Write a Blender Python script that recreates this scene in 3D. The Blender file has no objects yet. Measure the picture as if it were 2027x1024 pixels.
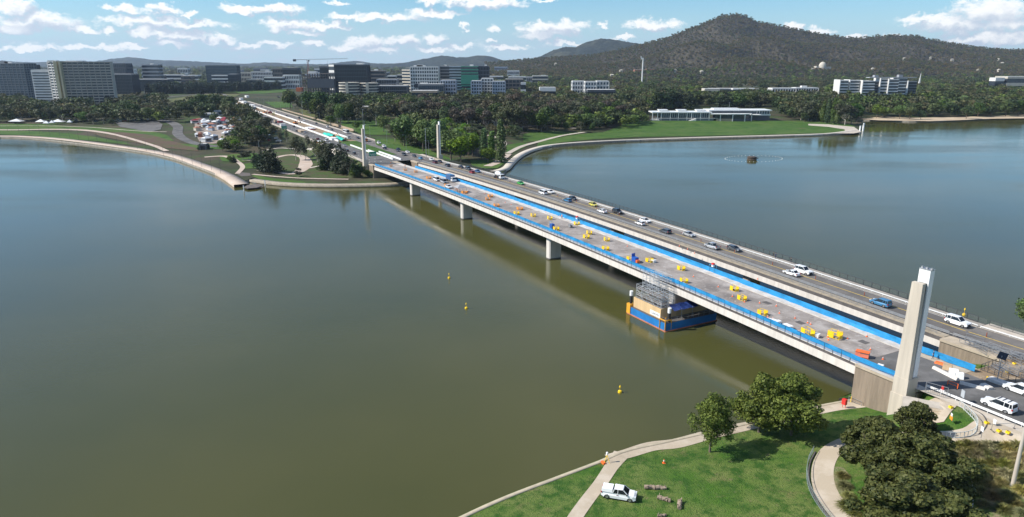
import bpy, bmesh, math, random
import numpy as np
from mathutils import Vector, Matrix, geometry
random.seed(7); rng = np.random.default_rng(7)
R = math.radians
SC = bpy.context.scene
COL = SC.collection
# ---------------------------------------------------------------- camera
F, HZ, HC = 1375.0, 128.0, 65.0
TH = math.atan((512 - HZ) / F)
cam = bpy.data.cameras.new("camera"); camo = bpy.data.objects.new("camera", cam); COL.objects.link(camo)
cam.sensor_width = 36; cam.lens = 36 * F / 2027; cam.clip_start = 1; cam.clip_end = 40000
camo.location = (0, 0, HC); camo.rotation_euler = (math.pi / 2 - TH, 0, 0)
SC.camera = camo
SC.view_settings.view_transform = 'Standard'; SC.view_settings.look = 'None'
SC.view_settings.gamma = 1; SC.view_settings.exposure = 0.37
SC.cycles.max_bounces = 6; SC.cycles.transparent_max_bounces = 6
SC.cycles.volume_bounces = 0; SC.cycles.use_adaptive_sampling = True
# ---------------------------------------------------------------- sun
SUN_EL, SUN_AZ = R(41), R(266)            # azimuth clockwise from +Y
sv = Vector((math.sin(SUN_AZ) * math.cos(SUN_EL), math.cos(SUN_AZ) * math.cos(SUN_EL), math.sin(SUN_EL)))
sl = bpy.data.lights.new("sun", 'SUN'); sl.energy = 5.0; sl.angle = R(0.5); sl.color = (1, .955, .88)
so = bpy.data.objects.new("sun", sl); COL.objects.link(so); so.rotation_euler = sv.to_track_quat('Z', 'Y').to_euler()
# ---------------------------------------------------------------- pixel <-> world helpers (for laying out the survey of the place)
def ray(px, py):
    a = (px - 1013.5) / F; b = (512 - py) / F
    return np.array([a, math.cos(TH) + b * math.sin(TH), -math.sin(TH) + b * math.cos(TH)])
def at(px, py, z=0.0):
    d = ray(px, py); return np.array([0, 0, HC]) + d * ((z - HC) / d[2])
def proj(x, y, z):
    zc = y * math.cos(TH) - (z - HC) * math.sin(TH); yc = y * math.sin(TH) + (z - HC) * math.cos(TH)
    return 1013.5 + F * x / zc, 512 - F * yc / zc
def atY(px, py, Y):
    d = ray(px, py); return np.array([0, 0, HC]) + d * (Y / d[1])
# ---------------------------------------------------------------- sky with clouds
W = bpy.data.worlds.new("World"); SC.world = W; W.use_nodes = True
nt = W.node_tree; nt.nodes.clear()
def nd(t, tree=None, **k):
    n = (tree or nt).nodes.new(t)
    for a, b in k.items(): setattr(n, a, b)
    return n
def math_n(tree, op, a, b=None, clamp=False):
    n = tree.nodes.new('ShaderNodeMath'); n.operation = op; n.use_clamp = clamp
    for i, v in enumerate((a, b)):
        if v is None: continue
        if isinstance(v, (int, float)): n.inputs[i].default_value = v
        else: tree.links.new(v, n.inputs[i])
    return n.outputs[0]
# clouds: centre x, y, half width, half height in survey pixels of the sky
CL = [(30,14,42,14),(70,44,105,17),(20,55,85,9),(163,60,40,8),(217,62,15,6),(215,11,20,6),(258,19,34,9),(325,20,38,10),(305,45,82,13),(330,48,140,9),
 (345,68,95,10),(285,66,35,9),(375,28,22,5),(478,14,50,8),(545,20,60,10),(575,48,60,12),(640,52,60,9),(605,66,42,6),(668,5,22,6),(690,35,50,7),
 (440,80,30,8),(345,85,45,6),(545,88,36,8),(620,88,26,9),(690,92,40,8),(770,34,80,8),(860,25,60,7),(850,4,24,8),(955,6,90,11),(1080,0,28,4),
 (730,84,45,12),(800,82,40,12),(862,76,26,11),(745,100,55,7),(855,98,42,7),(920,54,11,7),(979,56,13,7),(910,92,32,6),(970,78,12,6),(1000,96,42,8),
 (1095,55,75,14),(1080,68,60,10),(1190,48,15,5),(1292,50,60,10),(1235,74,28,6),(1120,86,42,7),(1570,52,18,9),(1620,62,28,9),(1690,74,26,6),
 (1885,50,95,15),(1850,40,80,8),(1965,22,95,20),(1985,45,70,16),(1930,80,80,12),(1985,75,70,14),(1770,70,22,6),(2120,40,90,40),(-80,30,90,25),(170,95,90,5),(60,98,70,5),(260,90,40,5),(480,93,50,5)]
def skydir(px, py):
    d = ray(px, py); return math.atan2(d[0], d[1]), math.asin(d[2] / np.linalg.norm(d))
g = bpy.data.node_groups.new("cloud_field", 'ShaderNodeTree')
g.interface.new_socket("P", in_out='INPUT', socket_type='NodeSocketVector')
g.interface.new_socket("F", in_out='OUTPUT', socket_type='NodeSocketFloat')
gi = g.nodes.new('NodeGroupInput'); go = g.nodes.new('NodeGroupOutput')
acc = None
for (cx, cy, rx, ry) in CL:
    a0, e0 = skydir(cx, cy); ra = rx / F * 1.0 * (1 / (1 + ((cx - 1013) / F) ** 2)); re = ry / F
    s1 = g.nodes.new('ShaderNodeVectorMath'); s1.operation = 'MULTIPLY_ADD'
    s1.inputs[1].default_value = (1 / ra, 1 / re, 0); s1.inputs[2].default_value = (-a0 / ra, -e0 / re, 0)
    g.links.new(gi.outputs[0], s1.inputs[0])
    s2 = g.nodes.new('ShaderNodeVectorMath'); s2.operation = 'DOT_PRODUCT'
    g.links.new(s1.outputs[0], s2.inputs[0]); g.links.new(s1.outputs[0], s2.inputs[1])
    acc = s2.outputs['Value'] if acc is None else math_n(g, 'SMOOTH_MIN', acc, s2.outputs['Value']) if False else math_n(g, 'MINIMUM', acc, s2.outputs['Value'])
g.links.new(math_n(g, 'SUBTRACT', 1.0, acc), go.inputs[0])
tc = nd('ShaderNodeTexCoord'); sx = nd('ShaderNodeSeparateXYZ'); nt.links.new(tc.outputs['Generated'], sx.inputs[0])
L = nt.links.new
az = math_n(nt, 'ARCTAN2', sx.outputs[0], sx.outputs[1]); el = math_n(nt, 'ARCSINE', sx.outputs[2])
ae = nd('ShaderNodeCombineXYZ'); L(az, ae.inputs[0]); L(el, ae.inputs[1])
def fnoise(vec, scale, detail, rough=.6, sc=(1, 1, 1)):
    mp = nd('ShaderNodeMapping'); mp.inputs['Scale'].default_value = sc; L(vec, mp.inputs[0])
    n = nd('ShaderNodeTexNoise'); n.inputs['Scale'].default_value = scale; n.inputs['Detail'].default_value = detail
    n.inputs['Roughness'].default_value = rough; L(mp.outputs[0], n.inputs['Vector']); return n
n1 = fnoise(ae.outputs[0], 48, 8, .60, (1, 1.25, 1))
# warp position by coloured noise, then threshold with more noise
w = nd('ShaderNodeVectorMath', operation='MULTIPLY_ADD'); w.inputs[1].default_value = (.034, .030, 0); w.inputs[2].default_value = (-.017, -.015, 0)
L(n1.outputs['Color'], w.inputs[0])
wp = nd('ShaderNodeVectorMath', operation='ADD'); L(ae.outputs[0], wp.inputs[0]); L(w.outputs[0], wp.inputs[1])
def field(off):
    a = nd('ShaderNodeVectorMath', operation='ADD'); a.inputs[1].default_value = off; L(wp.outputs[0], a.inputs[0])
    gg = nd('ShaderNodeGroup'); gg.node_tree = g; L(a.outputs[0], gg.inputs[0]); return gg.outputs[0]
f0 = field((0, 0, 0)); fu = field((-.004, .008, 0))
n2 = fnoise(ae.outputs[0], 75, 9, .68, (1, 1.6, 1))
dens = math_n(nt, 'ADD', f0, math_n(nt, 'MULTIPLY', math_n(nt, 'SUBTRACT', n2.outputs['Fac'], .5), 2.9))
def mrange(v, a, b, c=0, d=1, smooth=True):
    m = nd('ShaderNodeMapRange'); m.interpolation_type = 'SMOOTHSTEP' if smooth else 'LINEAR'
    for i, x in enumerate((a, b, c, d)): m.inputs[i + 1].default_value = x
    L(v, m.inputs[0]); return m.outputs[0]
mask1 = mrange(dens, -.28, .85)
# wide cloud deck over the rest of the sky (what the lake mirrors) and the thin far rows above the skyline
zz = math_n(nt, 'ADD', math_n(nt, 'ABSOLUTE', sx.outputs[2]), .04)
pl = nd('ShaderNodeCombineXYZ'); L(math_n(nt, 'DIVIDE', sx.outputs[0], zz), pl.inputs[0]); L(math_n(nt, 'DIVIDE', sx.outputs[1], zz), pl.inputs[1])
n3 = fnoise(pl.outputs[0], .55, 7, .6); n4 = fnoise(ae.outputs[0], 30, 7, .6, (1, 3.2, 1))
high = math_n(nt, 'MULTIPLY', mrange(n3.outputs['Fac'], .50, .68), mrange(el, .115, .22))
low = math_n(nt, 'MULTIPLY', mrange(n4.outputs['Fac'], .47, .66), mrange(el, .045, .012, 0, .62))
lowm = math_n(nt, 'MULTIPLY', low, mrange(az, .30, .10, .25, 1))
mask = math_n(nt, 'MAXIMUM', math_n(nt, 'MAXIMUM', mask1, high), lowm)
sky = nd('ShaderNodeTexSky'); sky.sky_type = 'NISHITA'; sky.sun_disc = False; sky.sun_elevation = SUN_EL; sky.sun_rotation = SUN_AZ
sky.altitude = 600; sky.air_density = 1.1; sky.dust_density = 0.0; sky.ozone_density = 1.4
shade = mrange(math_n(nt, 'ADD', math_n(nt, 'SUBTRACT', f0, fu), math_n(nt, 'MULTIPLY', math_n(nt, 'SUBTRACT', n1.outputs['Fac'], .5), 2.2)), -.55, .85)
cc = nd('ShaderNodeMix', data_type='RGBA'); L(shade, cc.inputs[0]); cc.inputs[6].default_value = (4.9, 5.5, 6.4, 1); cc.inputs[7].default_value = (9.3, 9.2, 9.0, 1)
hz = nd('ShaderNodeMix', data_type='RGBA'); L(mrange(el, .10, -.01, 0, .9), hz.inputs[0]); tn = nd('ShaderNodeMix', data_type='RGBA', blend_type='MULTIPLY'); tn.inputs[0].default_value = 1; L(sky.outputs[0], tn.inputs[6]); tn.inputs[7].default_value = (.52, .80, 1.03, 1); L(tn.outputs[2], hz.inputs[6]); hz.inputs[7].default_value = (4.2, 5.6, 6.7, 1)
mx = nd('ShaderNodeMix', data_type='RGBA'); L(math_n(nt, 'MULTIPLY', mask, .95), mx.inputs[0]); L(hz.outputs[2], mx.inputs[6]); L(cc.outputs[2], mx.inputs[7])
bg = nd('ShaderNodeBackground'); bg.inputs[1].default_value = .10; L(mx.outputs[2], bg.inputs[0])
ow = nd('ShaderNodeOutputWorld'); L(bg.outputs[0], ow.inputs[0])
# ---------------------------------------------------------------- materials
MATS = {}
def M(name, col=(.5, .5, .5), rough=.75, var=.12, scale=.6, metal=0.0, bump=0.0, col2=None, detail=5, spec=None, coat=0, lo=.35, hi=.65, ts=(1, 1, 1), world=False, bscale=None):
    """principled material whose base colour is a noise mix of two tones"""
    if name in MATS: return MATS[name]
    m = bpy.data.materials.new(name); m.use_nodes = True; t = m.node_tree; b = t.nodes['Principled BSDF']
    b.inputs['Roughness'].default_value = rough; b.inputs['Metallic'].default_value = metal
    if spec is not None: b.inputs['Specular IOR Level'].default_value = spec
    if coat: b.inputs['Coat Weight'].default_value = coat; b.inputs['Coat Roughness'].default_value = .05
    tcn = t.nodes.new('ShaderNodeTexCoord'); mp = t.nodes.new('ShaderNodeMapping'); mp.inputs['Scale'].default_value = ts
    if world:
        ge = t.nodes.new('ShaderNodeNewGeometry'); t.links.new(ge.outputs['Position'], mp.inputs[0])
    else: t.links.new(tcn.outputs['Object'], mp.inputs[0])
    n = t.nodes.new('ShaderNodeTexNoise'); n.inputs['Scale'].default_value = scale; n.inputs['Detail'].default_value = detail; n.inputs['Roughness'].default_value = .62
    t.links.new(mp.outputs[0], n.inputs['Vector'])
    cr = t.nodes.new('ShaderNodeValToRGB'); cr.color_ramp.elements[0].position = lo; cr.color_ramp.elements[1].position = hi
    c = np.array(col)
    if col2 is None: ca, cb = c * (1 - var), np.minimum(c * (1 + var), 1)
    else: ca, cb = c, np.array(col2)
    cr.color_ramp.elements[0].color = (*ca, 1); cr.color_ramp.elements[1].color = (*cb, 1)
    t.links.new(n.outputs['Fac'], cr.inputs[0]); t.links.new(cr.outputs[0], b.inputs['Base Color'])
    if bump:
        bn = t.nodes.new('ShaderNodeBump'); bn.inputs['Strength'].default_value = bump; bn.inputs['Distance'].default_value = .1
        n2 = t.nodes.new('ShaderNodeTexNoise'); n2.inputs['Scale'].default_value = bscale or scale * 6; n2.inputs['Detail'].default_value = 4
        t.links.new(mp.outputs[0], n2.inputs['Vector'])
        t.links.new(n2.outputs['Fac'], bn.inputs['Height']); t.links.new(bn.outputs[0], b.inputs['Normal'])
    MATS[name] = m; return m
def glass(name, col=(.02, .03, .04), rough=.12):
    return M(name, col, rough, .3, .4, spec=.6)
def sep(t, out):   # helper for layered ground materials
    return out
def ground_mat(name, layers, bump=.4, bs=2.5, rough=.9):
    """layers: list of (colour, noise scale, lo, hi) mixed one over the other in world metres"""
    m = bpy.data.materials.new(name); m.use_nodes = True; t = m.node_tree; b = t.nodes['Principled BSDF']; b.inputs['Roughness'].default_value = rough
    b.inputs['Specular IOR Level'].default_value = .2
    ge = t.nodes.new('ShaderNodeNewGeometry'); cur = None
    for i, (c, s, lo, hi) in enumerate(layers):
        if cur is None:
            rgb = t.nodes.new('ShaderNodeRGB'); rgb.outputs[0].default_value = (*c, 1); cur = rgb.outputs[0]; continue
        mp = t.nodes.new('ShaderNodeMapping'); mp.inputs['Location'].default_value = (i * 37, i * 13, 0); t.links.new(ge.outputs['Position'], mp.inputs[0])
        n = t.nodes.new('ShaderNodeTexNoise'); n.inputs['Scale'].default_value = s; n.inputs['Detail'].default_value = 6; n.inputs['Roughness'].default_value = .65
        t.links.new(mp.outputs[0], n.inputs['Vector'])
        mr = t.nodes.new('ShaderNodeMapRange'); mr.inputs[1].default_value = lo; mr.inputs[2].default_value = hi; t.links.new(n.outputs['Fac'], mr.inputs[0])
        x = t.nodes.new('ShaderNodeMix'); x.data_type = 'RGBA'; t.links.new(mr.outputs[0], x.inputs[0]); t.links.new(cur, x.inputs[6]); x.inputs[7].default_value = (*c, 1); cur = x.outputs[2]
    t.links.new(cur, b.inputs['Base Color'])
    if bump:
        n = t.nodes.new('ShaderNodeTexNoise'); n.inputs['Scale'].default_value = bs; n.inputs['Detail'].default_value = 5; t.links.new(ge.outputs['Position'], n.inputs['Vector'])
        bn = t.nodes.new('ShaderNodeBump'); bn.inputs['Strength'].default_value = bump; bn.inputs['Distance'].default_value = .25
        t.links.new(n.outputs['Fac'], bn.inputs['Height']); t.links.new(bn.outputs[0], b.inputs['Normal'])
    MATS[name] = m; return m
# ---------------------------------------------------------------- mesh helpers
class MB:
    def __init__(s, xf=None): s.v = []; s.f = []; s.m = []; s.xf = xf
    def add(s, vs, fs, mi=0):
        b = len(s.v)
        for p in vs: s.v.append(tuple(s.xf(*p)) if s.xf else tuple(float(c) for c in p))
        for q in fs: s.f.append([b + i for i in q]); s.m.append(mi)
        return s
    def box(s, x0, x1, y0, y1, z0, z1, mi=0, taper=0):
        t = taper
        return s.add([(x0, y0, z0), (x1, y0, z0), (x1, y1, z0), (x0, y1, z0), (x0 + t, y0 + t, z1), (x1 - t, y0 + t, z1), (x1 - t, y1 - t, z1), (x0 + t, y1 - t, z1)],
                     [(3, 2, 1, 0), (4, 5, 6, 7), (0, 1, 5, 4), (1, 2, 6, 5), (2, 3, 7, 6), (3, 0, 4, 7)], mi)
    def bar(s, a, b, r=.05, mi=0, n=4, r2=None):
        a = Vector(a); b = Vector(b); d = b - a
        if d.length < 1e-6: return s
        q = d.to_track_quat('Z', 'Y'); r2 = r if r2 is None else r2; vs = []
        for p, rr in ((a, r), (b, r2)):
            for k in range(n):
                an = 2 * math.pi * (k + .5) / n; vs.append(tuple(p + q @ Vector((math.cos(an) * rr, math.sin(an) * rr, 0))))
        fs = [(k, (k + 1) % n, n + (k + 1) % n, n + k) for k in range(n)] + [tuple(range(n))[::-1], tuple(range(n, 2 * n))]
        return s.add(vs, fs, mi)
    def lathe(s, prof, n=12, c=(0, 0, 0), mi=0, axis='z'):
        vs = []
        for r, z in prof:
            for k in range(n):
                a = 2 * math.pi * k / n; x, y = math.cos(a) * r, math.sin(a) * r
                vs.append((c[0] + x, c[1] + y, c[2] + z) if axis == 'z' else ((c[0] + x, c[1] + z, c[2] + y) if axis == 'y' else (c[0] + z, c[1] + x, c[2] + y)))
        m = len(prof); fs = [(i * n + k, i * n + (k + 1) % n, (i + 1) * n + (k + 1) % n, (i + 1) * n + k) for i in range(m - 1) for k in range(n)]
        fs += [tuple(range(n))[::-1], tuple(range((m - 1) * n, m * n))]
        return s.add(vs, fs, mi)
    def prism(s, poly, z0, z1, mi=0):
        n = len(poly); vs = [(x, y, z0) for x, y in poly] + [(x, y, z1) for x, y in poly]
        return s.add(vs, [tuple(range(n))[::-1], tuple(range(n, 2 * n))] + [(k, (k + 1) % n, n + (k + 1) % n, n + k) for k in range(n)], mi)
    def build(s, name, mats, parent=None, loc=None, rz=0, smooth=False):
        me = bpy.data.meshes.new(name); me.from_pydata(s.v, [], s.f)
        for m in (mats if isinstance(mats, (list, tuple)) else [mats]): me.materials.append(m)
        if any(s.m): me.polygons.foreach_set('material_index', s.m)
        if smooth: me.shade_smooth()
        me.update()
        o = bpy.data.objects.new(name, me); COL.objects.link(o)
        if parent is not None: o.parent = parent
        if loc is not None: o.location = loc
        if rz: o.rotation_euler = (0, 0, rz)
        return o
def tag(o, label=None, cat=None, group=None, kind=None):
    if label: o['label'] = label
    if cat: o['category'] = cat
    if group: o['group'] = group
    if kind: o['kind'] = kind
    return o
def empty(name, loc=(0, 0, 0), rz=0, label=None, cat=None, group=None):
    o = bpy.data.objects.new(name, None); COL.objects.link(o); o.location = loc; o.rotation_euler = (0, 0, rz); o.empty_display_size = .5
    return tag(o, label, cat, group)
def copy_tree(o, parent=None):
    c = o.copy(); COL.objects.link(c); c.parent = parent
    for ch in [x for x in o.children]:
        copy_tree(ch, c)
    return c
def np_mesh(name, V, Q, mats, mi=None, smooth=False, col=None):
    """fast mesh from numpy verts and equal-size faces"""
    me = bpy.data.meshes.new(name); V = np.asarray(V, np.float32); Q = np.asarray(Q, np.int32); k = Q.shape[1]
    me.vertices.add(len(V)); me.vertices.foreach_set('co', V.ravel())
    me.loops.add(Q.size); me.loops.foreach_set('vertex_index', Q.ravel())
    me.polygons.add(len(Q)); me.polygons.foreach_set('loop_start', np.arange(len(Q), dtype=np.int32) * k)
    try: me.polygons.foreach_set('loop_total', np.full(len(Q), k, np.int32))
    except Exception: pass
    for m in (mats if isinstance(mats, (list, tuple)) else [mats]): me.materials.append(m)
    if mi is not None: me.polygons.foreach_set('material_index', np.asarray(mi, np.int32))
    if col is not None:
        a = me.color_attributes.new('tint', 'FLOAT_COLOR', 'POINT'); c4 = np.ones((len(V), 4), np.float32); c4[:, :3] = col; a.data.foreach_set('color', c4.ravel())
    me.update(calc_edges=True)
    if smooth: me.shade_smooth()
    return me
def link(name, me, parent=None, loc=None):
    o = bpy.data.objects.new(name, me); COL.objects.link(o)
    if parent is not None: o.parent = parent
    if loc is not None: o.location = loc
    return o
ORD = ['first','second','third','fourth','fifth','sixth','seventh','eighth','ninth','tenth','eleventh','twelfth','thirteenth','fourteenth','fifteenth','sixteenth','seventeenth','eighteenth','nineteenth']
TENS = {20:'twenty',30:'thirty',40:'forty',50:'fifty',60:'sixty',70:'seventy',80:'eighty',90:'ninety'}
TTH = {20:'twentieth',30:'thirtieth',40:'fortieth',50:'fiftieth',60:'sixtieth',70:'seventieth',80:'eightieth',90:'ninetieth'}
def ordw(i):
    n = i + 1
    if n < 20: return ORD[n - 1]
    if n % 10 == 0 and n < 100: return TTH[n]
    if n < 100: return TENS[n // 10 * 10] + '-' + ORD[n % 10 - 1]
    return ('hundred and ' if n < 200 else 'two hundred and ') + ordw(n % 100 - 1) if n % 100 else 'hundredth'
def sstep(x, a, b):
    t = np.clip((np.asarray(x, float) - a) / (b - a), 0, 1); return t * t * (3 - 2 * t)
# ---------------------------------------------------------------- bridge frame: s along the deck (towards the camera), u across it
P2 = np.array([12.62, 232.096]); DS = np.array([.4692, -.8831]); DU = np.array([.8831, .4692])
def Bxy(s, u): return P2 + DS * s + DU * u
def B(s, u, z): p = Bxy(s, u); return (p[0], p[1], z)
def su(x, y): d = np.array([x, y]) - P2; return float(d @ DS), float(d @ DU)
def zb(s): t = np.clip(s, -193.4, 120.4); return 8.3 - 1.7 * ((t + 30) / 145) ** 2
def zd(s): return zb(s) + 2.6
BRZ = math.atan2(DS[1], DS[0])      # heading of +s
S0, S1 = -193.4, 120.4
PIERS = [0.0, 64.0, -73.2, -137.2]
def on_deck(px, py, dz=0.0):
    z = 10.0
    for _ in range(12):
        p = at(px, py, z); s, u = su(p[0], p[1]); z = float(zd(s)) + dz
    return s, u
# ================================================================ SETTING
# far shore: first land seen in each survey column (x, y); land lies beyond
SH = [(-500,285),(-200,277),(0,271),(60,273),(120,279),(180,286),(240,294),(300,303),(350,315),(400,333),(430,345),(455,357),(480,362),(500,353),(520,352),(560,360),(620,365),(680,366),(740,366),(800,364),(840,358),(845,352),(900,352),(960,350),(992,346),(1003,336),(1013,322),(1030,308),(1055,297),(1090,289),(1150,284),(1250,278),(1350,275),(1450,272),(1550,269),(1640,266),(1680,264),(1697,259),(1704,254),(1707,237),(1740,238),(1800,240),(1850,240),(1900,238),(1960,235),(2027,234),(2200,236),(2600,240)]
SHX = np.array([p[0] for p in SH], float); SHY = np.array([p[1] for p in SH], float)
def col_of(x, y): return 1013.5 + F * x / (y * math.cos(TH) + 64 * math.sin(TH))
GX = np.array([-500, 0, 300, 490, 750, 1000, 1100, 1250, 1500, 1680, 1720, 2027, 2600]); GY = np.array([640, 640, 520, 420, 400, 430, 560, 650, 690, 740, 860, 900, 900])
def far_h(x, y):
    """height of the far land (numpy arrays)"""
    x = np.asarray(x, float); y = np.asarray(y, float)
    px = 1013.5 + F * x / (np.maximum(y, 60) * math.cos(TH) + 64 * math.sin(TH))
    y0 = np.interp(px, GX, GY)
    z = 1.3 + 7.0 * sstep(y - y0, 20, 330) + 10 * sstep(y, 1500, 4200)
    s = (x - P2[0]) * DS[0] + (y - P2[1]) * DS[1]; u = (x - P2[0]) * DU[0] + (y - P2[1]) * DU[1]
    side = np.maximum(np.maximum(-4.5 - u, u - 45), 0)
    emb = 8.75 - side * .75
    emb = np.where((s < -205.0) & (s > -1100), emb, -9)
    ends = np.clip((s + 205) * 3, 0, 50)      # slope of the abutment ends
    emb = np.where(s > -205.0, 8.6 - ends - side * .75, emb)
    return np.maximum(z, emb)
def hit(px, py, dz=0.0):
    z = 5.0
    for _ in range(25):
        p = at(px, py, z + dz); z = .5 * z + .5 * float(far_h(p[0], p[1]))
    p = at(px, py, z + dz); return np.array([p[0], p[1], z])
# water
def water_mat():
    m = bpy.data.materials.new('lake_water'); m.use_nodes = True; t = m.node_tree; b = t.nodes['Principled BSDF']
    b.inputs['Base Color'].default_value = (.078, .080, .022, 1); b.inputs['Roughness'].default_value = .10; b.inputs['IOR'].default_value = 1.33
    ge = t.nodes.new('ShaderNodeNewGeometry')
    n0 = t.nodes.new('ShaderNodeTexNoise'); n0.inputs['Scale'].default_value = .012; n0.inputs['Detail'].default_value = 4; t.links.new(ge.outputs['Position'], n0.inputs['Vector'])
    cr = t.nodes.new('ShaderNodeValToRGB'); cr.color_ramp.elements[0].position = .35; cr.color_ramp.elements[1].position = .7
    cr.color_ramp.elements[0].color = (.060, .063, .019, 1); cr.color_ramp.elements[1].color = (.082, .079, .025, 1)
    t.links.new(n0.outputs['Fac'], cr.inputs[0]); t.links.new(cr.outputs[0], b.inputs['Base Color'])
    mp = t.nodes.new('ShaderNodeMapping'); mp.inputs['Scale'].default_value = (1, 1.6, 1); t.links.new(ge.outputs['Position'], mp.inputs[0])
    n = t.nodes.new('ShaderNodeTexNoise'); n.inputs['Scale'].default_value = 1.1; n.inputs['Detail'].default_value = 5; n.inputs['Roughness'].default_value = .6; t.links.new(mp.outputs[0], n.inputs['Vector'])
    bn = t.nodes.new('ShaderNodeBump'); bn.inputs['Strength'].default_value = .3; bn.inputs['Distance'].default_value = .05
    t.links.new(n.outputs['Fac'], bn.inputs['Height']); t.links.new(bn.outputs[0], b.inputs['Normal'])
    mp2 = t.nodes.new('ShaderNodeMapping'); mp2.inputs['Scale'].default_value = (.5, 1.6, 1); mp2.inputs['Rotation'].default_value = (0, 0, .35); t.links.new(ge.outputs['Position'], mp2.inputs[0])
    nw = t.nodes.new('ShaderNodeTexNoise'); nw.inputs['Scale'].default_value = .011; nw.inputs['Detail'].default_value = 5; nw.inputs['Roughness'].default_value = .55; t.links.new(mp2.outputs[0], nw.inputs['Vector'])
    for sock, a, c, lo, hi in ((b.inputs['Roughness'], .40, .62, .055, .17), (bn.inputs['Strength'], .40, .62, .14, .6)):
        r_ = t.nodes.new('ShaderNodeMapRange'); r_.inputs[1].default_value = a; r_.inputs[2].default_value = c; r_.inputs[3].default_value = lo; r_.inputs[4].default_value = hi; t.links.new(nw.outputs['Fac'], r_.inputs[0]); t.links.new(r_.outputs[0], sock)
    return m
wv = MB(); wv.add([(-9000, -400, 0), (9000, -400, 0), (9000, 4000, 0), (-9000, 4000, 0)], [(0, 1, 2, 3)])
tag(wv.build('water', water_mat()), kind='structure')
GROUND = ground_mat('parkland_ground', [((.035, .042, .018), 1, 0, 1), ((.075, .062, .040), .012, .45, .6), ((.045, .075, .020), .03, .5, .62), ((.10, .08, .055), .15, .58, .75)], .5, .6)
WALLC = M('shore_wall_concrete', (.20, .18, .15), .85, .25, .5, bump=.3)
def build_far_land():
    xs = np.concatenate([np.arange(-500, -60, 20), np.arange(-60, 2100, 2.0), np.arange(2100, 2600, 20)])
    ys = np.interp(xs, SHX, SHY)
    nrow = 150; rows = []
    z0 = 1.3
    Y0 = np.array([at(x, y, z0)[1] for x, y in zip(xs, ys)]); A = np.array([at(x, y, z0)[0] / at(x, y, z0)[1] for x, y in zip(xs, ys)])
    for k in range(nrow + 1):
        t = (k / nrow); Yk = Y0 * np.exp(t ** 1.15 * np.log(14000 / Y0)); X = A * Yk
        rows.append(np.stack([X, Yk, far_h(X, Yk)], 1))
    base = rows[0].copy(); base[:, 2] = -1.0
    V = np.concatenate([base] + rows); n = len(xs)
    i = np.arange(n - 1); Q = []
    mi = []
    for k in range(nrow + 1):
        a = k * n + i; Q.append(np.stack([a, a + 1, a + 1 + n, a + n], 1)); mi.append(np.full(n - 1, 1 if k == 0 else 0))
    me = np_mesh('land', V, np.concatenate(Q), [GROUND, WALLC], np.concatenate(mi))
    o = link('land', me); tag(o, kind='structure'); return o
build_far_land()
# ---------------------------------------------------------------- draped sheets
def drape(name, poly, mat, H, off=.15, step=6.0, kind='structure', thick=None):
    """poly in world xy; sheet following height function H"""
    poly = [Vector((p[0], p[1])) for p in poly]
    dense = []
    for a, b in zip(poly, poly[1:] + poly[:1]):
        n = max(1, int((b - a).length / step)); dense += [a + (b - a) * (k / n) for k in range(n)]
    xs = [p.x for p in poly]; ys = [p.y for p in poly]
    pts = list(dense); ins = []
    gx = np.arange(min(xs) + step / 2, max(xs), step); gy = np.arange(min(ys) + step / 2, max(ys), step)
    P = np.array([(p.x, p.y) for p in dense]); Pn = np.roll(P, -1, 0)
    if len(gx) and len(gy):
        XX, YY = np.meshgrid(gx, gy); XX = XX.ravel(); YY = YY.ravel(); c = np.zeros(len(XX), bool)
        for (x1, y1), (x2, y2) in zip(P, Pn):
            if y1 == y2: continue
            k = ((y1 > YY) != (y2 > YY)) & (XX < (x2 - x1) * (YY - y1) / (y2 - y1) + x1); c ^= k
        ins = [Vector((a, b)) for a, b in zip(XX[c], YY[c])]
    vs, _, fs, *_ = geometry.delaunay_2d_cdt(pts + ins, [], [list(range(len(pts)))], 1, 1e-4)
    V = np.array([(v.x, v.y) for v in vs]); Z = H(V[:, 0], V[:, 1]) + off
    mb = MB(); mb.add([(a, b, c) for (a, b), c in zip(V, Z)], [f for f in fs])
    o = mb.build(name, mat)
    me = o.data
    if len(me.polygons) and sum(p.normal.z for p in me.polygons) < 0: me.flip_normals()
    if kind: tag(o, kind=kind)
    return o
def ribbon(name, pts, width, mat, H, off=.2, step=2.0, kind='structure', thick=0, lat=2):
    """strip along a world-xy polyline; width may be a list per point"""
    P = np.array([(p[0], p[1]) for p in pts], float)
    P = smooth_line(P, step)
    if not np.isscalar(width):
        wd = np.interp(np.linspace(0, 1, len(P)), np.linspace(0, 1, len(width)), width)
    else: wd = np.full(len(P), width)
    T = np.gradient(P, axis=0); T /= np.linalg.norm(T, axis=1)[:, None] + 1e-9; N = np.stack([-T[:, 1], T[:, 0]], 1)
    rows = []
    for k in range(lat + 1):
        q = P + N * (wd * (k / lat - .5))[:, None]; rows.append(np.concatenate([q, (H(q[:, 0], q[:, 1]) + off)[:, None]], 1))
    n = len(P); V = np.concatenate(rows); i = np.arange(n - 1); Q = []
    for k in range(lat): a = k * n + i; Q.append(np.stack([a, a + 1, a + 1 + n, a + n], 1))
    if thick:
        lo = [rows[0].copy(), rows[-1].copy()]
        for r in lo: r[:, 2] -= thick
        b = len(V); V = np.concatenate([V] + lo); Q.append(np.stack([b + i, b + 1 + i, 1 + i, i], 1)); a = lat * n + i; Q.append(np.stack([a, a + 1, b + n + 1 + i, b + n + i], 1))
    me = np_mesh(name, V, np.concatenate(Q), mat)
    if np.mean([p.normal.z for p in me.polygons][: len(i) * lat]) < 0: me.flip_normals()
    o = link(name, me)
    if kind: tag(o, kind=kind)
    return o
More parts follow.
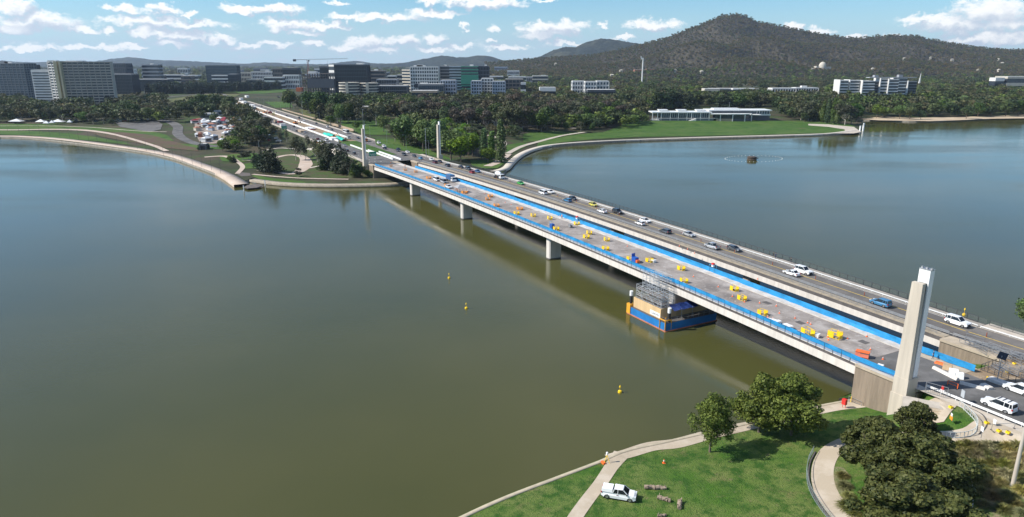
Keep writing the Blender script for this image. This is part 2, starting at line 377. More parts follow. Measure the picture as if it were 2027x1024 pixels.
def smooth_line(P, step=2.0):
    """Catmull-Rom through points"""
    P = np.asarray(P, float)
    if len(P) < 3:
        L_ = np.linalg.norm(P[-1] - P[0]); n = max(2, int(L_ / step)); return P[0] + (P[-1] - P[0]) * np.linspace(0, 1, n)[:, None]
    Q = np.vstack([2 * P[0] - P[1], P, 2 * P[-1] - P[-2]]); out = []
    for i in range(1, len(Q) - 2):
        n = max(2, int(np.linalg.norm(Q[i + 1] - Q[i]) / step)); t = np.linspace(0, 1, n, endpoint=False)[:, None]
        out.append(.5 * (2 * Q[i] + (Q[i + 1] - Q[i - 1]) * t + (2 * Q[i - 1] - 5 * Q[i] + 4 * Q[i + 1] - Q[i + 2]) * t ** 2 + (3 * Q[i] - Q[i - 1] - 3 * Q[i + 1] + Q[i + 2]) * t ** 3))
    out.append(P[-1:]); return np.vstack(out)
def W2(pts, z=None): return [tuple((hit(*p) if z is None else at(p[0], p[1], z))[:2]) for p in pts]
# ---------------------------------------------------------------- hills
def hill_mat(name, a, b, c, sc=.02, haze=None):
    m = bpy.data.materials.new(name); m.use_nodes = True; t = m.node_tree; bs = t.nodes['Principled BSDF']; bs.inputs['Roughness'].default_value = .95; bs.inputs['Specular IOR Level'].default_value = .1
    ge = t.nodes.new('ShaderNodeNewGeometry')
    v = t.nodes.new('ShaderNodeTexVoronoi'); v.inputs['Scale'].default_value = sc * 4; v.inputs['Randomness'].default_value = 1; t.links.new(ge.outputs['Position'], v.inputs['Vector'])
    n = t.nodes.new('ShaderNodeTexNoise'); n.inputs['Scale'].default_value = sc * .35; n.inputs['Detail'].default_value = 8; n.inputs['Roughness'].default_value = .7; t.links.new(ge.outputs['Position'], n.inputs['Vector'])
    cr = t.nodes.new('ShaderNodeValToRGB'); cr.color_ramp.elements[0].position = .33; cr.color_ramp.elements[1].position = .68
    cr.color_ramp.elements[0].color = (*a, 1); cr.color_ramp.elements[1].color = (*c, 1); e = cr.color_ramp.elements.new(.5); e.color = (*b, 1)
    t.links.new(n.outputs['Fac'], cr.inputs[0])
    mr = t.nodes.new('ShaderNodeMapRange'); mr.inputs[3].default_value = .55; mr.inputs[4].default_value = 1.45; t.links.new(v.outputs['Color'], mr.inputs[0])
    vm = t.nodes.new('ShaderNodeVectorMath'); vm.operation = 'SCALE'; t.links.new(cr.outputs[0], vm.inputs[0]); t.links.new(mr.outputs[0], vm.inputs['Scale'])
    t.links.new(vm.outputs[0], bs.inputs['Base Color'])
    bn = t.nodes.new('ShaderNodeBump'); bn.inputs['Strength'].default_value = 1; bn.inputs['Distance'].default_value = 5; bn.invert = True
    t.links.new(v.outputs['Distance'], bn.inputs['Height']); t.links.new(bn.outputs[0], bs.inputs['Normal'])
    return m
HILLG = []
def hill_h(x, y):
    """height of the main mountain at numpy x, y"""
    az_, T, Z, D, front, back = HILLG[0]; fi = np.interp(x / y, az_, np.arange(len(az_)), left=-1, right=-1); t = np.where(y <= D, 1 - (D - y) / front, 1 + (y - D) / back)
    ft = np.interp(t, T, np.arange(len(T)), left=-1, right=-1); ok = (fi >= 0) & (ft >= 0); i = np.clip(fi, 0, len(az_) - 2).astype(int); k = np.clip(ft, 0, len(T) - 2).astype(int); a = np.clip(fi - i, 0, 1); b = np.clip(ft - k, 0, 1)
    return np.where(ok, (Z[k, i] * (1 - a) + Z[k, i + 1] * a) * (1 - b) + (Z[k + 1, i] * (1 - a) + Z[k + 1, i + 1] * a) * b, -99)
def slope_hit(px, py, fallback=2600):
    d = ray(px, py); Y = np.linspace(1500, 4200, 1400); X = d[0] / d[1] * Y; Zr = HC + d[2] / d[1] * Y; G = np.maximum(far_h(X, Y), hill_h(X, Y)); k = np.nonzero(Zr < G)[0]
    j = k[0] if len(k) else int(np.argmin(abs(Y - fallback))); return float(X[j]), float(Y[j]), float(G[j])
def hill(name, prof, D, front, back, mat, seed, rough=.10, dome=1.0):
    """ridge: prof = survey skyline (x, y); D crest distance; falls to the plain `front` metres before and `back` behind"""
    px = np.array([p[0] for p in prof], float); py = np.array([p[1] for p in prof], float)
    xs = np.arange(px[0], px[-1] + .1, 3.0 if D < 6000 else 6.0); ys = np.interp(xs, px, py)
    r = np.random.default_rng(seed); ph = r.uniform(0, 6.28, (14, 2)); fr = r.uniform(.0008, .006, (14, 2)) * (1 if D < 6000 else .5)
    hx = []
    crest = np.array([atY(x, y, D) for x, y in zip(xs, ys)]); az_ = crest[:, 0] / D
    T = np.concatenate([np.linspace(0, 1, 60), 1 + np.linspace(.06, 1, 14)]); rows = []
    for t in T:
        Y = D - front * (1 - t) if t <= 1 else D + back * (t - 1)
        X = az_ * Y; pr_ = (t ** 1.25 * (1 - .12 * math.sin(t * math.pi))) if t <= 1 else (1 - (t - 1)) ** 1.2
        base = 12 + 8 * sstep(Y, 2500, 5000)
        hh = np.maximum(crest[:, 2] - base, 0)
        nz = sum(np.sin(X * f[0] * 2 + p[0]) * np.sin(Y * f[1] * 2.2 + p[1] + X * f[0]) for f, p in zip(fr, ph)) / 5
        fade = (4 * min(t, 1) * (1 - min(t, 1))) if t < 1 else 0
        Z = base - 6 + (hh + 6) * pr_ + hh * rough * 2.4 * nz * fade
        jit = r.normal(0, 1, len(X)) * (2.2 if D < 6000 else 3.5) * (1 if 0.05 < t < 1.3 else 0)
        rows.append(np.stack([X, np.full_like(X, Y), Z + np.abs(jit)], 1))
    HILLG.append((az_, T, np.array([r_[:, 2] for r_ in rows]), D, front, back))
    V = np.concatenate(rows); n = len(xs); i = np.arange(n - 1); Q = np.concatenate([np.stack([k * n + i, k * n + i + 1, (k + 1) * n + i + 1, (k + 1) * n + i], 1) for k in range(len(T) - 1)])
    o = link(name, np_mesh(name, V, Q, mat, smooth=True)); tag(o, kind='structure'); return o
HM1 = hill_mat('bushland_slope', (.036, .034, .024), (.056, .050, .036), (.080, .068, .048))
HM2 = hill_mat('far_hill_bush', (.022, .030, .030), (.034, .042, .036), (.075, .075, .050), .010)
hill('hills', [(960,128),(1000,124),(1040,120),(1100,116),(1180,110),(1240,97),(1290,84),(1320,76),(1345,66),(1370,56),(1400,44),(1425,33),(1450,30),(1465,31),(1478,34),(1500,45),(1540,52),(1580,60),(1620,68),(1660,74),(1700,77),(1740,73),(1775,71),(1810,72),(1840,79),(1880,87),(1920,93),(1960,98),(2000,100),(2060,103),(2200,110),(2350,118),(2500,127)], 3850, 1650, 900, HM1, 3)
hill('hills', [(1000,128),(1040,124),(1070,112),(1095,100),(1120,93),(1140,94),(1160,84),(1190,77),(1215,79),(1250,85),(1300,92),(1360,100),(1440,112),(1500,126)], 5600, 900, 900, HM2, 5)
hill('hills', [(640,130),(700,127),(760,128),(800,125),(835,118),(870,112),(885,111),(905,115),(930,113),(955,110),(975,114),(1000,121),(1050,122),(1100,127)], 7000, 1200, 900, HM2, 6)
hill('hills', [(-500,125),(-200,122),(0,121),(60,124),(120,122),(190,122),(230,116),(265,114),(300,119),(360,121),(420,124),(480,127),(525,124),(580,127),(640,128),(680,123),(705,121),(740,126),(800,127),(900,128)], 9500, 2000, 1200, HM2, 8, .06)
# ================================================================ BRIDGES
CONC = M('pale_concrete', (.60, .555, .50), .8, .12, .9, bump=.12, bscale=3, ts=(1, 1, .10))
CONCD = M('darker_concrete', (.33, .30, .26), .85, .2, .4, bump=.2)  # darker concrete tone for the far bridge's piers
DARKC = M('shadow_joint_concrete', (.10, .09, .085), .9, .2, .5)
ASPH = ground_mat('asphalt', [((.125, .122, .118), 1, 0, 1), ((.16, .155, .15), .4, .45, .62), ((.095, .093, .09), .08, .5, .6)], .15, 8)
ASPHOLD = ground_mat('stripped_deck_surface', [((.27, .238, .215), 1, 0, 1), ((.42, .385, .355), .16, .45, .70), ((.18, .162, .15), .09, .50, .66), ((.48, .45, .42), .9, .58, .76), ((.15, .14, .13), .6, .60, .72)], .2, 6)
PAINTW = M('white_road_paint', (.72, .72, .70), .6, .12, 2); PAINTY = M('yellow_road_paint', (.70, .47, .06), .6, .15, 2)
STEELG = M('galvanised_steel', (.38, .39, .40), .45, .12, 1, metal=.6); DARKST = M('dark_painted_steel', (.05, .05, .055), .5, .2, 1)
WHITEP = M('white_painted_steel', (.78, .78, .76), .4, .06, 1); PATHC = ground_mat('footpath_concrete', [((.46, .40, .33), 1, 0, 1), ((.52, .47, .40), .3, .45, .65), ((.36, .31, .26), .12, .55, .7)], .08, 4)
BLUES = M('blue_mesh_cloth', (.012, .225, .48), .7, .14, .5, bump=.4, bscale=2.5)
def strip(mb, s0, s1, u0, u1, z0f, z1f, mi=0, n=40, wrap=True):
    """box swept along s; z0f, z1f functions of s (or numbers)"""
    ss = np.linspace(s0, s1, n + 1); vs = []; fs = []
    f0 = z0f if callable(z0f) else (lambda s: z0f); f1 = z1f if callable(z1f) else (lambda s: z1f)
    for s in ss: vs += [B(s, u0, f0(s)), B(s, u1, f0(s)), B(s, u1, f1(s)), B(s, u0, f1(s))]
    for k in range(n):
        a = 4 * k; b = a + 4
        for i in range(4): fs.append((a + i, b + i, b + (i + 1) % 4, a + (i + 1) % 4))
    fs += [(0, 1, 2, 3), (4 * n + 3, 4 * n + 2, 4 * n + 1, 4 * n)]
    mb.add(vs, fs, mi); return mb
o_ = lambda k: (lambda s: float(zd(s)) + k)
def make_bridge(u0, u1, west):
    """u0..u1: overall width"""
    name = 'road_bridge'; c = B(-36, (u0 + u1) / 2, 0)
    lab = 'near road bridge closed to traffic with stripped deck and blue mesh screens' if west else 'far road bridge carrying the traffic behind the closed bridge'
    root = empty(name, (0, 0, 0), label=lab, cat='bridge', group='twin road bridges across the lake')
    m = MB(); strip(m, S0, S1, u0 + 2.2, u1 - 2.2, lambda s: float(zb(s)) - .15, lambda s: float(zd(s)) - .35); m.build('box_girder', M('soffit_concrete', (.13, .12, .11), .9, .2, .4), root)  # underside shade put into a darkened colour, keeping its lake reflection dark
    for a, b in ((u0, u0 + .35), (u1 - .35, u1)):
        lo_, hi_ = (.45, .75) if (not west and a == u0) else (0.0, 1.0) if (west and a == u0) else (0.0, .22); m = MB(); strip(m, S0, S1, a, b, lambda s: float(zb(s)) + lo_, lambda s: float(zd(s)) - hi_)
        f = m.build('fascia_beam', CONC, root)
    m = MB(); strip(m, S0, S1, u0 + .16, u0 + .37, o_(-1.02), o_(-.5) if west else o_(-.02), 0); strip(m, S0, S1, u1 - .37, u1 - .12, o_(-.22), o_(-.06), 0); m.build('edge_channel', DARKC, root)
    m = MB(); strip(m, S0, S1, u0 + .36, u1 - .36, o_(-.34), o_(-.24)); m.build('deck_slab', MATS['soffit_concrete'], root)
    for k, sp in enumerate(PIERS):
        m = MB(); pu = u0 + 2.0; zt = float(zb(sp)) - .1
        pl_ = [(-1.35, 0), (-.9, -.35), (.9, -.35), (1.35, 0), (1.35, 4.2), (.9, 4.5), (-.9, 4.5), (-1.35, 4.2)]
        vs = [B(sp + a, pu + b, -2) for a, b in pl_] + [B(sp + a, pu + b, zt) for a, b in pl_]; n = 8
        m.add(vs, [tuple(range(n, 2 * n))] + [(i, (i + 1) % n, n + (i + 1) % n, n + i) for i in range(n)])
        p = m.build('pier', CONC if west else CONCD, root)
        m = MB(); vs = [B(sp + a * 1.03, pu + 2.1 + (b - 2.1) * 1.03, -.5) for a, b in pl_] + [B(sp + a * 1.03, pu + 2.1 + (b - 2.1) * 1.03, .45) for a, b in pl_]
        m.add(vs, [tuple(range(n, 2 * n))] + [(i, (i + 1) % n, n + (i + 1) % n, n + i) for i in range(n)]); m.build('tide_stain', DARKC, p)
    return root
WB = make_bridge(-2, 15, True); EB = make_bridge(25, 42, False)
# west deck surfaces
m = MB(); strip(m, S0, S1, -.9, 11.4, o_(-.23), o_(0.0), 0, 60); m.build('road_surface', ASPHOLD, WB)
m = MB(); strip(m, S0, S1, 11.4, 14.05, o_(-.23), o_(.16), 0, 60); m.build('raised_footway', M('bare_footway_concrete', (.42, .385, .34), .85, .12, .5, col2=(.60, .565, .52), bump=.15), WB)
m = MB(); strip(m, S0, S1, -1.82, -.7, o_(-.5), o_(.20), 0, 60); m.build('kerb', CONC, WB)
# east deck surfaces
ASPHE = ground_mat('worn_grey_asphalt', [((.155, .143, .132), 1, 0, 1), ((.19, .175, .16), .3, .45, .62), ((.12, .112, .105), .06, .5, .6)], .15, 8)
m = MB(); strip(m, S0, S1, 28.2, 38.0, o_(-.23), o_(0.0), 0, 60); m.build('road_surface', ASPHE, EB)
m = MB(); strip(m, S0, S1, 26.0, 28.2, o_(-.23), o_(.10), 0, 60); m.build('median_footway', M('tan_footway', (.33, .28, .21), .85, .15, .5), EB)
m = MB(); strip(m, S0, S1, 38.0, 41.0, o_(-.23), o_(.14), 0, 60); m.build('footway', M('grey_footway', (.32, .29, .25), .85, .15, .5), EB)
def line(s0, s1, u, w, mat, name, parent, dz=.004, dash=None, z=None):
    m = MB(); zf = z or (lambda s: float(zd(s)))
    segs = [(s0, s1)] if not dash else [(a, min(a + dash[0], s1)) for a in np.arange(s0, s1, dash[0] + dash[1])]
    for a, b in segs:
        n = max(1, int((b - a) / 5)); ss = np.linspace(a, b, n + 1)
        for x, y in zip(ss, ss[1:]): m.add([B(x, u, zf(x) + dz), B(y, u, zf(y) + dz), B(y, u + w, zf(y) + dz), B(x, u + w, zf(x) + dz)], [(0, 1, 2, 3)])
    return m.build(name, mat, parent)
line(S0, S1, 29.3, .14, PAINTW, 'edge_line', EB); line(S0, S1, 33.6, .22, PAINTY, 'yellow_centre_line', EB); line(S0, S1, 37.5, .12, PAINTW, 'edge_line', EB)
# dark square patches cut in the closed deck
for px, py in ((1704, 675), (1579, 637), (1514, 598), (1290, 510)):
    m = MB(); s, u = on_deck(px, py); m.add([B(s - 1.6, u - .8, zd(s) + .006), B(s + 1.6, u - .8, zd(s) + .006), B(s + 1.6, u + .8, zd(s) + .006), B(s - 1.6, u + .8, zd(s) + .006)], [(0, 1, 2, 3)]); m.build('square_cut_patch', DARKC, WB)
def railing(s0, s1, u, zf, h, mat, name, parent, post=2.0, pr=.045, rails=(1.0,), infill=None, label=None):
    m = MB(); 
    for s in np.arange(s0, s1 + .01, post): z = zf(s); m.bar(B(s, u, z), B(s, u, z + h), pr, n=4)
    ss = np.arange(s0, s1 + .01, post * 2)
    for r in rails:
        for a, b in zip(ss, ss[1:]): m.bar(B(a, u, zf(a) + h * r), B(b, u, zf(b) + h * r), pr * .9, n=4)
    if infill:
        for s in np.arange(s0, s1, infill): m.bar(B(s, u, zf(s) + .1), B(s, u, zf(s) + h * .97), .014, n=3)
    return m.build(name, mat, parent)
railing(S0, S1, -1.92, lambda s: float(zd(s)) - .55, 1.75, DARKST, 'outer_railing', WB, 2.0, .045, (.97, .06))
railing(S0, S1, 41.5, lambda s: float(zd(s)) - .04, 1.4, DARKST, 'outer_railing', EB, 2.4, .07, (1.0, .1), None)
MESH = M('pale_rail_mesh', (.20, .20, .18), .6, .1, 2)
m = MB()
for s in np.arange(S0, S1, .22):  m.bar(B(s, 41.5, zd(s) + .1), B(s, 41.5, zd(s) + 1.3), .024, n=3)
m.build('railing_infill', MESH, EB)
# white kerbside barrier on the east deck and the grey guard rail on its inner side
def guard(s0, s1, u, zf, mat, name, parent, h=.75, face=.32, post=2.4, lean=0):
    m = MB()
    for s in np.arange(s0, s1, post): m.bar(B(s, u + .1, zf(s)), B(s, u + .1, zf(s) + h), .06, n=4)
    ss = np.linspace(s0, s1, int((s1 - s0) / 5) + 1)
    for a, b in zip(ss, ss[1:]):
        for q in (0, 1):
            z0 = h - face + q * face * .55; z1 = z0 + face * .42
            m.add([B(a, u - .04, zf(a) + z0), B(b, u - .04, zf(b) + z0), B(b, u - .04, zf(b) + z1), B(a, u - .04, zf(a) + z1), B(a, u + .04, zf(a) + z0), B(b, u + .04, zf(b) + z0), B(b, u + .04, zf(b) + z1), B(a, u + .04, zf(a) + z1)],
                  [(0, 1, 2, 3), (7, 6, 5, 4), (3, 2, 6, 7), (0, 4, 5, 1)])
    return m.build(name, mat, parent)
guard(S0, S1, 38.1, o_(.1), WHITEP, 'white_barrier_rail', EB, .55, .2, 3)
guard(S0, S1, 27.6, o_(.08), STEELG, 'guard_rail', EB, 1.0, .55, 2.4)
railing(S0, S1, 26.1, o_(0), 1.0, STEELG, 'inner_railing', EB, 2.4, .04, (1.0, .55))
# blue screens
def screen(s0, s1, u, z0, z1, name, lab, seed, wav=.05, drop=.0):
    r = np.random.default_rng(seed); ss = np.arange(s0, s1 + .01, 1.0); m = MB(); vs = []
    for i, s in enumerate(ss):
        b = u + wav * math.sin(s * 1.3) + r.normal(0, wav * .6); z = zd(s); d = drop * max(0, math.sin(s * .11 + seed)) ** 6
        vs += [B(s, u, z + z1 + r.normal(0, .02)), B(s, b, z + (z0 + z1) / 2), B(s, b - d * .5, z + z0 + r.normal(0, .03)), B(s, u + .03, z + z1), B(s, b + .03, z + (z0 + z1) / 2), B(s, b - d * .5 + .03, z + z0)]
    n = len(ss); fs = []
    for i in range(n - 1):
        a = 6 * i; b = a + 6; fs += [(a, b, b + 1, a + 1), (a + 1, b + 1, b + 2, a + 2), (a + 3, a + 4, b + 4, b + 3), (a + 4, a + 5, b + 5, b + 4)]
    m.add(vs, fs); o = m.build(name, BLUES); tag(o, lab, 'mesh screen', 'blue screens on the closed bridge'); return o
screen(S0 + 2, 130, -1.94, .35, 1.27, 'mesh_screen', 'long blue mesh cloth tied along the near railing of the closed bridge', 1)
screen(S0 + 26, 134, 13.5, .14, 1.45, 'mesh_screen', 'bright blue cloth fence along the inner edge of the closed bridge', 2, .10, .6)
# thin see-through lower half of the near cloth
th = M('thin_blue_mesh', (.03, .22, .50), .8, .1, .5); th.node_tree.nodes['Principled BSDF'].inputs['Alpha'].default_value = .38
m = MB()
for a in np.arange(S0 + 2, 129, 4.0): m.add([B(a, -1.87, zd(a) - .25), B(a + 4, -1.87, zd(a + 4) - .25), B(a + 4, -1.87, zd(a + 4) + .46), B(a, -1.87, zd(a) + .46)], [(0, 1, 2, 3)])
o = m.build('thin_mesh', th); o.parent = [x for x in bpy.data.objects if x.name == 'mesh_screen'][0]
# abutments and approach fills
BOARD = M('board_marked_concrete', (.24, .19, .14), .9, .16, .5, ts=(3, 3, .3), bump=.5, bscale=2)
def abutment(s0, s1, u0, u1, lab, z0, far=False):
    root = empty('abutment', (0, 0, 0), label=lab, cat='abutment', group='bridge abutments')
    m = MB(); zt = float(zd(s0 if far else s1)) - .75
    m.add([B(s0, u0, z0), B(s1, u0, z0), B(s1, u1, z0), B(s0, u1, z0), B(s0, u0, zt + (.0 if far else .6)), B(s1, u0, zt - (0 if far else .15)), B(s1, u1, zt), B(s0, u1, zt)],
          [(3, 2, 1, 0), (4, 5, 6, 7), (0, 1, 5, 4), (1, 2, 6, 5), (2, 3, 7, 6), (3, 0, 4, 7)])
    m.build('wing_wall', BOARD, root)
    m = MB(); strip(m, s0, s1, u0 - .25, u1 + .25, o_(-.7 if far else -.55), o_(-.02), 0, 4); m.build('coping', M('tan_coping', (.42, .35, .26), .85, .12, .5), root)
    return root
abutment(S1 + .02, 133, -2.6, 15.4, 'board marked concrete abutment wall at the near end of the closed bridge', -1)
abutment(S1 + .02, 133, 24.6, 42.4, 'abutment wall at the near end of the traffic bridge behind the works', -1)
abutment(-205, S0 - .02, -2.6, 15.4, 'abutment wall at the far end of the closed bridge above the lakeside path', -1, True)
abutment(-205, S0 - .02, 24.6, 42.4, 'abutment wall at the far end of the traffic bridge', -1, True)
# pylons
PYC = M('pylon_concrete', (.50, .44, .36), .82, .12, .9, ts=(1, 1, .08), bump=.15, bscale=4); PYD = M('pylon_dark_recess', (.10, .095, .085), .8, .2, .5)
PYW = M('white_fluted_metal', (.80, .80, .78), .35, .03, .5, ts=(6, 6, .2))
def pylon(s, u, zg, ztop, sc, lab, flip=False, q=1.0):
    root = empty('bridge_pylon', B(s, u, zg), BRZ, lab, 'pylon', 'pylons at the bridge ends'); H_ = ztop - zg
    zsh = 8.9 - zg + 2.2 if not flip else 8.9 - zg + 1.5
    m = MB(); w = 1.4 * sc; d = .95 * sc                # local x along deck, local -y away from the deck (towards -u)
    k = -1 if False else 1
    # plinth
    m.box(-w * 1.06, w * 1.04, -d * 1.15, d * 2.0, -2, max(zsh - 3.2, .4)); m.box(-w * .96, w * .98, -d * 1.05, d * 2.05, max(zsh - 3.2, .4), zsh)
    m.build('plinth', PYC, root)
    m = MB(); m.add([(-w * .92, -d, zsh), (w * .92, -d, zsh), (w * .92, d * .1, zsh), (-w * .92, d * .1, zsh), (-w * .7, -d * .85, H_ * .925), (w * .7, -d * .85, H_ * .925), (w * .7, d * .05, H_ * .925), (-w * .7, d * .05, H_ * .925)],
                    [(3, 2, 1, 0), (4, 5, 6, 7), (0, 1, 5, 4), (1, 2, 6, 5), (2, 3, 7, 6), (3, 0, 4, 7)]); m.build('concrete_shaft', PYC, root)
    m = MB(); m.box(-w * .5, w * .5, d * .1 + .01, d * (.10 + .75 * q), zsh + .01, H_ * .92); m.build('recess', PYD, root)
    m = MB(); n = 7
    for i in range(n):
        x0 = -w * .72 + i * w * 1.44 / n; x1 = x0 + w * 1.44 / n * .86
        m.box(x0, x1, d * (.12 + .75 * q), d * (.6 + 1.6 * q), zsh + .02, H_ - .05)
    m.box(-w * .70, w * .70, d * (.17 + .75 * q), d * (.55 + 1.6 * q), zsh + .02, H_); m.build('white_metal_shaft', PYW, root)
    m = MB(); m.box(-w * .74, w * .74, d * (.09 + .75 * q), d * (.63 + 1.6 * q), H_ + .0, H_ + .12)
    for x in (-.6, 0, .6): m.box(x * w - .15, x * w + .15, d * 1.4 - .15, d * 1.4 + .15, H_ + .12, H_ + .4)
    m.build('top_cap', STEELG, root)
    return root
pylon(131.2, -4.3, 2.0, 31.0, 1.0, 'nearest and tallest looking pylon, tan concrete with white metal shaft beside parked cars')
pylon(-204, -4.3, 4.0, 31.0, 1.0, 'left of the two far pylons, beside the dark conifers of the garden', q=.15)
pylon(-208, 44.5, 6.0, 31.0, 1.0, 'right of the two far pylons, standing in front of the bright green trees', True, q=.15)
# ================================================================ NEAR BANK
NC = [(905,1024,.7),(1000,981,.7),(1100,943,.7),(1180,913,.8),(1240,889,.8),(1340,867,.8),(1440,845,.8),(1507,830,.8),(1615,803,.8),(1697,786,.9),(800,1080,.7),
 (1340,889,.9),(1460,853,.9),(1620,820,1.1),(1700,812,1.6),(1225,1000,1.3),(1405,895,1.3),(1550,862,1.7),(1500,950,1.8),(1580,1000,2.3),(1640,850,1.9),(1775,822,2.2),
 (1640,900,2.4),(1618,940,2.4),(1640,990,2.6),(1700,1030,3.0),(1690,872,2.8),(1750,866,4.2),(1300,1024,1.4),(1450,1060,2.0),(1600,1100,2.8),
 (1700,960,3.2),(1800,1000,4.0),(1850,950,4.6),(1920,960,5.0),(2010,965,5.4),(2060,1024,5.6),(1920,900,6.8),(1990,890,7.2),(1880,885,7.4),
 (1930,858,8.6),(1850,868,7.6),(1900,830,8.8),(1860,800,8.9),(1960,845,8.9),(2027,880,8.9),(1850,780,8.9),(2100,900,8.9),(1830,822,7.6)]
_c = np.array([at(*p) for p in NC]); _c = _c[np.argsort(_c[:, 0])]
_ext = [(x, y, z) for x, y, z in [(140, 60, 9), (160, 100, 9), (60, 40, 5.0), (20, 60, 1.2), (100, 30, 8), (150, 130, 8.8), (170, 160, 3)]]
_c = np.vstack([_c, _ext])
def _tps(d): return d * d * np.log(d + 1e-6)
_D = np.linalg.norm(_c[:, None, :2] - _c[None, :, :2], axis=2); _n = len(_c)
_Am = np.zeros((_n + 3, _n + 3)); _Am[:_n, :_n] = _tps(_D) + np.eye(_n) * 12.0; _Am[:_n, _n] = 1; _Am[:_n, _n + 1:] = _c[:, :2]; _Am[_n, :_n] = 1; _Am[_n + 1:, :_n] = _c[:, :2].T
_w = np.linalg.solve(_Am, np.concatenate([_c[:, 2], [0, 0, 0]]))
def near_h(x, y):
    x = np.atleast_1d(np.asarray(x, float)); y = np.atleast_1d(np.asarray(y, float))
    d = np.sqrt((x[:, None] - _c[None, :, 0]) ** 2 + (y[:, None] - _c[None, :, 1]) ** 2)
    z = _tps(d) @ _w[:_n] + _w[_n] + x * _w[_n + 1] + y * _w[_n + 2]
    s = (x - P2[0]) * DS[0] + (y - P2[1]) * DS[1]; u = (x - P2[0]) * DU[0] + (y - P2[1]) * DU[1]
    z = np.where((u > -2) & (s > 120), np.minimum(z, 8.85) , z)
    z = np.where((u > -2) & (s > 133), 8.9, z)
    return np.clip(z, .5, 8.95)
def nhit(px, py, dz=0.0):
    z = 2.0
    for _ in range(30):
        p = at(px, py, z + dz); z = .5 * z + .5 * float(near_h(p[0], p[1])[0])
    p = at(px, py, z + dz); return np.array([p[0], p[1], z])
def NW(pts): return [tuple(nhit(*p)[:2]) for p in pts]
GRASSN = ground_mat('mown_lawn', [((.060, .135, .016), 1, 0, 1), ((.135, .175, .045), .10, .38, .60), ((.034, .092, .012), .45, .47, .62), ((.15, .15, .055), .3, .56, .74), ((.19, .155, .085), .6, .62, .74), ((.024, .068, .010), 3.5, .54, .66)], 1.0, 5)
shore = NW([(780,1090),(905,1024),(1000,981),(1100,943),(1180,913),(1240,889),(1340,867),(1440,845),(1507,830),(1615,803),(1697,786)])
shore = [tuple(p) for p in smooth_line(shore, 1.5)]
edge = shore + [tuple(Bxy(118, -2.8)), tuple(Bxy(118, 44)), (128, 150), (150, 175), (240, 190), (260, 20), (10, 20), (-2, 45)]
o = drape('land', edge, GRASSN, near_h, 0.0, 1.5)
m = MB(); q = edge[:-4]
for a, b in zip(q, q[1:]):
    za, zb_ = float(near_h(*a)[0]), float(near_h(*b)[0]); m.add([(*a, -1), (*b, -1), (*b, zb_), (*a, za)], [(0, 1, 2, 3)])
tag(m.build('shore_wall', WALLC), kind='structure')
PATHT = ground_mat('worn_concrete_path', [((.43, .36, .27), 1, 0, 1), ((.50, .43, .34), .25, .45, .6), ((.33, .27, .20), .10, .55, .68), ((.22, .18, .14), 1.2, .68, .8)], .08, 4)
# lakeside path (broad), its kerb towards the lake, and the branch running down the lawn
ribbon('path', NW([(1204,908),(1240,899),(1290,884),(1340,878),(1400,862),(1460,848),(1510,838),(1560,829),(1620,812),(1698,799)]), [2.6,3.0,3.2,3.2,3.2,3.2,3.3,3.4,3.6,4.2], PATHT, near_h, .05, 1.0)
ribbon('path', NW([(1232,897),(1212,922),(1190,955),(1163,990),(1135,1030),(1100,1090)]), [3.0,2.3,2.2,2.2,2.2,2.2], PATHT, near_h, .062, 1.0)
ribbon('kerb', [(p[0] + .3, p[1] - .5) for p in shore[2:]], .75, M('lake_kerb_concrete', (.42, .36, .26), .85, .15, .8), near_h, .10, 1.5, thick=.15)
# path looping up to the road, with a low wall and rail on its outer side
loop = NW([(1720,1075),(1668,1022),(1640,985),(1628,948),(1632,915),(1650,890),(1690,872),(1750,868),(1820,868),(1880,868),(1925,862),(1952,842)])
ribbon('path', loop, [4.2,4.2,3.6,3.3,3.2,3.2,3.4,3.6,3.6,3.6,3.6,3.4], PATHT, near_h, .07, 1.0)
lp = smooth_line(loop, 1.2)
Tn = np.gradient(lp, axis=0); Tn /= np.linalg.norm(Tn, axis=1)[:, None]; Nn = np.stack([-Tn[:, 1], Tn[:, 0]], 1)
side = lp + Nn * 2.3
if side[:, 0].mean() > lp[:, 0].mean(): side = lp - Nn * 2.3
k0, k1 = 0, int(len(lp) * .50)
def curved_rail(pts, h, mat, name, lab, cat='railing', grp=None, gap=.5, pr=.03, H=None, tilt=0):
    root = empty(name, label=lab, cat=cat, group=grp); H = H or near_h
    P = smooth_line(pts, gap); m = MB(); m2 = MB(); Z = [float(np.atleast_1d(H(p[0], p[1]))[0]) for p in P]
    for i, (p, z) in enumerate(zip(P, Z)):
        m2.bar((p[0], p[1], z), (p[0], p[1], z + h), pr * (1.6 if i % 4 == 0 else .9), n=4)
    for a, b, za, zb_ in zip(P, P[1:], Z, Z[1:]):
        for r in (1.0, .15): m.bar((a[0], a[1], za + h * r), (b[0], b[1], zb_ + h * r), pr * 1.2, n=4)
    m.build('rail', mat, root); m2.build('balusters', mat, root); return root
GREYG = M('grey_green_rail', (.25, .30, .28), .5, .1, 1); 
curved_rail(side[k0:k1:3], 1.15, GREYG, 'path_railing', 'grey green curved railing along the outside of the looping path', grp=None, gap=.45)
ribbon('path_wall', lp[k0:k1:3] + (side[k0:k1:3] - lp[k0:k1:3]) * .86, .22, DARKC, near_h, .22, 1.0, thick=.4)
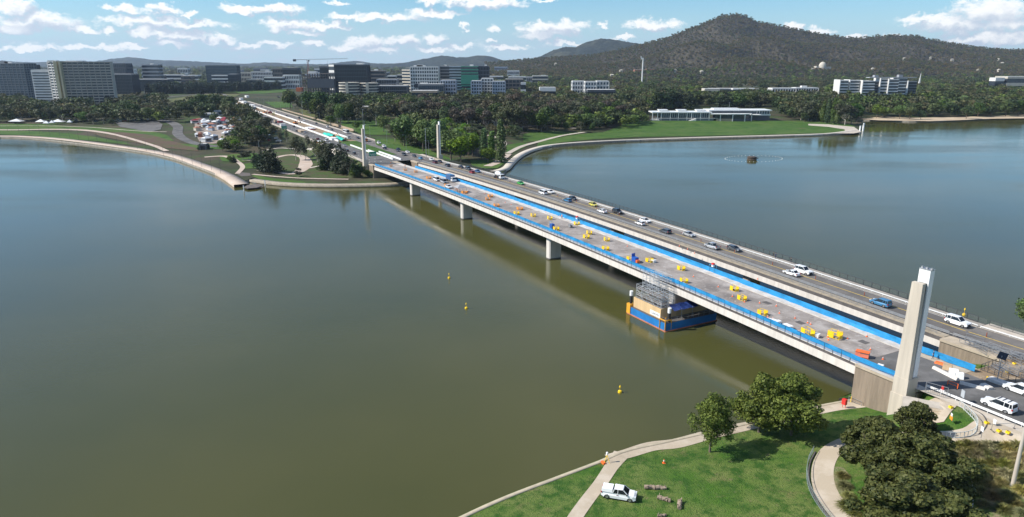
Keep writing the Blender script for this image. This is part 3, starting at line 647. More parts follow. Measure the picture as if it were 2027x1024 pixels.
# small walled lawn with pale railing beside the road, steps and terrace by the pylon
mini = NW([(1838,866),(1880,868),(1915,866),(1932,855),(1930,835),(1908,812),(1898,805)])
curved_rail(mini, 1.1, M('pale_grey_rail', (.55, .58, .56), .45, .08, 1), 'lawn_railing', 'pale curved railing around the small lawn near the road', gap=.55, pr=.045)
drape('footpath', NW([(1826,800),(1856,786),(1960,828),(2060,872),(2060,905),(2027,895),(1985,877),(1952,872),(1900,884),(1842,878),(1850,869),(1915,871),(1940,856),(1936,834),(1912,808),(1896,802),(1868,836),(1836,842),(1815,826)]), PATHT, near_h, .09, .8)
ribbon('kerb', NW([(1912,806),(1944,822),(1953,842),(1938,861)]), .15, DARKC, near_h, .2, .6, thick=.2)
TERR = M('terrace_concrete', (.42, .34, .24), .85, .15, .6, bump=.2)
t = empty('stair_terrace', label='tan concrete steps and terrace wall between pylon and small lawn', cat='steps')
p = nhit(1853, 812); ang = R(-28)
m = MB()
for i in range(6): m.box(-2.6, 2.6, -4.2 + i * .65, -3.4 + i * .65, -3.0, -.55 + i * .17)
m.build('step', TERR, t, (p[0], p[1], 8.4), ang)
m = MB(); m.box(-5.0, -2.62, -2.6, 2.4, -5, .55); m.box(-2.6, 2.8, -.2, 2.4, -4, .52); m.build('terrace_wall', M('pale_terrace_wall', (.46, .41, .34), .85, .12, .6), t, (p[0], p[1], 8.4), ang)
# road beyond the near bridge end: kerbs, median dirt, surface and markings
def rz_(s): return 9.02
m = MB(); m.add([B(120.5, -.9, 9.09), B(300, -.9, 9.0), B(300, 11.6, 9.0), B(120.5, 11.6, 9.09)], [(0, 1, 2, 3)]); tag(m.build('road', ASPH), kind='structure')
m = MB(); m.add([B(120.5, 28, 9.09), B(300, 28, 9.0), B(300, 38, 9.0), B(120.5, 38, 9.09)], [(0, 1, 2, 3)]); tag(m.build('road', ASPHE), kind='structure')
DIRT = ground_mat('bare_site_dirt', [((.26, .19, .12), 1, 0, 1), ((.34, .27, .19), .2, .45, .62), ((.17, .12, .08), .5, .52, .66)], .5, 3)
m = MB(); m.add([B(133, 11.6, 9.02), B(300, 11.6, 9.0), B(300, 28, 9.0), B(133, 28, 9.02)], [(0, 1, 2, 3)]); tag(m.build('dirt_median', DIRT), kind='structure')
m = MB(); m.add([B(120.5, -2.9, 9.095), B(170, -2.9, 9.03), B(170, -.9, 9.03), B(120.5, -.9, 9.095)], [(0, 1, 2, 3)]); m.add([B(120.5, 38, 9.17), B(300, 38, 9.1), B(300, 43, 9.1), B(120.5, 43, 9.17)], [(0, 1, 2, 3)]); tag(m.build('footpath', PATHC), kind='structure')
zr = lambda s: 9.09 - .0005 * (s - 120)
r = line(121, 300, 29.3, .14, PAINTW, 'road_marking', None, .006, z=zr); tag(r, kind='structure')
r = line(121, 300, 33.6, .22, PAINTY, 'road_marking', None, .006, z=zr); tag(r, kind='structure')
r = line(150, 300, 4.6, .13, PAINTW, 'road_marking', None, .012, (3, 5), z=zr); tag(r, kind='structure')
t = empty('road_barrier', label='white post and beam barrier between the road and the tan footpath', cat='barrier'); guard(133.5, 200, -1.2, lambda s: 9.03, WHITEP, 'beam', t, .85, .4, 2.6)
t = empty('road_barrier', label='white barrier rail continuing past the near end of the traffic bridge', cat='barrier'); guard(121, 200, 38.1, lambda s: 9.1, WHITEP, 'beam', t, .6, .2, 3)
t = empty('road_barrier', label='grey guard rail beside the steel frames at the near bridge end', cat='barrier'); guard(121, 170, 28.0, lambda s: 9.08, STEELG, 'beam', t, .9, .45, 2.4)
t = empty('path_fence', label='grey fence on the outer footway past the traffic bridge', cat='fence'); railing(121, 190, 41.6, lambda s: 9.12, 1.25, DARKST, 'rail', t, 2.4, .05, (1.0, .1)); m = MB()
for s in np.arange(121, 165, .22): m.bar(B(s, 41.6, 9.2), B(s, 41.6, 10.25), .025, n=3)
m.build('infill', MESH, t)
# ================================================================ TREES
def leaf_mat(name, dark, light, rough=.6, tint=False, nsc=.5, vary=1):
    m = bpy.data.materials.new(name); m.use_nodes = True; t = m.node_tree; b = t.nodes['Principled BSDF']; b.inputs['Roughness'].default_value = rough
    b.inputs['Specular IOR Level'].default_value = .25
    ge = t.nodes.new('ShaderNodeNewGeometry'); oi = t.nodes.new('ShaderNodeObjectInfo')
    n = t.nodes.new('ShaderNodeTexNoise'); n.inputs['Scale'].default_value = nsc; n.inputs['Detail'].default_value = 3; t.links.new(ge.outputs['Position'], n.inputs['Vector'])
    ad = t.nodes.new('ShaderNodeMath'); ad.operation = 'ADD'; t.links.new(n.outputs['Fac'], ad.inputs[0])
    ml = t.nodes.new('ShaderNodeMath'); ml.operation = 'MULTIPLY_ADD'; t.links.new(ge.outputs['Random Per Island'], ml.inputs[0]); ml.inputs[1].default_value = .5; ml.inputs[2].default_value = -.25; t.links.new(ml.outputs[0], ad.inputs[1])
    mx = t.nodes.new('ShaderNodeMix'); mx.data_type = 'RGBA'; mx.inputs[6].default_value = (*dark, 1); mx.inputs[7].default_value = (*light, 1)
    mr = t.nodes.new('ShaderNodeMapRange'); mr.inputs[1].default_value = .25; mr.inputs[2].default_value = .75; t.links.new(ad.outputs[0], mr.inputs[0]); t.links.new(mr.outputs[0], mx.inputs[0])
    hs = t.nodes.new('ShaderNodeHueSaturation'); t.links.new(mx.outputs[2], hs.inputs['Color'])
    if not tint:
        for sock, a, c in ((('Hue', .06, .47), ('Value', .5, .75), ('Saturation', .4, .8)) if vary else (('Hue', .01, .495), ('Value', .15, .93))):
            q = t.nodes.new('ShaderNodeMath'); q.operation = 'MULTIPLY_ADD'; q.inputs[1].default_value = a; q.inputs[2].default_value = c
            f = t.nodes.new('ShaderNodeMath'); f.operation = 'FRACT'; g_ = t.nodes.new('ShaderNodeMath'); g_.operation = 'MULTIPLY'; g_.inputs[1].default_value = {'Hue': 1.0, 'Value': 7.3, 'Saturation': 3.7}[sock]
            t.links.new(oi.outputs['Random'], g_.inputs[0]); t.links.new(g_.outputs[0], f.inputs[0]); t.links.new(f.outputs[0], q.inputs[0]); t.links.new(q.outputs[0], hs.inputs[sock])
        out = hs.outputs[0]
    else:
        at_ = t.nodes.new('ShaderNodeAttribute'); at_.attribute_name = 'tint'; vm = t.nodes.new('ShaderNodeVectorMath'); vm.operation = 'MULTIPLY'
        t.links.new(mx.outputs[2], vm.inputs[0]); t.links.new(at_.outputs['Color'], vm.inputs[1]); out = vm.outputs[0]
    t.links.new(out, b.inputs['Base Color'])
    tr = t.nodes.new('ShaderNodeBsdfTranslucent'); t.links.new(out, tr.inputs[0]); ms = t.nodes.new('ShaderNodeMixShader'); ms.inputs[0].default_value = .18
    t.links.new(b.outputs[0], ms.inputs[1]); t.links.new(tr.outputs[0], ms.inputs[2]); t.links.new(ms.outputs[0], t.nodes['Material Output'].inputs[0])
    MATS[name] = m; return m
LM = {'broad': leaf_mat('dark_broad_leaves', (0.0297, 0.0540, 0.0135), (0.0837, 0.1283, 0.0297)), 'gum': leaf_mat('olive_gum_leaves', (0.0459, 0.0540, 0.0270), (0.1148, 0.1188, 0.0607)),
      'bright': leaf_mat('bright_green_leaves', (0.0513, 0.1013, 0.0162), (0.1418, 0.2228, 0.0405)), 'poplar': leaf_mat('poplar_leaves', (0.0473, 0.0810, 0.0243), (0.1080, 0.1553, 0.0473)),
      'conifer': leaf_mat('dark_conifer_needles', (0.0135, 0.0297, 0.0108), (0.0378, 0.0648, 0.0216)), 'brown': leaf_mat('brown_grey_gum_leaves', (0.0607, 0.0513, 0.0351), (0.1418, 0.1188, 0.0837)),
      'cypress': leaf_mat('cypress_needles', (0.0095, 0.0216, 0.0108), (0.0243, 0.0459, 0.0216)), 'young': leaf_mat('young_gum_leaves', (0.0607, 0.0743, 0.0351), (0.1350, 0.1418, 0.0743))}
BARK = M('grey_brown_bark', (.16, .125, .095), .9, .3, 2, bump=.6); BARKP = M('pale_gum_bark', (.42, .38, .32), .8, .2, 2, bump=.3)
def lobes_for(kind, r):
    L_ = []
    if kind in ('broad', 'bright'):
        for i in range(11):
            a = r.uniform(0, 6.28); d = r.uniform(.05, .27); z = r.uniform(.38, .78)
            k = 1 - abs(z - .52) * 1.1; L_.append(((math.cos(a) * d * k, math.sin(a) * d * k, z), r.uniform(.13, .22) * np.array([1, 1, .82])))
        L_.append(((0, 0, .55), np.array([.28, .28, .30])))
    elif kind in ('gum', 'brown'):
        for i in range(12):
            a = r.uniform(0, 6.28); d = r.uniform(.04, .33); z = r.uniform(.42, .90) - d * .4
            L_.append(((math.cos(a) * d, math.sin(a) * d, z), r.uniform(.09, .17) * np.array([1.1, 1.1, .75])))
    elif kind == 'hero':
        for i in range(46):
            a = r.uniform(0, 6.28); e = r.uniform(-.5, 1.45); rr = r.uniform(.62, 1.22); c = math.cos(e) * .30 * rr; L_.append(((math.cos(a) * c, math.sin(a) * c, .52 + math.sin(e) * .36 * rr), r.uniform(.055, .125) * np.array([1, 1, .8])))
        L_.append(((0, 0, .52), np.array([.22, .22, .26])))
    elif kind == 'poplar':
        for i in range(12):
            z = .12 + .8 * i / 12; L_.append(((r.normal(0, .018), r.normal(0, .018), z), np.array([1, 1, 1.2]) * (.050 + .055 * math.sin(min(1, (1 - z) * 1.6) * 1.5))))
    elif kind == 'conifer':
        for i in range(14):
            z = .10 + .84 * i / 14; w = (1 - z) * .27 + .035
            for k in range(3 if z < .6 else 1):
                a = r.uniform(0, 6.28); L_.append(((math.cos(a) * w * .55, math.sin(a) * w * .55, z), np.array([w * .75, w * .75, .075])))
    elif kind == 'cypress':
        for i in range(9):
            z = .06 + .86 * i / 9; w = .075 + .05 * math.sin(min(1, (1 - z) * 1.3) * 1.57); L_.append(((0, 0, z), np.array([w, w, .11])))
    elif kind == 'young':
        for i in range(8):
            a = r.uniform(0, 6.28); d = r.uniform(0, .14); L_.append(((math.cos(a) * d, math.sin(a) * d, r.uniform(.35, .88)), r.uniform(.07, .12) * np.array([1, 1, 1.3])))
    return L_
def crown_np(kind, n, ls, seed, aspect=1.0):
    """leaf quads spread over and through the lobes of a unit-height crown"""
    r = np.random.default_rng(seed); Lb = lobes_for(kind, r); wts = np.array([np.prod(l[1]) ** .66 for l in Lb]); wts /= wts.sum()
    cnt = r.multinomial(n, wts); C = []; N = []
    for (c, rad), k in zip(Lb, cnt):
        d = r.normal(size=(k, 3)); d[:, 2] += .25; d /= np.linalg.norm(d, axis=1)[:, None]
        bump = 1 + .16 * np.sin(d[:, :1] * 7 + c[0] * 40) * np.cos(d[:, 1:2] * 6 + c[1] * 40 + d[:, 2:] * 5)
        rr = np.where(r.random((k, 1)) < .72, r.uniform(.88, 1.08, (k, 1)), r.uniform(.35, .9, (k, 1))) * bump
        C.append(np.array(c) + d * rad * rr); N.append(d + r.normal(0, .55, (k, 3)))
    C = np.concatenate(C); N = np.concatenate(N); N /= np.linalg.norm(N, axis=1)[:, None]
    C[:, :2] *= aspect
    t = np.cross(N, r.normal(size=N.shape)); t /= np.linalg.norm(t, axis=1)[:, None]; b = np.cross(N, t)
    s = (ls * r.uniform(.55, 1.35, (len(C), 1))); e = r.uniform(.55, 1.0, (len(C), 1))
    fold = N * s * r.uniform(-.25, .25, (len(C), 1))
    V = np.stack([C - t * s, C - b * s * e + fold, C + t * s, C + b * s * e + fold], 1).reshape(-1, 3)
    return V, np.arange(len(V)).reshape(-1, 4)
def trunk_mb(kind, seed, aspect=1.0):
    r = random.Random(seed); m = MB()
    top = {'gum': .45, 'brown': .45, 'poplar': .9, 'conifer': .92, 'cypress': .8}.get(kind, .42)
    w = .018 if kind not in ('young', 'poplar', 'cypress') else .011
    pts = [Vector((0, 0, -.03))]; 
    for i in range(4): pts.append(Vector((r.uniform(-.012, .012), r.uniform(-.012, .012), top * (i + 1) / 4)))
    for i in range(4): m.bar(pts[i], pts[i + 1], w * (1.25 - .2 * i), n=6, r2=w * (1.05 - .2 * i))
    if top < .5:
        for i in range(7):
            a = i * .9 + r.uniform(-.3, .3); z = r.uniform(.18, top); e = Vector((math.cos(a) * r.uniform(.14, .27) * aspect, math.sin(a) * r.uniform(.14, .27) * aspect, z + r.uniform(.15, .33)))
            s = Vector((0, 0, z)); mid = (s + e) / 2 + Vector((0, 0, -.02)); m.bar(s, mid, w * .5, n=5, r2=w * .36); m.bar(mid, e, w * .36, n=5, r2=w * .15)
            for k in range(2):
                e2 = e + Vector((r.uniform(-.1, .1), r.uniform(-.1, .1), r.uniform(.04, .12))); m.bar(mid, e2, w * .25, n=4, r2=w * .08)
    return m
PROTO = {}
def proto(kind, var, lod):
    k = (kind, var, lod)
    if k in PROTO: return PROTO[k]
    n, ls = {0: (9000, .017), 1: (1500, .032), 2: (420, .052)}[lod]
    if kind in ('cypress', 'young'): n = int(n * .55); ls *= .72
    if kind == 'poplar': ls *= .7
    V, Q = crown_np(kind, n, ls, 100 + var * 7 + hash_kind(kind))
    me = np_mesh('crown', V, Q, LM[kind]); tb = trunk_mb(kind, var * 3 + 1).build('trunk', BARKP if kind in ('gum', 'brown', 'young') else BARK)
    tm = tb.data; bpy.data.objects.remove(tb); PROTO[k] = (me, tm); return PROTO[k]
def hash_kind(k): return sum(ord(c) for c in k) % 97
TREES = []     # (x, y, z, height, kind, width factor)
TNAME = {'broad': 'broadleaf_tree', 'gum': 'gum_tree', 'bright': 'broadleaf_tree', 'poplar': 'poplar_tree', 'conifer': 'conifer_tree', 'brown': 'gum_tree', 'cypress': 'cypress_tree', 'young': 'young_tree'}
TLAB = {'broad': 'dark green round tree', 'gum': 'olive gum tree', 'bright': 'bright green leafy tree', 'poplar': 'tall narrow poplar', 'conifer': 'dark pointed conifer', 'brown': 'brownish grey gum tree', 'cypress': 'narrow dark cypress', 'young': 'slender young tree'}
def plant(x, y, z, h, kind, wf=1.0, lod=1, label=None, group=None, rot=None, name=None):
    v = random.randrange(3); me, tm = proto(kind, v, lod); root = empty(name or TNAME[kind], (x, y, z), random.uniform(0, 6.28) if rot is None else rot, label, 'tree', group)
    root.scale = (h * wf, h * wf, h); link('trunk', tm, root); link('crown', me, root); return root
# near trees by the camera
def hero(px, py, h, w, kind, n, ls, seed, label, lean=0, zz=None):
    p = nhit(px, py); z = p[2]
    V, Q = crown_np('hero', n, ls / h, seed, 1.0); asp = w / h / (.78 if kind != 'gum' else .85)
    V = V * np.array([h * asp, h * asp, h]) if px == 1405 else (V - np.array([0, 0, .17])) * np.array([h * asp, h * asp, h * 1.2]); V[:, 2] = np.maximum(V[:, 2], .1); root = empty('broadleaf_tree', (p[0], p[1], z), 0, label, 'tree')
    link('crown', np_mesh('crown', V, Q, LM['near_' + kind] if 'near_' + kind in LM else LM[kind]), root)
    t = trunk_mb(kind, seed, asp); t.v = [(a * h * (asp if False else 1), b * h, c * h) for a, b, c in t.v]; t.build('trunk', BARK, root); return root
LM['near_broad'] = leaf_mat('plane_tree_leaves', (.046, .076, .011), (.185, .225, .042), nsc=.7, vary=0); LM['near_gum'] = leaf_mat('dense_shrubby_leaves', (.026, .040, .010), (.110, .118, .032), nsc=.6, vary=0)
hero(1405, 895, 10.8, 8.4, 'broad', 10500, .15, 11, 'small round tree standing alone on the lawn, its trunk showing')
hero(1502, 856, 11.0, 10.5, 'broad', 19000, .16, 12, 'left half of the large green tree clump by the lakeside path')
hero(1566, 862, 11.2, 11.5, 'broad', 20000, .16, 13, 'right half of the large green tree clump, casting shade on the lawn')
for a in [(1752, 965, 10.2, 12, 'broad', 32000, .15, 21, 'dark tree at the front left of the dense clump inside the looping path'),
          (1828, 985, 9.6, 12, 'broad', 32000, .15, 22, 'dark tree in the middle of the dense clump inside the looping path'),
          (1775, 1050, 8.6, 12.5, 'broad', 30000, .15, 23, 'dark tree cut by the bottom edge inside the looping path'),
          (1858, 1060, 7.0, 11, 'broad', 24000, .15, 24, 'lowest dark tree of the clump, next to the tussock garden'),
          (1722, 900, 6.6, 8.6, 'broad', 18000, .14, 25, 'reddish tipped dark bush like tree at the bend of the looping path'),
          (1808, 872, 6.6, 6.4, 'broad', 13000, .13, 26, 'small dark tree rising in front of the pylon base')]:
    o = hero(*a)
    o.children[0].data.materials[0] = LM['near_gum']
# vectorised planting of the far woods
def vhit(px, py):
    z = np.full(len(px), 8.0); a = (px - 1013.5) / F; b = (512 - py) / F; dy = math.cos(TH) + b * math.sin(TH); dz = -math.sin(TH) + b * math.cos(TH)
    for _ in range(20):
        t = (z - HC) / dz; x = a * t; y = dy * t; z = .5 * z + .5 * far_h(x, y)
    return x, y, z
def inpoly(x, y, poly):
    c = np.zeros(len(x), bool); P = poly
    for (x1, y1), (x2, y2) in zip(P, P[1:] + P[:1]):
        if y1 == y2: continue
        c ^= ((y1 > y) != (y2 > y)) & (x < (x2 - x1) * (y - y1) / (y2 - y1) + x1)
    return c
def vproj(x, y, z):
    zc = y * math.cos(TH) - (z - HC) * math.sin(TH); yc = y * math.sin(TH) + (z - HC) * math.cos(TH); return 1013.5 + F * x / zc, 512 - F * yc / zc
# (polygon in survey pixels of tree BASES, ring step, lateral spacing, heights, kinds with weights, keep probability)
REG = [
 ([(-60,216),(60,214),(215,216),(250,222),(300,222),(360,236),(360,243),(240,246),(150,243),(-60,245)], .03, 12, (10, 14), {'gum': 4, 'broad': 4, 'brown': 1, 'bright': 1}, .9),
 ([(355,212),(400,204),(455,206),(470,216),(500,236),(520,250),(500,262),(470,240),(430,229),(355,236)], .03, 13, (10, 14), {'broad': 3, 'gum': 3, 'conifer': 1}, .85),
 ([(348,262),(395,250),(405,262),(388,286),(352,278)], .03, 10, (7, 10), {'broad': 3, 'gum': 2, 'bright': 1}, .9),
 ([(500,250),(528,262),(538,276),(520,292),(470,290),(455,284),(480,262)], .025, 10, (9, 13), {'broad': 3, 'gum': 3}, .9),
 ([(455,286),(480,298),(470,306),(440,300),(450,290)], .02, 9, (6, 9), {'bright': 2, 'gum': 1}, .8),
 ([(200,228),(330,222),(420,238),(500,256),(480,262),(400,250),(300,240)], .03, 26, (8, 11), {'gum': 1, 'broad': 1}, .35),
 # east of the avenue up to the bay
 ([(585,210),(640,205),(760,210),(900,213),(905,232),(820,236),(740,240),(690,250),(640,242),(598,226)], .035, 12, (11, 17), {'broad': 4, 'conifer': 2, 'gum': 2, 'bright': 1}, .85),
 ([(760,222),(1000,215),(1215,215),(1225,245),(1140,252),(1040,262),(960,262),(900,256),(800,245)], .03, 12, (12, 18), {'brown': 3, 'gum': 4, 'broad': 2}, .85),
 ([(770,272),(820,262),(905,268),(935,285),(935,312),(890,306),(860,300),(790,292)], .02, 11, (10, 13), {'bright': 6, 'young': 0.1, 'gum': 1}, .85),
 ([(940,262),(1000,258),(1035,266),(1040,278),(985,280),(930,276)], .03, 10, (6, 8), {'brown': 2, 'broad': 1}, .6),
 ([(1115,250),(1215,245),(1290,240),(1292,246),(1240,254),(1180,258),(1130,262)], .02, 12, (9, 14), {'bright': 2, 'broad': 3}, .9),
 ([(1000,205),(1290,205),(1290,238),(1120,248),(1000,246)], .035, 12, (11, 17), {'gum': 3, 'brown': 2, 'broad': 3, 'bright': 1}, .9),
 ([(1290,205),(1640,205),(1640,222),(1560,228),(1540,228),(1290,226)], .03, 11, (12, 18), {'conifer': 2, 'broad': 4, 'gum': 3}, .95),
 ([(1540,226),(1640,222),(1700,225),(1700,240),(1640,243),(1560,238)], .02, 10, (9, 15), {'poplar': 1, 'broad': 3, 'gum': 3}, .8),
 ([(1640,205),(2100,205),(2100,228),(2027,230),(1900,232),(1800,234),(1710,233),(1690,225)], .03, 11, (12, 18), {'gum': 3, 'broad': 5, 'bright': 2, 'brown': 2}, .95),
 # middle distance behind the lake edge, from centre to right
 ([(880,150),(1100,143),(1400,138),(2150,138),(2150,206),(1000,206),(940,200)], .045, 13, (10, 16), {'gum': 4, 'broad': 4, 'brown': 3, 'bright': 1.5}, .9),
 ([(860,190),(1010,190),(1010,215),(760,215),(700,208)], .035, 13, (10, 15), {'gum': 2, 'broad': 3, 'brown': 1}, .85),
 # city side
 ([(-60,200),(60,200),(70,208),(215,206),(330,196),(330,216),(215,216),(-60,216)], .035, 14, (9, 14), {'broad': 4, 'gum': 3}, .85),
 ([(-60,132),(880,134),(900,150),(760,180),(640,176),(560,176),(330,182),(200,184),(-60,190)], .04, 17, (10, 16), {'broad': 3, 'gum': 3, 'bright': 2}, .75),
 ([(545,196),(700,199),(720,206),(600,206),(540,202)], .03, 14, (6, 9), {'bright': 3, 'young': 1}, .7),
 ([(860,128.8),(2150,128.8),(2150,139),(1100,144),(880,151)], .07, 20, (9, 14), {'gum': 4, 'brown': 2, 'broad': 2}, .9),
]
NOGO = [[(200,183),(300,178),(560,170),(566,187),(440,190),(215,206)], [(330,194),(440,186),(475,186),(462,200),(350,214),(330,210)], [(440,190),(500,185),(760,290),(720,330),(640,300),(470,212)], [(1285,214),(1540,214),(1540,242),(1285,242)], [(60,170),(212,170),(212,216),(60,216)], [(1040,262),(1130,258),(1140,285),(1000,300)],
        [(905,222),(1000,222),(1000,236),(905,236)], [(470,180),(560,178),(580,200),(500,205)], [(660,222),(730,222),(735,235),(665,235)],
        [(640,180),(740,180),(745,200),(640,200)], [(785,186),(1012,184),(1012,194),(785,196)], [(1655,184),(1810,184),(1810,196),(1655,198)], [(1130,176),(1215,174),(1220,188),(1130,190)], [(1415,178),(1640,178),(1640,190),(1415,192)]]
far = []; rg = np.random.default_rng(42)
KIDX = ['broad', 'gum', 'bright', 'poplar', 'conifer', 'brown', 'cypress', 'young']
for poly, ring, lat, (h0, h1), kinds, keep in REG:
    px = np.array([p[0] for p in poly], float); py = np.array([p[1] for p in poly], float); x, y, z = vhit(px, py)
    Y = max(y.min(), 150); ymax = y.max(); A0, A1 = (x / y).min(), (x / y).max()
    while Y < ymax:
        lt = lat * .72 * (1 + max(0, Y - 1200) / 1500)
        xs = np.arange(A0 * Y, A1 * Y, lt); xs = xs + rg.uniform(-.5, .5, len(xs)) * lt; ys = Y * (1 + rg.uniform(-.6, .6, len(xs)) * ring)
        zs = far_h(xs, ys); a, b = vproj(xs, ys, zs); ok = inpoly(a, b, poly) & (rg.random(len(xs)) < min(1, keep * 1.2))
        for ng in NOGO: ok &= ~inpoly(a, b, ng)
        s_ = (xs - P2[0]) * DS[0] + (ys - P2[1]) * DS[1]; u_ = (xs - P2[0]) * DU[0] + (ys - P2[1]) * DU[1]
        ok &= ~((u_ > -8) & (u_ < 50) & (s_ > -1150))
        # clumpy openings
        ok &= (np.sin(xs * .021 + ys * .007) * np.sin(ys * .009 - xs * .004 + 1) > -.85)
        ks = rg.choice(len(kinds), len(xs), p=np.array(list(kinds.values())) / sum(kinds.values())); kn = list(kinds)
        for i in np.nonzero(ok)[0]:
            h = rg.uniform(h0, h1) * 1.4; h = h * (1 + .25 * max(0, Y - 1500) / 1500); far.append((xs[i], ys[i], zs[i], h, kn[ks[i]], rg.uniform(.85, 1.2), a[i], b[i]))
        Y *= 1 + ring
# hand-placed trees: (x, y base, height in survey px, kind, width factor)
HAND = [(760,262,34,'bright',1.1),(722,250,38,'gum',1.0),(745,248,42,'gum',1),(668,238,52,'broad',1),(640,232,48,'broad',1.1),(690,236,44,'gum',.9),(612,226,44,'broad',1),(655,250,20,'broad',1.5),(705,258,18,'broad',1.4),
 (575,216,40,'broad',1),(800,290,62,'bright',1.0),(838,300,64,'bright',1.0),(868,304,66,'bright',1),(893,318,62,'bright',1.25),(912,322,52,'bright',1.3),(820,282,60,'bright',1),(935,310,44,'bright',1.1),
 (957,314,58,'poplar',1.0),(973,318,56,'poplar',1.15),(991,323,82,'poplar',1.0),(966,322,30,'bright',1.2),
 (518,338,44,'conifer',1.0),(529,340,48,'conifer',1.0),(541,343,56,'conifer',1.05),(505,326,26,'conifer',1),(590,350,18,'gum',1),
 (628,322,44,'young',1.3),(638,328,46,'young',1.5),(650,330,48,'gum',.9),(656,336,50,'conifer',1.0),(668,338,46,'conifer',1.0),(677,342,58,'conifer',1.05),(686,344,42,'conifer',1.1),(690,346,30,'gum',1.2),(703,344,26,'conifer',1.4),(714,346,18,'broad',1.6),(726,350,14,'bright',1.5),(738,352,12,'broad',1.6),(700,352,16,'broad',1.6),(640,338,30,'conifer',1.3),(605,318,34,'young',1.2),(596,312,38,'young',1.3),(586,318,44,'young',1.4),(612,300,30,'young',1.2),
 (455,322,14,'bright',1.2),(463,322,14,'conifer',1.5),(480,318,18,'gum',1.2),(492,316,18,'gum',1.2),(399,296,16,'conifer',1.5),(441,300,24,'bright',1),(465,302,26,'bright',1),(555,285,26,'young',1),(568,282,24,'young',1),(490,284,22,'young',1),(478,286,22,'young',1),
 (1052,300,0,'bright',1),(1098,262,34,'broad',1.1),(1120,262,20,'broad',1),(1150,262,22,'gum',1),(1172,262,18,'broad',1),(1072,262,40,'broad',1.2),(1140,246,34,'bright',1),(1160,245,36,'bright',1.1),(1185,244,34,'bright',1.2),(1205,244,34,'bright',1.1),(1225,243,32,'bright',1.1),
 (1300,216,38,'conifer',1.4),(1315,216,40,'conifer',1.5),(1328,215,42,'conifer',1.5),(1345,215,36,'conifer',1.5),(1365,216,32,'conifer',1.5),(1435,218,36,'conifer',1.7),(1460,218,34,'broad',1.2),(1485,218,34,'broad',1.2),
 (1600,239,40,'gum',1),(1585,238,36,'gum',1),(1628,243,42,'poplar',1.0),(1637,245,46,'poplar',1.0),(1648,246,50,'poplar',1.0),(1658,247,48,'poplar',1.0),(1672,248,44,'gum',1),(1685,246,40,'broad',1),(1696,242,36,'broad',1),(1592,242,18,'broad',1.3),
 (1735,234,28,'bright',1.1),(1750,234,22,'bright',1.3),(1780,236,28,'bright',1.2),(1800,237,26,'bright',1.2),(1822,237,18,'broad',1.3),(1850,232,26,'broad',1.1),(1880,231,28,'broad',1.1),(1912,236,26,'broad',1.2),(1935,232,28,'broad',1.1),(1960,231,26,'broad',1.1),(1990,231,32,'broad',1.1),(2015,230,30,'broad',1.1),
 (20,240,32,'gum',1),(45,240,34,'gum',1),(75,242,36,'broad',1.1),(100,242,30,'gum',1.1),(125,243,34,'gum',1.1),(165,245,24,'bright',1.2),(185,246,22,'gum',1.2),(205,245,24,'gum',1.1),(222,248,14,'broad',1.3),(250,240,38,'broad',1.2),(268,241,34,'broad',1.2),(300,235,26,'gum',1.1),(150,240,36,'gum',1.1),
 (385,226,30,'broad',1.3),(405,222,34,'broad',1.3),(430,224,36,'broad',1.4),(455,226,34,'broad',1.3),(365,230,26,'broad',1.3),(340,228,26,'gum',1.3)]
hand = []
for hx, hy, hp, k, wf in HAND:
    if hp <= 0: continue
    p = hit(hx, hy); d = math.hypot(p[1], p[0] * 0); hh = 1.08 * hp * (p[1] * math.cos(TH) + 60 * math.sin(TH)) / F / math.cos(TH) * .98
    hand.append((p[0], p[1], p[2], hh, k, wf))
def landmark(px):
    for lim, nm in ((62,'the grey block at the left edge'),(215,'the tall white hotel'),(335,'the dark glass offices'),(470,'the green hillside'),(600,'the avenue works'),(735,'the black glass tower'),(790,'the round grey office'),(905,'the white grid office'),(1000,'the green topped tower'),(1120,'the lakeside bay path'),(1215,'the white stepped flats'),(1290,'the tall thin mast'),(1410,'the left pavilion wing'),(1540,'the right pavilion wing'),(1655,'the pavilion lawn tip'),(1810,'the balconied white flats'),(1900,'the sandy beach'),(9999,'the right edge woods')):
        if px < lim: return nm
# trees standing on the mountain and its foot
Y = 2150.0; A0, A1 = HILLG[0][0][0], HILLG[0][0][-1]
hillt = []
while Y < 3900:
    xs = np.arange(A0 * Y, min(A1, .8) * Y, 12 + (Y - 2150) / 300); xs = xs + rg.uniform(-8, 8, len(xs)); ys = Y + rg.uniform(-10, 10, len(xs)); zs = np.maximum(hill_h(xs, ys), far_h(xs, ys)); ok = (rg.random(len(xs)) < .85) & (hill_h(xs, ys) > far_h(xs, ys) - 3)
    for i in np.nonzero(ok)[0]: hillt.append((xs[i], ys[i], zs[i], rg.uniform(9, 15), ('brown', 'gum', 'brown', 'broad')[int(rg.integers(4))] if Y > 2500 else ('brown', 'gum', 'broad', 'bright')[int(rg.integers(4))], rg.uniform(.9, 1.3), 0, 0))
    Y += 19
far.sort(key=lambda t: -t[3] / t[1])
ind = [f[:6] for f in far if f[3] / f[1] * F > 13][:165]; nind = len(ind); rest = far[nind:]
allt = hand + ind
lab = {}
for i, t in enumerate(allt):
    a, b = proj(*t[:3]); lab.setdefault((t[4], landmark(a), 'front' if i < len(hand) else 'back'), []).append((a, i))
LAB = {}
for (k, nm, fb), lst in lab.items():
    lst.sort()
    for j, (a, i) in enumerate(lst):
        pre = '' if len(lst) == 1 else ordw(j) + ' '
        LAB[i] = f"{pre}{TLAB[k]}{' from left' if len(lst) > 1 else ''}, {'foreground row' if fb == 'front' else 'dense belt'}, under {nm}"
for i, t in enumerate(allt):
    plant(*t[:6], lod=1, label=LAB[i], group='park trees across the lake')
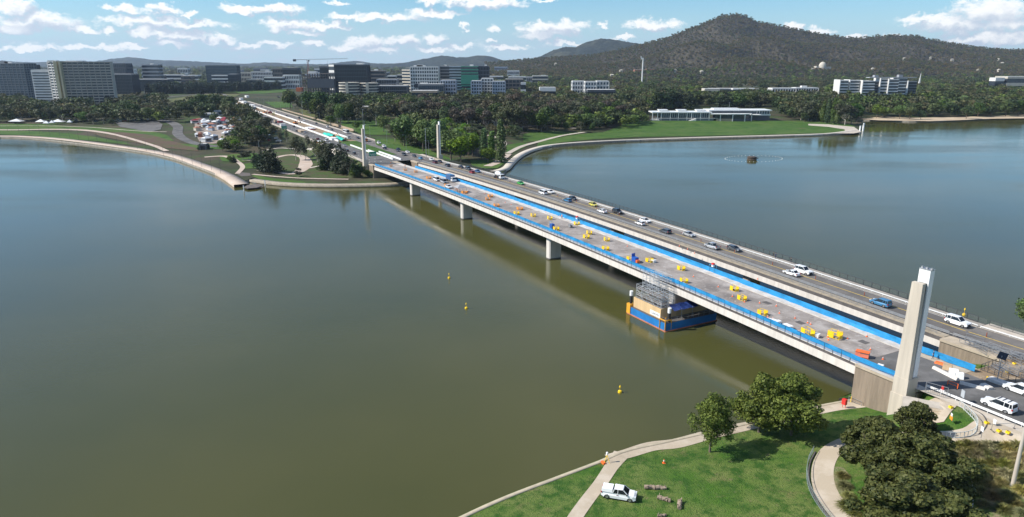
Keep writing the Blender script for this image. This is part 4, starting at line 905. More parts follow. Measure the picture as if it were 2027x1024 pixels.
# the remaining woods: one mass
TINT = {'broad': (.95, 1.1, .85), 'gum': (1.15, 1.05, 1.05), 'bright': (1.7, 2.0, 1.0), 'poplar': (1.2, 1.35, .9), 'conifer': (.5, .6, .6), 'brown': (1.55, 1.2, 1.25), 'cypress': (.35, .45, .5), 'young': (1.5, 1.4, 1.3)}
base = {}
Vs, Cs = [], []
for (x, y, z, h, k, wf, a, b) in rest + hillt:
    big = h / y * F; key = (k, int(rg.integers(3)), 240 if big > 9 else 120 if big > 5.5 else 40)
    if key not in base: base[key] = crown_np(k, key[2], {240: .058, 120: .078, 40: .13}[key[2]], 500 + key[1])[0]
    V = base[key]; an = rg.uniform(0, 6.28); c, s = math.cos(an), math.sin(an)
    P = np.empty_like(V); w = h * wf * 1.15; P[:, 0] = (V[:, 0] * c - V[:, 1] * s) * w + x; P[:, 1] = (V[:, 0] * s + V[:, 1] * c) * w + y; P[:, 2] = V[:, 2] * h * .97 + z - h * .04
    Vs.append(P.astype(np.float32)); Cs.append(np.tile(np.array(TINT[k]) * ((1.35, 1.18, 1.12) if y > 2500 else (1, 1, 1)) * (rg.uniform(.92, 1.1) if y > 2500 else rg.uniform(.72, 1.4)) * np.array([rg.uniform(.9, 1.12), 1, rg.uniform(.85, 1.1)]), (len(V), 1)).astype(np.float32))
Vs = np.concatenate(Vs); Cs = np.concatenate(Cs)
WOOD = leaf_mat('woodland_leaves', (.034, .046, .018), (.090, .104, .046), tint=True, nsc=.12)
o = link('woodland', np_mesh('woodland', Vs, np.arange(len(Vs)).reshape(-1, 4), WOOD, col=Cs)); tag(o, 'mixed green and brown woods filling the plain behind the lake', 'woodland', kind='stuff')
print('TREES far', len(far), 'individual', len(allt), 'mass', len(rest), 'quads', len(Vs) // 4)
# rows of dark cypress trees on the slope under the city
cy = []
for (x0, y0, x1, y1, n) in [(290,186,440,185,46),(310,182,440,181,34),(436,182,500,180,22),(504,180,556,177,18),(424,177,500,176,20)]:
    for i in range(n):
        t = (i + random.uniform(-.3, .3)) / n; px = x0 + (x1 - x0) * t; p = hit(px, y0 + (y1 - y0) * t + random.uniform(-1, 1)); cy.append((px, p))
cy.sort(key=lambda q: q[0])
for i, (px, p) in enumerate(cy): plant(p[0], p[1], p[2], random.uniform(17, 24), 'cypress', random.uniform(1.7, 2.4), lod=1, label=f"narrow dark cypress, {ordw(i)} from left in rows below offices", group='cypress rows below the city')
# ================================================================ GROUND COVERS ACROSS THE LAKE
LAWN = ground_mat('bright_lawn', [((.048, .105, .014), 1, 0, 1), ((.075, .125, .026), .03, .42, .6), ((.032, .080, .012), .09, .52, .64), ((.10, .105, .04), .05, .60, .74)], .5, 1.2)
OLIVE = ground_mat('dry_olive_grass', [((.095, .110, .032), 1, 0, 1), ((.14, .13, .055), .03, .42, .6), ((.045, .065, .02), .1, .52, .64)], .5, 1)
BROWN = ground_mat('bare_brown_bed', [((.105, .070, .048), 1, 0, 1), ((.085, .085, .035), .06, .48, .6), ((.15, .11, .08), .2, .6, .72)], .6, 1)
SAND = ground_mat('beach_sand', [((.50, .40, .28), 1, 0, 1), ((.40, .31, .21), .06, .45, .62)], .3, 2)
PINKC = ground_mat('pinkish_promenade_paving', [((.50, .41, .34), 1, 0, 1), ((.44, .35, .28), .08, .45, .62), ((.56, .49, .42), .3, .56, .68)], .1, 2)
FH = lambda x, y: far_h(x, y)
def cover(pts, mat, name, off=.2, step=6): return drape(name, W2(pts), mat, FH, off, step)
cover([(1062,293),(1110,283),(1180,276),(1260,272),(1400,269.5),(1550,266.5),(1640,264),(1685,259),(1694,252),(1680,246),(1640,243),(1560,240),(1290,240),(1248,240),(1222,252),(1195,262),(1150,266),(1110,272),(1066,281)], LAWN, 'lawn', .3, 8)
cover([(1036,266),(1060,262),(1110,261),(1150,262),(1150,265),(1110,271),(1070,280),(1036,282)], LAWN, 'lawn', .25, 6)
cover([(1002,288),(1030,283),(1052,284),(1040,292),(1018,302),(1002,308)], LAWN, 'lawn', .25, 5)
cover([(930,318),(975,318),(1000,322),(985,334),(960,336),(935,330)], LAWN, 'lawn', .25, 5)
cover([(740,276),(790,276),(860,300),(900,318),(880,322),(830,306),(790,298),(745,288)], LAWN, 'lawn', .25, 5)
cover([(668,238),(760,240),(800,256),(800,268),(735,268),(700,262),(680,252)], LAWN, 'lawn', .25, 6)
cover([(523,202),(574,202),(580,213),(545,214)], LAWN, 'lawn', .3, 8)
cover([(590,215),(625,222),(660,240),(640,242),(600,228)], OLIVE, 'lawn', .25, 6)
cover([(0,246),(80,246),(150,251),(230,254),(290,258),(330,268),(345,280),(300,276),(230,262),(160,258),(80,257),(0,258),(-200,258),(-200,246)], LAWN, 'lawn', .25, 6)
cover([(-200,260),(0,259),(60,260),(130,264),(190,272),(250,284),(262,288),(200,281),(120,275),(60,269),(0,267),(-200,268)], LAWN, 'lawn', .28, 5)
cover([(178,262),(240,262),(300,268),(345,281),(392,292),(392,300),(330,294),(260,282),(200,271)], BROWN, 'garden_bed', .26, 5)
cover([(355,286),(420,285),(440,290),(440,296),(400,296)], LAWN, 'lawn', .28, 5)
cover([(300,210),(330,198),(390,188),(460,182),(478,186),(458,196),(400,206),(350,214)], OLIVE, 'lawn', .3, 10)
cover([(395,182),(470,176),(560,174),(572,182),(520,186),(440,186)], LAWN, 'lawn', .3, 12)
cover([(434,312),(460,306),(510,304),(516,314),(480,322),(440,320)], LAWN, 'lawn', .24, 4)
cover([(472,328),(500,322),(516,328),(508,334),(480,335)], LAWN, 'lawn', .26, 3)
cover([(500,346),(540,354),(600,360),(606,364),(560,364),(520,358),(500,350)], LAWN, 'lawn', .22, 4)
cover([(520,300),(600,296),(690,305),(715,330),(712,350),(640,356),(590,352),(540,338)], ground_mat('garden_mulch', [((.080, .072, .040), 1, 0, 1), ((.055, .090, .022), .12, .40, .56), ((.13, .10, .07), .3, .58, .72)], .6, 1.5), 'garden_bed', .18, 5)
cover([(1702,236),(1745,231),(1800,234),(1900,232),(1960,230),(2027,228),(2150,228),(2150,234.5),(2027,234.8),(1960,235.8),(1900,238.5),(1840,240.5),(1740,238.8)], SAND, 'beach', .25, 8)
cover([(1705,262),(1690,252),(1640,247),(1600,246),(1600,249),(1640,252),(1672,257),(1672,262),(1640,265),(1690,265)], PATHC, 'path', .34, 4)
# promenade and shore paths
ribbon('promenade', W2([(-200,272),(0,270),(60,271.5),(120,276),(180,283),(240,291),(300,300),(350,311),(400,328),(430,339),(455,351),(478,366)]), [7,7,7,7,7,7,7,7,7,7,7,8], PINKC, FH, .35, 4, thick=1.6)
ribbon('path', W2([(1696,258),(1640,265),(1550,268.3),(1450,271),(1350,274),(1250,277.5),(1150,282.5),(1090,288),(1055,296),(1030,307),(1013,321),(1000,334),(975,341)]), 5.0, M('pale_path', (.50, .45, .38), .85, .1, .3), FH, .42, 4, thick=1.3)
ribbon('path', W2([(1160,262),(1110,270),(1060,283),(1030,292),(1005,305)]), 4, PATHC, FH, .4, 4)
ribbon('path', W2([(-200,252),(0,258),(100,257),(170,259),(230,268),(300,288),(330,300)]), [6,6,7,7,4,4,4], PINKC, FH, .38, 4)
ribbon('path', W2([(0,250),(90,250),(180,253),(270,260),(330,262)]), 1.8, PATHC, FH, .36, 4)
ribbon('path', W2([(500,356),(560,363),(640,366),(740,365),(800,362),(845,352)]), 4.5, M('lakeside_path_stone', (.34, .29, .22), .9, .2, .5), FH, .3, 4, thick=1.4)
ribbon('path', W2([(480,318),(520,318),(570,308),(600,312),(604,330),(580,345),(540,340),(510,338)]), [3,4,5,7,9,7,4,3], PINKC, FH, .32, 3)
ribbon('path', W2([(500,346),(540,350),(600,354),(690,356)]), 2.5, PINKC, FH, .3, 3)
ribbon('path', W2([(470,345),(480,330),(460,315),(440,310),(405,312)]), [3,3,3,4,5], PINKC, FH, .3, 3)
ribbon('path', W2([(516,300),(560,294),(620,295),(660,303),(650,320),(610,334)]), 2.6, M('pale_path', (.5,.45,.38)), FH, .3, 3)
ribbon('path', W2([(985,300),(1000,284),(980,272),(930,262)]), 3, PATHC, FH, .3, 3)
ribbon('path', W2([(965,330),(985,322),(1005,306)]), 6, PINKC, FH, .35, 3)
# roads
ribbon('road', W2([(300,236),(335,242),(352,252),(352,266),(372,280),(410,289),(470,292)]), [9,9,9,9,8,7,6], ASPH, FH, .34, 4)
cover([(228,243),(312,241),(322,247),(318,257),(296,262),(262,256),(238,252)], ASPH, 'car_park', .3, 6)
cover([(385,243),(468,234),(486,246),(470,258),(462,270),(440,284),(398,287),(388,268)], ground_mat('pale_gravel_yard', [((.30, .25, .21), 1, 0, 1), ((.22, .18, .15), .1, .45, .62)], .3, 2), 'car_park', .3, 5)
ribbon('road', W2([(960,252),(1010,254),(1060,250),(1115,250),(1140,256)]), 7, ASPHE, FH, .35, 5)
ribbon('road', W2([(560,196),(620,200),(700,200)]), 9, ASPH, FH, .35, 8)
ribbon('road', W2([(330,193),(400,187),(440,187),(462,200),(458,214)]), 8, ASPHE, FH, .35, 6)
def avenue(s0, s1, u0, u1, mat, name, dz, z=8.75, n=30):
    m = MB(); ss = np.linspace(s0, s1, n)
    for a, b in zip(ss, ss[1:]): m.add([B(a, u0, z + dz), B(b, u0, z + dz), B(b, u1, z + dz), B(a, u1, z + dz)], [(0, 1, 2, 3)])
    o = m.build(name, mat); 
    if o.data.polygons[0].normal.z < 0: o.data.flip_normals()
    tag(o, kind='structure'); return o
avenue(-193.5, -1090, -.9, 12.0, ASPH, 'road', .06); avenue(-193.5, -1090, 26.2, 38.4, ASPHE, 'road', .06)
avenue(-205, -1090, -4.2, -.9, PATHC, 'footpath', .10); avenue(-205, -1000, 38.4, 41.6, PATHC, 'footpath', .10)
avenue(-205, -235, 12, 26.2, ASPH, 'road', .05); avenue(-235, -330, 12, 26.2, LAWN, 'median_lawn', .09); avenue(-330, -1090, 12, 26.2, DIRT, 'dirt_median', .10)
avenue(-420, -900, 41.6, 49, DIRT, 'dirt_verge', -.9); 
for u_, dd in ((2.9, (3, 9)), (6.6, (3, 9)), (30.2, (3, 9)), (34.2, (3, 9))):
    m = MB()
    for s in np.arange(-206, -900, -12): m.add([B(s, u_, 8.83), B(s - 3, u_, 8.83), B(s - 3, u_ + .16, 8.83), B(s, u_ + .16, 8.83)], [(3, 2, 1, 0)])
    tag(m.build('road_marking', PAINTW), kind='structure')
# ================================================================ BUILDINGS
GL_D = glass('dark_window_glass', (.035, .044, .055)); GL_B = glass('blue_grey_window_glass', (.05, .075, .10), .15); GL_K = glass('black_curtain_glass', (.006, .009, .014), .3)
def wallm(name, c): return M(name, c, .8, .08, .15)
WC = {'white': wallm('white_facade', (.66, .65, .62)), 'cream': wallm('cream_facade', (.50, .46, .38)), 'grey': wallm('grey_facade', (.30, .31, .33)), 'dark': wallm('dark_facade', (.085, .092, .105)),
      'brown': wallm('brown_grey_facade', (.17, .145, .125)), 'blue': wallm('blue_grey_facade', (.36, .40, .46)), 'green': wallm('green_facade', (.05, .26, .17)), 'tan': wallm('tan_facade', (.40, .31, .22)), 'mid': wallm('mid_grey_facade', (.20, .21, .22)), 'teal': wallm('teal_grey_facade', (.10, .13, .14)), 'red': wallm('red_brick_facade', (.30, .13, .08))}
ROOFM = M('pale_flat_roof', (.48, .48, .46), .8, .15, .1); ROOFD = M('dark_flat_roof', (.13, .13, .13), .85, .2, .1)
def block(root, w, d, z0, z1, floors, wall, gl, sp=.42, pier=4.0, pw=.7, ox=0, oy=0, roof=True, proud=.35, mull=None, wname='window_band'):
    """storeys of window bands between spandrels, piers standing proud; local x across, y back"""
    fh = (z1 - z0) / floors; m = MB(); x0, x1, y0, y1 = ox - w / 2, ox + w / 2, oy, oy + d
    for k in range(floors):
        a = z0 + k * fh; m.box(x0, x1, y0, y1, a, a + fh * sp)
    m.box(x0, x1, y0, y1, z1, z1 + fh * .28)
    if pier:
        n = max(1, int(round(w / pier)))
        for i in range(n + 1):
            x = x0 + w * i / n; m.box(x - pw / 2, x + pw / 2, y0 - .06, y0 + .5, z0, z1 + .05); m.box(x - pw / 2, x + pw / 2, y1 - .5, y1 + .06, z0, z1 + .05)
        n = max(1, int(round(d / pier)))
        for i in range(n + 1):
            y = y0 + d * i / n; m.box(x0 - .06, x0 + .5, y - pw / 2, y + pw / 2, z0, z1 + .04); m.box(x1 - .5, x1 + .06, y - pw / 2, y + pw / 2, z0, z1 + .04)
    m.build('wall', wall, root)
    for k in range(floors):
        a = z0 + k * fh + fh * sp; m = MB(); m.box(x0 + proud, x1 - proud, y0 + proud, y1 - proud, a + .01, z0 + (k + 1) * fh - .01); m.build(wname, gl, root)
    if roof: m = MB(); m.box(x0 + .4, x1 - .4, y0 + .4, y1 - .4, z1 + fh * .28 + .01, z1 + fh * .28 + .25); m.build('roof', ROOFM, root)
def bld(px0, px1, yt, yb, floors, style, wall, label, depth=25, Y=None, yaw=0, name='office_building', cat='building', plant=0, gl=None, group=None):
    if Y is None: Y = hit((px0 + px1) / 2, yb)[1]
    pc = (px0 + px1) / 2; c = atY(pc, (yt + yb) / 2, Y); x = c[0]; zt = atY(pc, yt, Y)[2]; zg = float(far_h(x, Y)) - 1.5
    zc = Y * math.cos(TH) + (HC - (zt + zg) / 2) * math.sin(TH); w = (px1 - px0) / F * zc; h = zt - zg
    x = (pc - 1013.5) / F * zc
    root = empty(name, (x, Y, zg), yaw, label, cat, group); w_ = w / max(.5, math.cos(yaw)) if yaw else w
    g_ = gl or GL_D; W_ = WC[wall] if isinstance(wall, str) else wall
    kw = dict(band=(.42, 0, 0), grid=(.40, 4.2, 1.3), piers=(.30, 6, 1.0), glass=(.10, 3.0, .16), slats=(.5, 0, 0))[style]
    block(root, w_, depth, 0, h, floors, W_, g_, *kw)
    r = random.Random(int(px0 * 7))
    for i in range(plant):
        m = MB(); pw = w_ * r.uniform(.12, .3); cx = r.uniform(-.3, .3) * w_; m.box(cx - pw / 2, cx + pw / 2, depth * .3, depth * .6, h + .3, h + 3.2 + r.uniform(0, 1.5)); m.build('plant_room', W_ if i % 2 else WC['white'], root)
    return root
bld(-60,53,127,202,16,'piers','mid','grey apartment block of many balconies cut by the left edge',30,plant=2,name='apartment_block',gl=GL_B)
bld(53,68,130,170,10,'glass','dark','dark narrow block squeezed between the grey block and the white hotel',25,Y=1400)
# the hotel: two wings folded round a tall concrete core
def hotel():
    Y = 1010; zg = float(far_h(-650, Y)) - 1; x = (124 - 1013.5) / F * (Y * math.cos(TH) + 25 * math.sin(TH)); zt = atY(124, 124, Y)[2]; h = zt - zg
    root = empty('hotel', (x, Y, zg), 0, 'tall white hotel of two folded wings with dark window bands behind the trees', 'hotel')
    def wing(sx, ang, w, hh, floors, gl, nm):
        e = empty(nm, (0, 0, 0), ang); e.parent = root
        bpy.data.objects.remove(e)
        ca, sa = math.cos(ang), math.sin(ang); fh = hh / floors; m = MB(lambda a, b, c: (a * ca - b * sa, a * sa + b * ca, c)); x0, x1 = (2.0, w) if sx > 0 else (-w, -2.0)
        for k in range(floors): m.box(x0, x1, 0, 14, k * fh, k * fh + fh * .40)
        m.box(x0, x1, 0, 14, hh, hh + 1.2); n = int(w / 6.6)
        for i in range(n + 1):
            xx = x0 + (x1 - x0) * i / n; m.box(xx - .35, xx + .35, -.35, .4, 0, hh + (1.3 if i in (0, n) else -.2))
        m.box(x0 - .05, x0 + .6, -.1, 14.1, 0, hh + 1.25) if sx < 0 else m.box(x1 - .6, x1 + .05, -.1, 14.1, 0, hh + 1.25)
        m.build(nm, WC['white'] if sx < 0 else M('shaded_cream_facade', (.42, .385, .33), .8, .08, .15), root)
        for k in range(floors): m = MB(lambda a, b, c: (a * ca - b * sa, a * sa + b * ca, c)); m.box(x0 + .3, x1 - .3, .3, 13.7, k * fh + fh * .4 + .01, (k + 1) * fh - .01); m.build('window_band', gl, root)
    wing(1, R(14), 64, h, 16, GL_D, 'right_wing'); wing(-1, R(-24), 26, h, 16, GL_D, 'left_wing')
    m = MB(lambda a, b, c: (a - 24, b + 12, c)); m.box(-26, 0, 0, 13, 0, h * .84)
    for k in range(13): m.box(-26.2, .1, -.2, 13, (k + .45) * h / 16, (k + .9) * h / 16)
    m.build('stepped_wing', WC['white'], root)
    for k in range(13): m = MB(lambda a, b, c: (a - 24, b + 12, c)); m.box(-24.5, -1.5, -.32, .2, (k + .05) * h / 16, (k + .42) * h / 16); m.build('window_band', GL_D, root)
    m = MB(); m.box(-7, -2.5, -3, 10, 0, h + 1.6); m.build('core_wall', M('olive_core_concrete', (.42, .39, .26), .85, .1, .2), root); m = MB(); m.box(1.2, 3.4, -4, 10, 0, h + 1.8); m.build('core_wall', M('olive_core_concrete', (.42, .39, .26)), root)
    m = MB(); m.box(-2.5, 1.2, 1, 10, 0, h + 1.0); m.build('stair_core', WC['mid'], root)
    m = MB(); m.box(-20, -8, 6, 14, h + .8, h + 3.0); m.box(6, 30, 6, 14, h + 1.3, h + 2.6); m.build('plant_room', WC['white'], root)
hotel()
bld(205,252,128,150,6,'grid','dark','dark gridded upper office block behind the hotel on its right',30,Y=1650,plant=0)
bld(204,262,149,188,6,'glass','dark','long dark glass office right of the hotel with a pale roof edge',30,Y=1420,gl=GL_K)
bld(262,332,159,188,4,'glass','dark','low dark glass office with thin pale frames',30,Y=1560,gl=GL_K)
bld(283,316,130,157,7,'band','grey','small grey tower with fine pale bands and a dark left side',22,Y=1700,plant=1)
bld(316,365,150,166,3,'band','white','low pale building row beside the small grey tower',25,Y=1900)
bld(409,470,131,160,8,'glass','teal','wide teal grey glass tower above the cypress rows',24,Y=1800,gl=GL_B)
bld(420,452,151,166,4,'band','white','low white striped building in front of the teal tower',20,Y=1700)
bld(452,470,149,166,4,'glass','dark','small dark cube in front of the teal tower on its right',20,Y=1700,gl=GL_K)
bld(498,545,144,160,4,'grid','white','pale low office row far behind the avenue works',25,Y=1900,plant=2)
bld(541,560,138,152,4,'grid','brown','brown pierced office block beside the dark glass box',25,Y=1800)
bld(560,591,138,151,3,'glass','dark','dark glass box sitting above the white gridded block',25,Y=1780,gl=GL_K,plant=2)
bld(561,592,151,165,3,'grid','white','white gridded low block left of the construction site',22,Y=1720)
bld(523,560,155,168,3,'band','white','white low shed with a red sign block on the roof',22,Y=1700)
bld(470,500,146,158,3,'grid','cream','cream low terrace between teal tower and white shed',22,Y=1900)
# building under construction
def frame_bld():
    Y = 1230; root_c = (627 - 1013.5) / F * (Y * math.cos(TH) + 20 * math.sin(TH)); w = 66 / F * (Y * math.cos(TH) + 20); zg = float(far_h(root_c, Y)) - 1; h = atY(627, 146, Y)[2] - zg
    root = empty('building_site', (root_c, Y, zg), 0, 'half built office frame wrapped in dark netting below the tower crane', 'building'); m = MB(); m2 = MB(); n = 9
    for k in range(n + 1): m.box(-w / 2, w / 2, 0, 28, h * k / n - .3, h * k / n)
    for i in range(14):
        x = -w / 2 + w * i / 13
        for y in (.4, 14, 27.4): m2.box(x - .35, x + .35, y - .35, y + .35, 0, h)
    m.build('floor_slab', WC['brown'], root); m2.build('column', WC['brown'], root)
    m = MB(); m.box(-w / 2 + 12, w / 2 + .1, -.5, -.3, h * .45, h * .80); m.box(w / 2 + .1, w / 2 + .4, -.5, 27, 0, h * .8); m.build('netting', WC['dark'], root)
    m = MB(); m.box(-w / 2 - 9, -w / 2 + 2, 2, 12, h * .30, h * .45); m.build('orange_formwork', M('orange_formwork', (.55, .14, .05), .8), root)
    m = MB(); m.box(-16, -2, 6, 16, h + .02, h + 4); m.build('lift_core', WC['white'], root)
    # crane
    xc = (613 - 1013.5) / F * (Y * math.cos(TH) + 20); zt = atY(613, 119, Y)[2]
    cr = empty('tower_crane', (xc, Y + 10, zg), 0, 'red and white tower crane with a long level jib', 'crane'); m = MB(); H_ = zt - zg; a = 1.1
    for sx in (-a, a):
        for sy in (-a, a): m.bar((sx, sy, 0), (sx, sy, H_), .22)
    for k in range(int(H_ / 2.4)):
        z = k * 2.4; s = 1 if k % 2 else -1; m.bar((-a * s, -a, z), (a * s, -a, z + 2.4), .13); m.bar((-a * s, a, z), (a * s, a, z + 2.4), .13)
    m.build('mast', M('faded_red_crane_steel', (.42, .20, .15), .6, .2, 1), cr)
    m = MB(); jl = 78 / F * Y
    for y, z in ((-.7, 0), (.7, 0), (0, 1.3)): m.bar((0, y, H_ + z), (jl, y, H_ + z + 2), .17, 0)
    for k in range(30):
        x = jl * k / 30; x2 = jl * (k + 1) / 30; m.bar((x, -.7, H_ + 2 * k / 30), (x2, 0, H_ + 1.3 + 2 * (k + 1) / 30), .1); m.bar((x, .7, H_ + 2 * k / 30), (x2, 0, H_ + 1.3 + 2 * (k + 1) / 30), .1)
    m.build('jib', WC['grey'], cr); m = MB(); m.box(-24, 0, -.9, .9, H_, H_ + .9); m.build('counter_jib', WC['grey'], cr)
    m = MB(); m.box(-25, -20, -1.3, 1.3, H_ - 2.4, H_ + 1.4); m.build('counterweight', WC['dark'], cr); m = MB(); m.box(1.2, 3.2, -1.8, 0, H_ - 2.5, H_ - .2); m.build('cab', WC['dark'], cr)
    m = MB(); m.bar((34, 0, H_), (34, 0, H_ - 9), .1); m.box(33.4, 34.6, -.4, .4, H_ - 10, H_ - 9); m.build('hook', WC['dark'], cr)
frame_bld()
bld(634,652,135,152,4,'glass','dark','dark roofline block behind the netted building site',22,Y=1500,gl=GL_K,plant=1)
bld(651,664,132,158,5,'band','white','white tapering side block pressed against the black glass tower',22,Y=1330,yaw=-.7)
bld(663,727,130,178,9,'glass',WC['dark'],'large black glass tower in the middle of the city',34,Y=1240,gl=GL_K,plant=1)
def drum(pc, rp, yt, Y, floors, lab):
    zc = Y * math.cos(TH) + 20; x = (pc - 1013.5) / F * zc; r = rp / F * zc; zg = float(far_h(x, Y)) - 1; h = atY(pc, yt, Y)[2] - zg; fh = h / floors
    root = empty('round_office', (x, Y + r, zg), 0, lab, 'building'); m = MB()
    for k in range(floors): m.lathe([(r, k * fh), (r, k * fh + fh * .45)], 40)
    m.lathe([(r, h), (r, h + 1)], 40); m.box(-2, 2, -r - .5, -r + 1, 0, h + 2); m.build('wall', WC['cream'], root)
    for k in range(floors): m = MB(); m.lathe([(r - .6, k * fh + fh * .45 + .01), (r - .6, (k + 1) * fh - .01)], 40); m.build('window_band', GL_D, root)
drum(690, 20, 165, 1080, 7, 'left round grey office with pale stacked bands'); drum(730, 18, 166, 1095, 7, 'right round grey office with pale stacked bands')
bld(728,762,142,168,6,'band','brown','brown grey stepped block right of the black tower',26,Y=1500,plant=2)
bld(746,786,159,180,5,'glass','blue','pale blue grey office above the low glass block',26,Y=1300)
bld(768,784,152,165,4,'band','white','small pale block with round ends behind the blue grey office',20,Y=1420)
bld(748,806,172,190,4,'glass','mid','low glass office with a thin white roof line',26,Y=1120,gl=GL_K)
bld(786,798,150,168,4,'band','cream','small cream block left of the white grid office',20,Y=1500)
bld(795,814,140,176,9,'band','cream','cream banded side tower joined to the white grid office',26,Y=1300,yaw=-.7)
b = bld(813,868,134,176,9,'grid','white','big white grid office with dark square openings',28,Y=1260,plant=3)
m = MB()
for (a, c, d, e) in ((.18, .34, .45, .68), (.36, .52, .45, .68), (.55, .70, .45, .68), (.18, .34, .1, .3)):
    pass
w_ = 55 / F * (1260 * math.cos(TH) + 20)
for fx, fz in ((-.14, .62), (.05, .62), (-.14, .30), (-.30, .58), (.22, .58)): m.box(w_ * fx - w_ * .07, w_ * fx + w_ * .07, -.5, -.1, 38 * fz - 3.4, 38 * fz + 3.4)
m.build('large_opening', GL_D, b)
bld(868,892,133,180,10,'band','mid','dark banded office tower right of the white grid office',26,Y=1290,gl=GL_K,plant=2)
bld(890,914,133,182,11,'band','blue','grey striped tower beside the green topped tower',24,Y=1270)
b = bld(913,946,133,180,10,'band','green','green topped tower with a white lower facade',24,Y=1250,plant=1)
b.children[0].data.materials[0] = WC['white']; m = MB(); wg = 33 / F * (1250 * math.cos(TH) + 20); m.box(-wg / 2 - .1, wg / 2 + .1, -.25, 24.1, 25, 41); m.build('green_upper_cladding', WC['green'], b)
bld(945,968,133,162,7,'piers','dark','dark tower with a white roof behind the green topped tower',22,Y=1380,gl=GL_K,plant=1)
bld(828,878,170,186,3,'glass','mid','low office with a glass front and a pale round roof light',26,Y=1110,gl=GL_B,plant=1)
bld(815,866,184,193,2,'band','tan','flat tan roofed low building among dark trees',26,Y=1000)
bld(872,902,161,186,6,'grid','blue','grey stepped gridded block in front of the striped tower',24,Y=1130)
bld(933,953,162,193,7,'grid','blue','left pale grid block of the stepped offices near the park',24,Y=1090)
bld(953,976,157,192,8,'grid','white','tallest white middle block of the stepped offices near the park',26,Y=1120)
bld(975,1000,163,196,7,'grid','blue','right blue grey block of the stepped offices near the park',26,Y=1085,gl=GL_B)
bld(1000,1036,159,178,5,'piers','brown','grey brown office right of the stepped offices',24,Y=1250)
bld(1031,1041,168,178,2,'band','white','small bright white box at the end of the offices',10,Y=1180)
bld(965,996,153,158,2,'band','white','far white low roof above the trees, left of two',30,Y=2100)
bld(1006,1042,154,160,2,'band','white','far white low roof above the trees, second from left',30,Y=2000)
bld(1054,1085,152,160,3,'band','cream','far cream office with a roof terrace among trees',30,Y=1900,plant=1)
bld(1133,1158,163,178,5,'grid','white','left block of the white stepped flats by the park',22,Y=1130,name='apartment_block',gl=GL_B)
bld(1158,1180,164,184,5,'grid','white','middle block of the white stepped flats by the park',22,Y=1100,name='apartment_block',gl=GL_B)
bld(1181,1205,163,183,5,'grid','white','right block of the white stepped flats by the park',22,Y=1110,name='apartment_block',gl=GL_B)
bld(1163,1218,182,191,2,'glass','dark','low dark roofed hall in front of the white flats',26,Y=1030,gl=GL_K)
bld(1068,1100,181,188,1,'band','white','low white roof between the park trees',20,Y=1060,name='house')
bld(1408,1452,178,186,2,'band','mid','long low striped building behind the pavilion woods',26,Y=1280)
bld(1450,1502,178,187,2,'band','white','white long low building behind the pavilion woods',26,Y=1270,gl=GL_D)
bld(1394,1424,181,188,1,'band','cream','small pale green roofed house behind the pavilion woods',20,Y=1200,name='house')
bld(1528,1575,177,189,3,'grid','white','left part of the long white block above the poplars',22,Y=1180)
bld(1575,1619,176,187,3,'grid','white','right part of the long white block above the poplars',22,Y=1190,plant=1)
# balconied flats on the right
def flats():
    Y = 1060; zc = Y * math.cos(TH) + 20; root = empty('apartment_block', ((1730 - 1013.5) / F * zc, Y, float(far_h(560, Y)) - 1), 0, 'large white balconied flats in staggered towers above the beach woods', 'building')
    for (a, b, yt, dy, col_) in [(1655,1672,161,0,'white'),(1676,1696,161,3,'white'),(1698,1722,162,-2,'mid'),(1722,1736,163,5,'dark'),(1735,1750,158,2,'white'),(1750,1770,159,0,'white'),(1770,1790,157,6,'mid'),(1790,1808,163,3,'dark')]:
        w = (b - a) / F * zc; ox = ((a + b) / 2 - 1730) / F * zc; zt = atY(a, yt, Y)[2] - root.location.z
        block(root, w, 20, 0, zt, 9, WC['white'] if col_ != 'dark' else WC['mid'], GL_K if col_ == 'dark' else GL_D, .42 if col_ != 'dark' else .25, 0, 0, ox, dy)
        m = MB(); m.box(ox - w / 2 - .5, ox - w / 2 + .5, dy - .8, dy + 20, 0, zt + 2.2); m.build('fin_wall', WC['white'], root)
    m = MB(); zt = atY(1740, 156, Y)[2] - root.location.z; m.box(-12, 58, 4, 16, zt + 1, zt + 2); m.box(-4, 2, 6, 12, zt + 2, zt + 5); m.box(32, 38, 6, 12, zt + 2, zt + 5.5); m.build('roof_canopy', WC['grey'], root)
flats()
rb = random.Random(12); far_b = []
for i in range(46):
    far_b.append((rb.uniform(215, 1060), rb.uniform(10, 30), rb.uniform(4, 12), rb.uniform(1700, 3000), rb.choice(['white', 'white', 'cream', 'brown', 'blue', 'grey', 'mid']), rb.choice(['band', 'grid', 'band', 'piers'])))
for i, (px, w, h, Y, c, st_) in enumerate(sorted(far_b)):
    yb = 128 + (HC - float(far_h((px - 1013) / F * Y, Y))) * 1428 / Y; bld(px, px + w, yb - h - 8, yb, max(2, int(h / 3)), st_, c, f"far {c if c != 'mid' else 'mid grey'} city block, {ordw(i)} from the left on the low skyline", 24, Y=Y, group='far city blocks on the skyline', plant=i % 2)
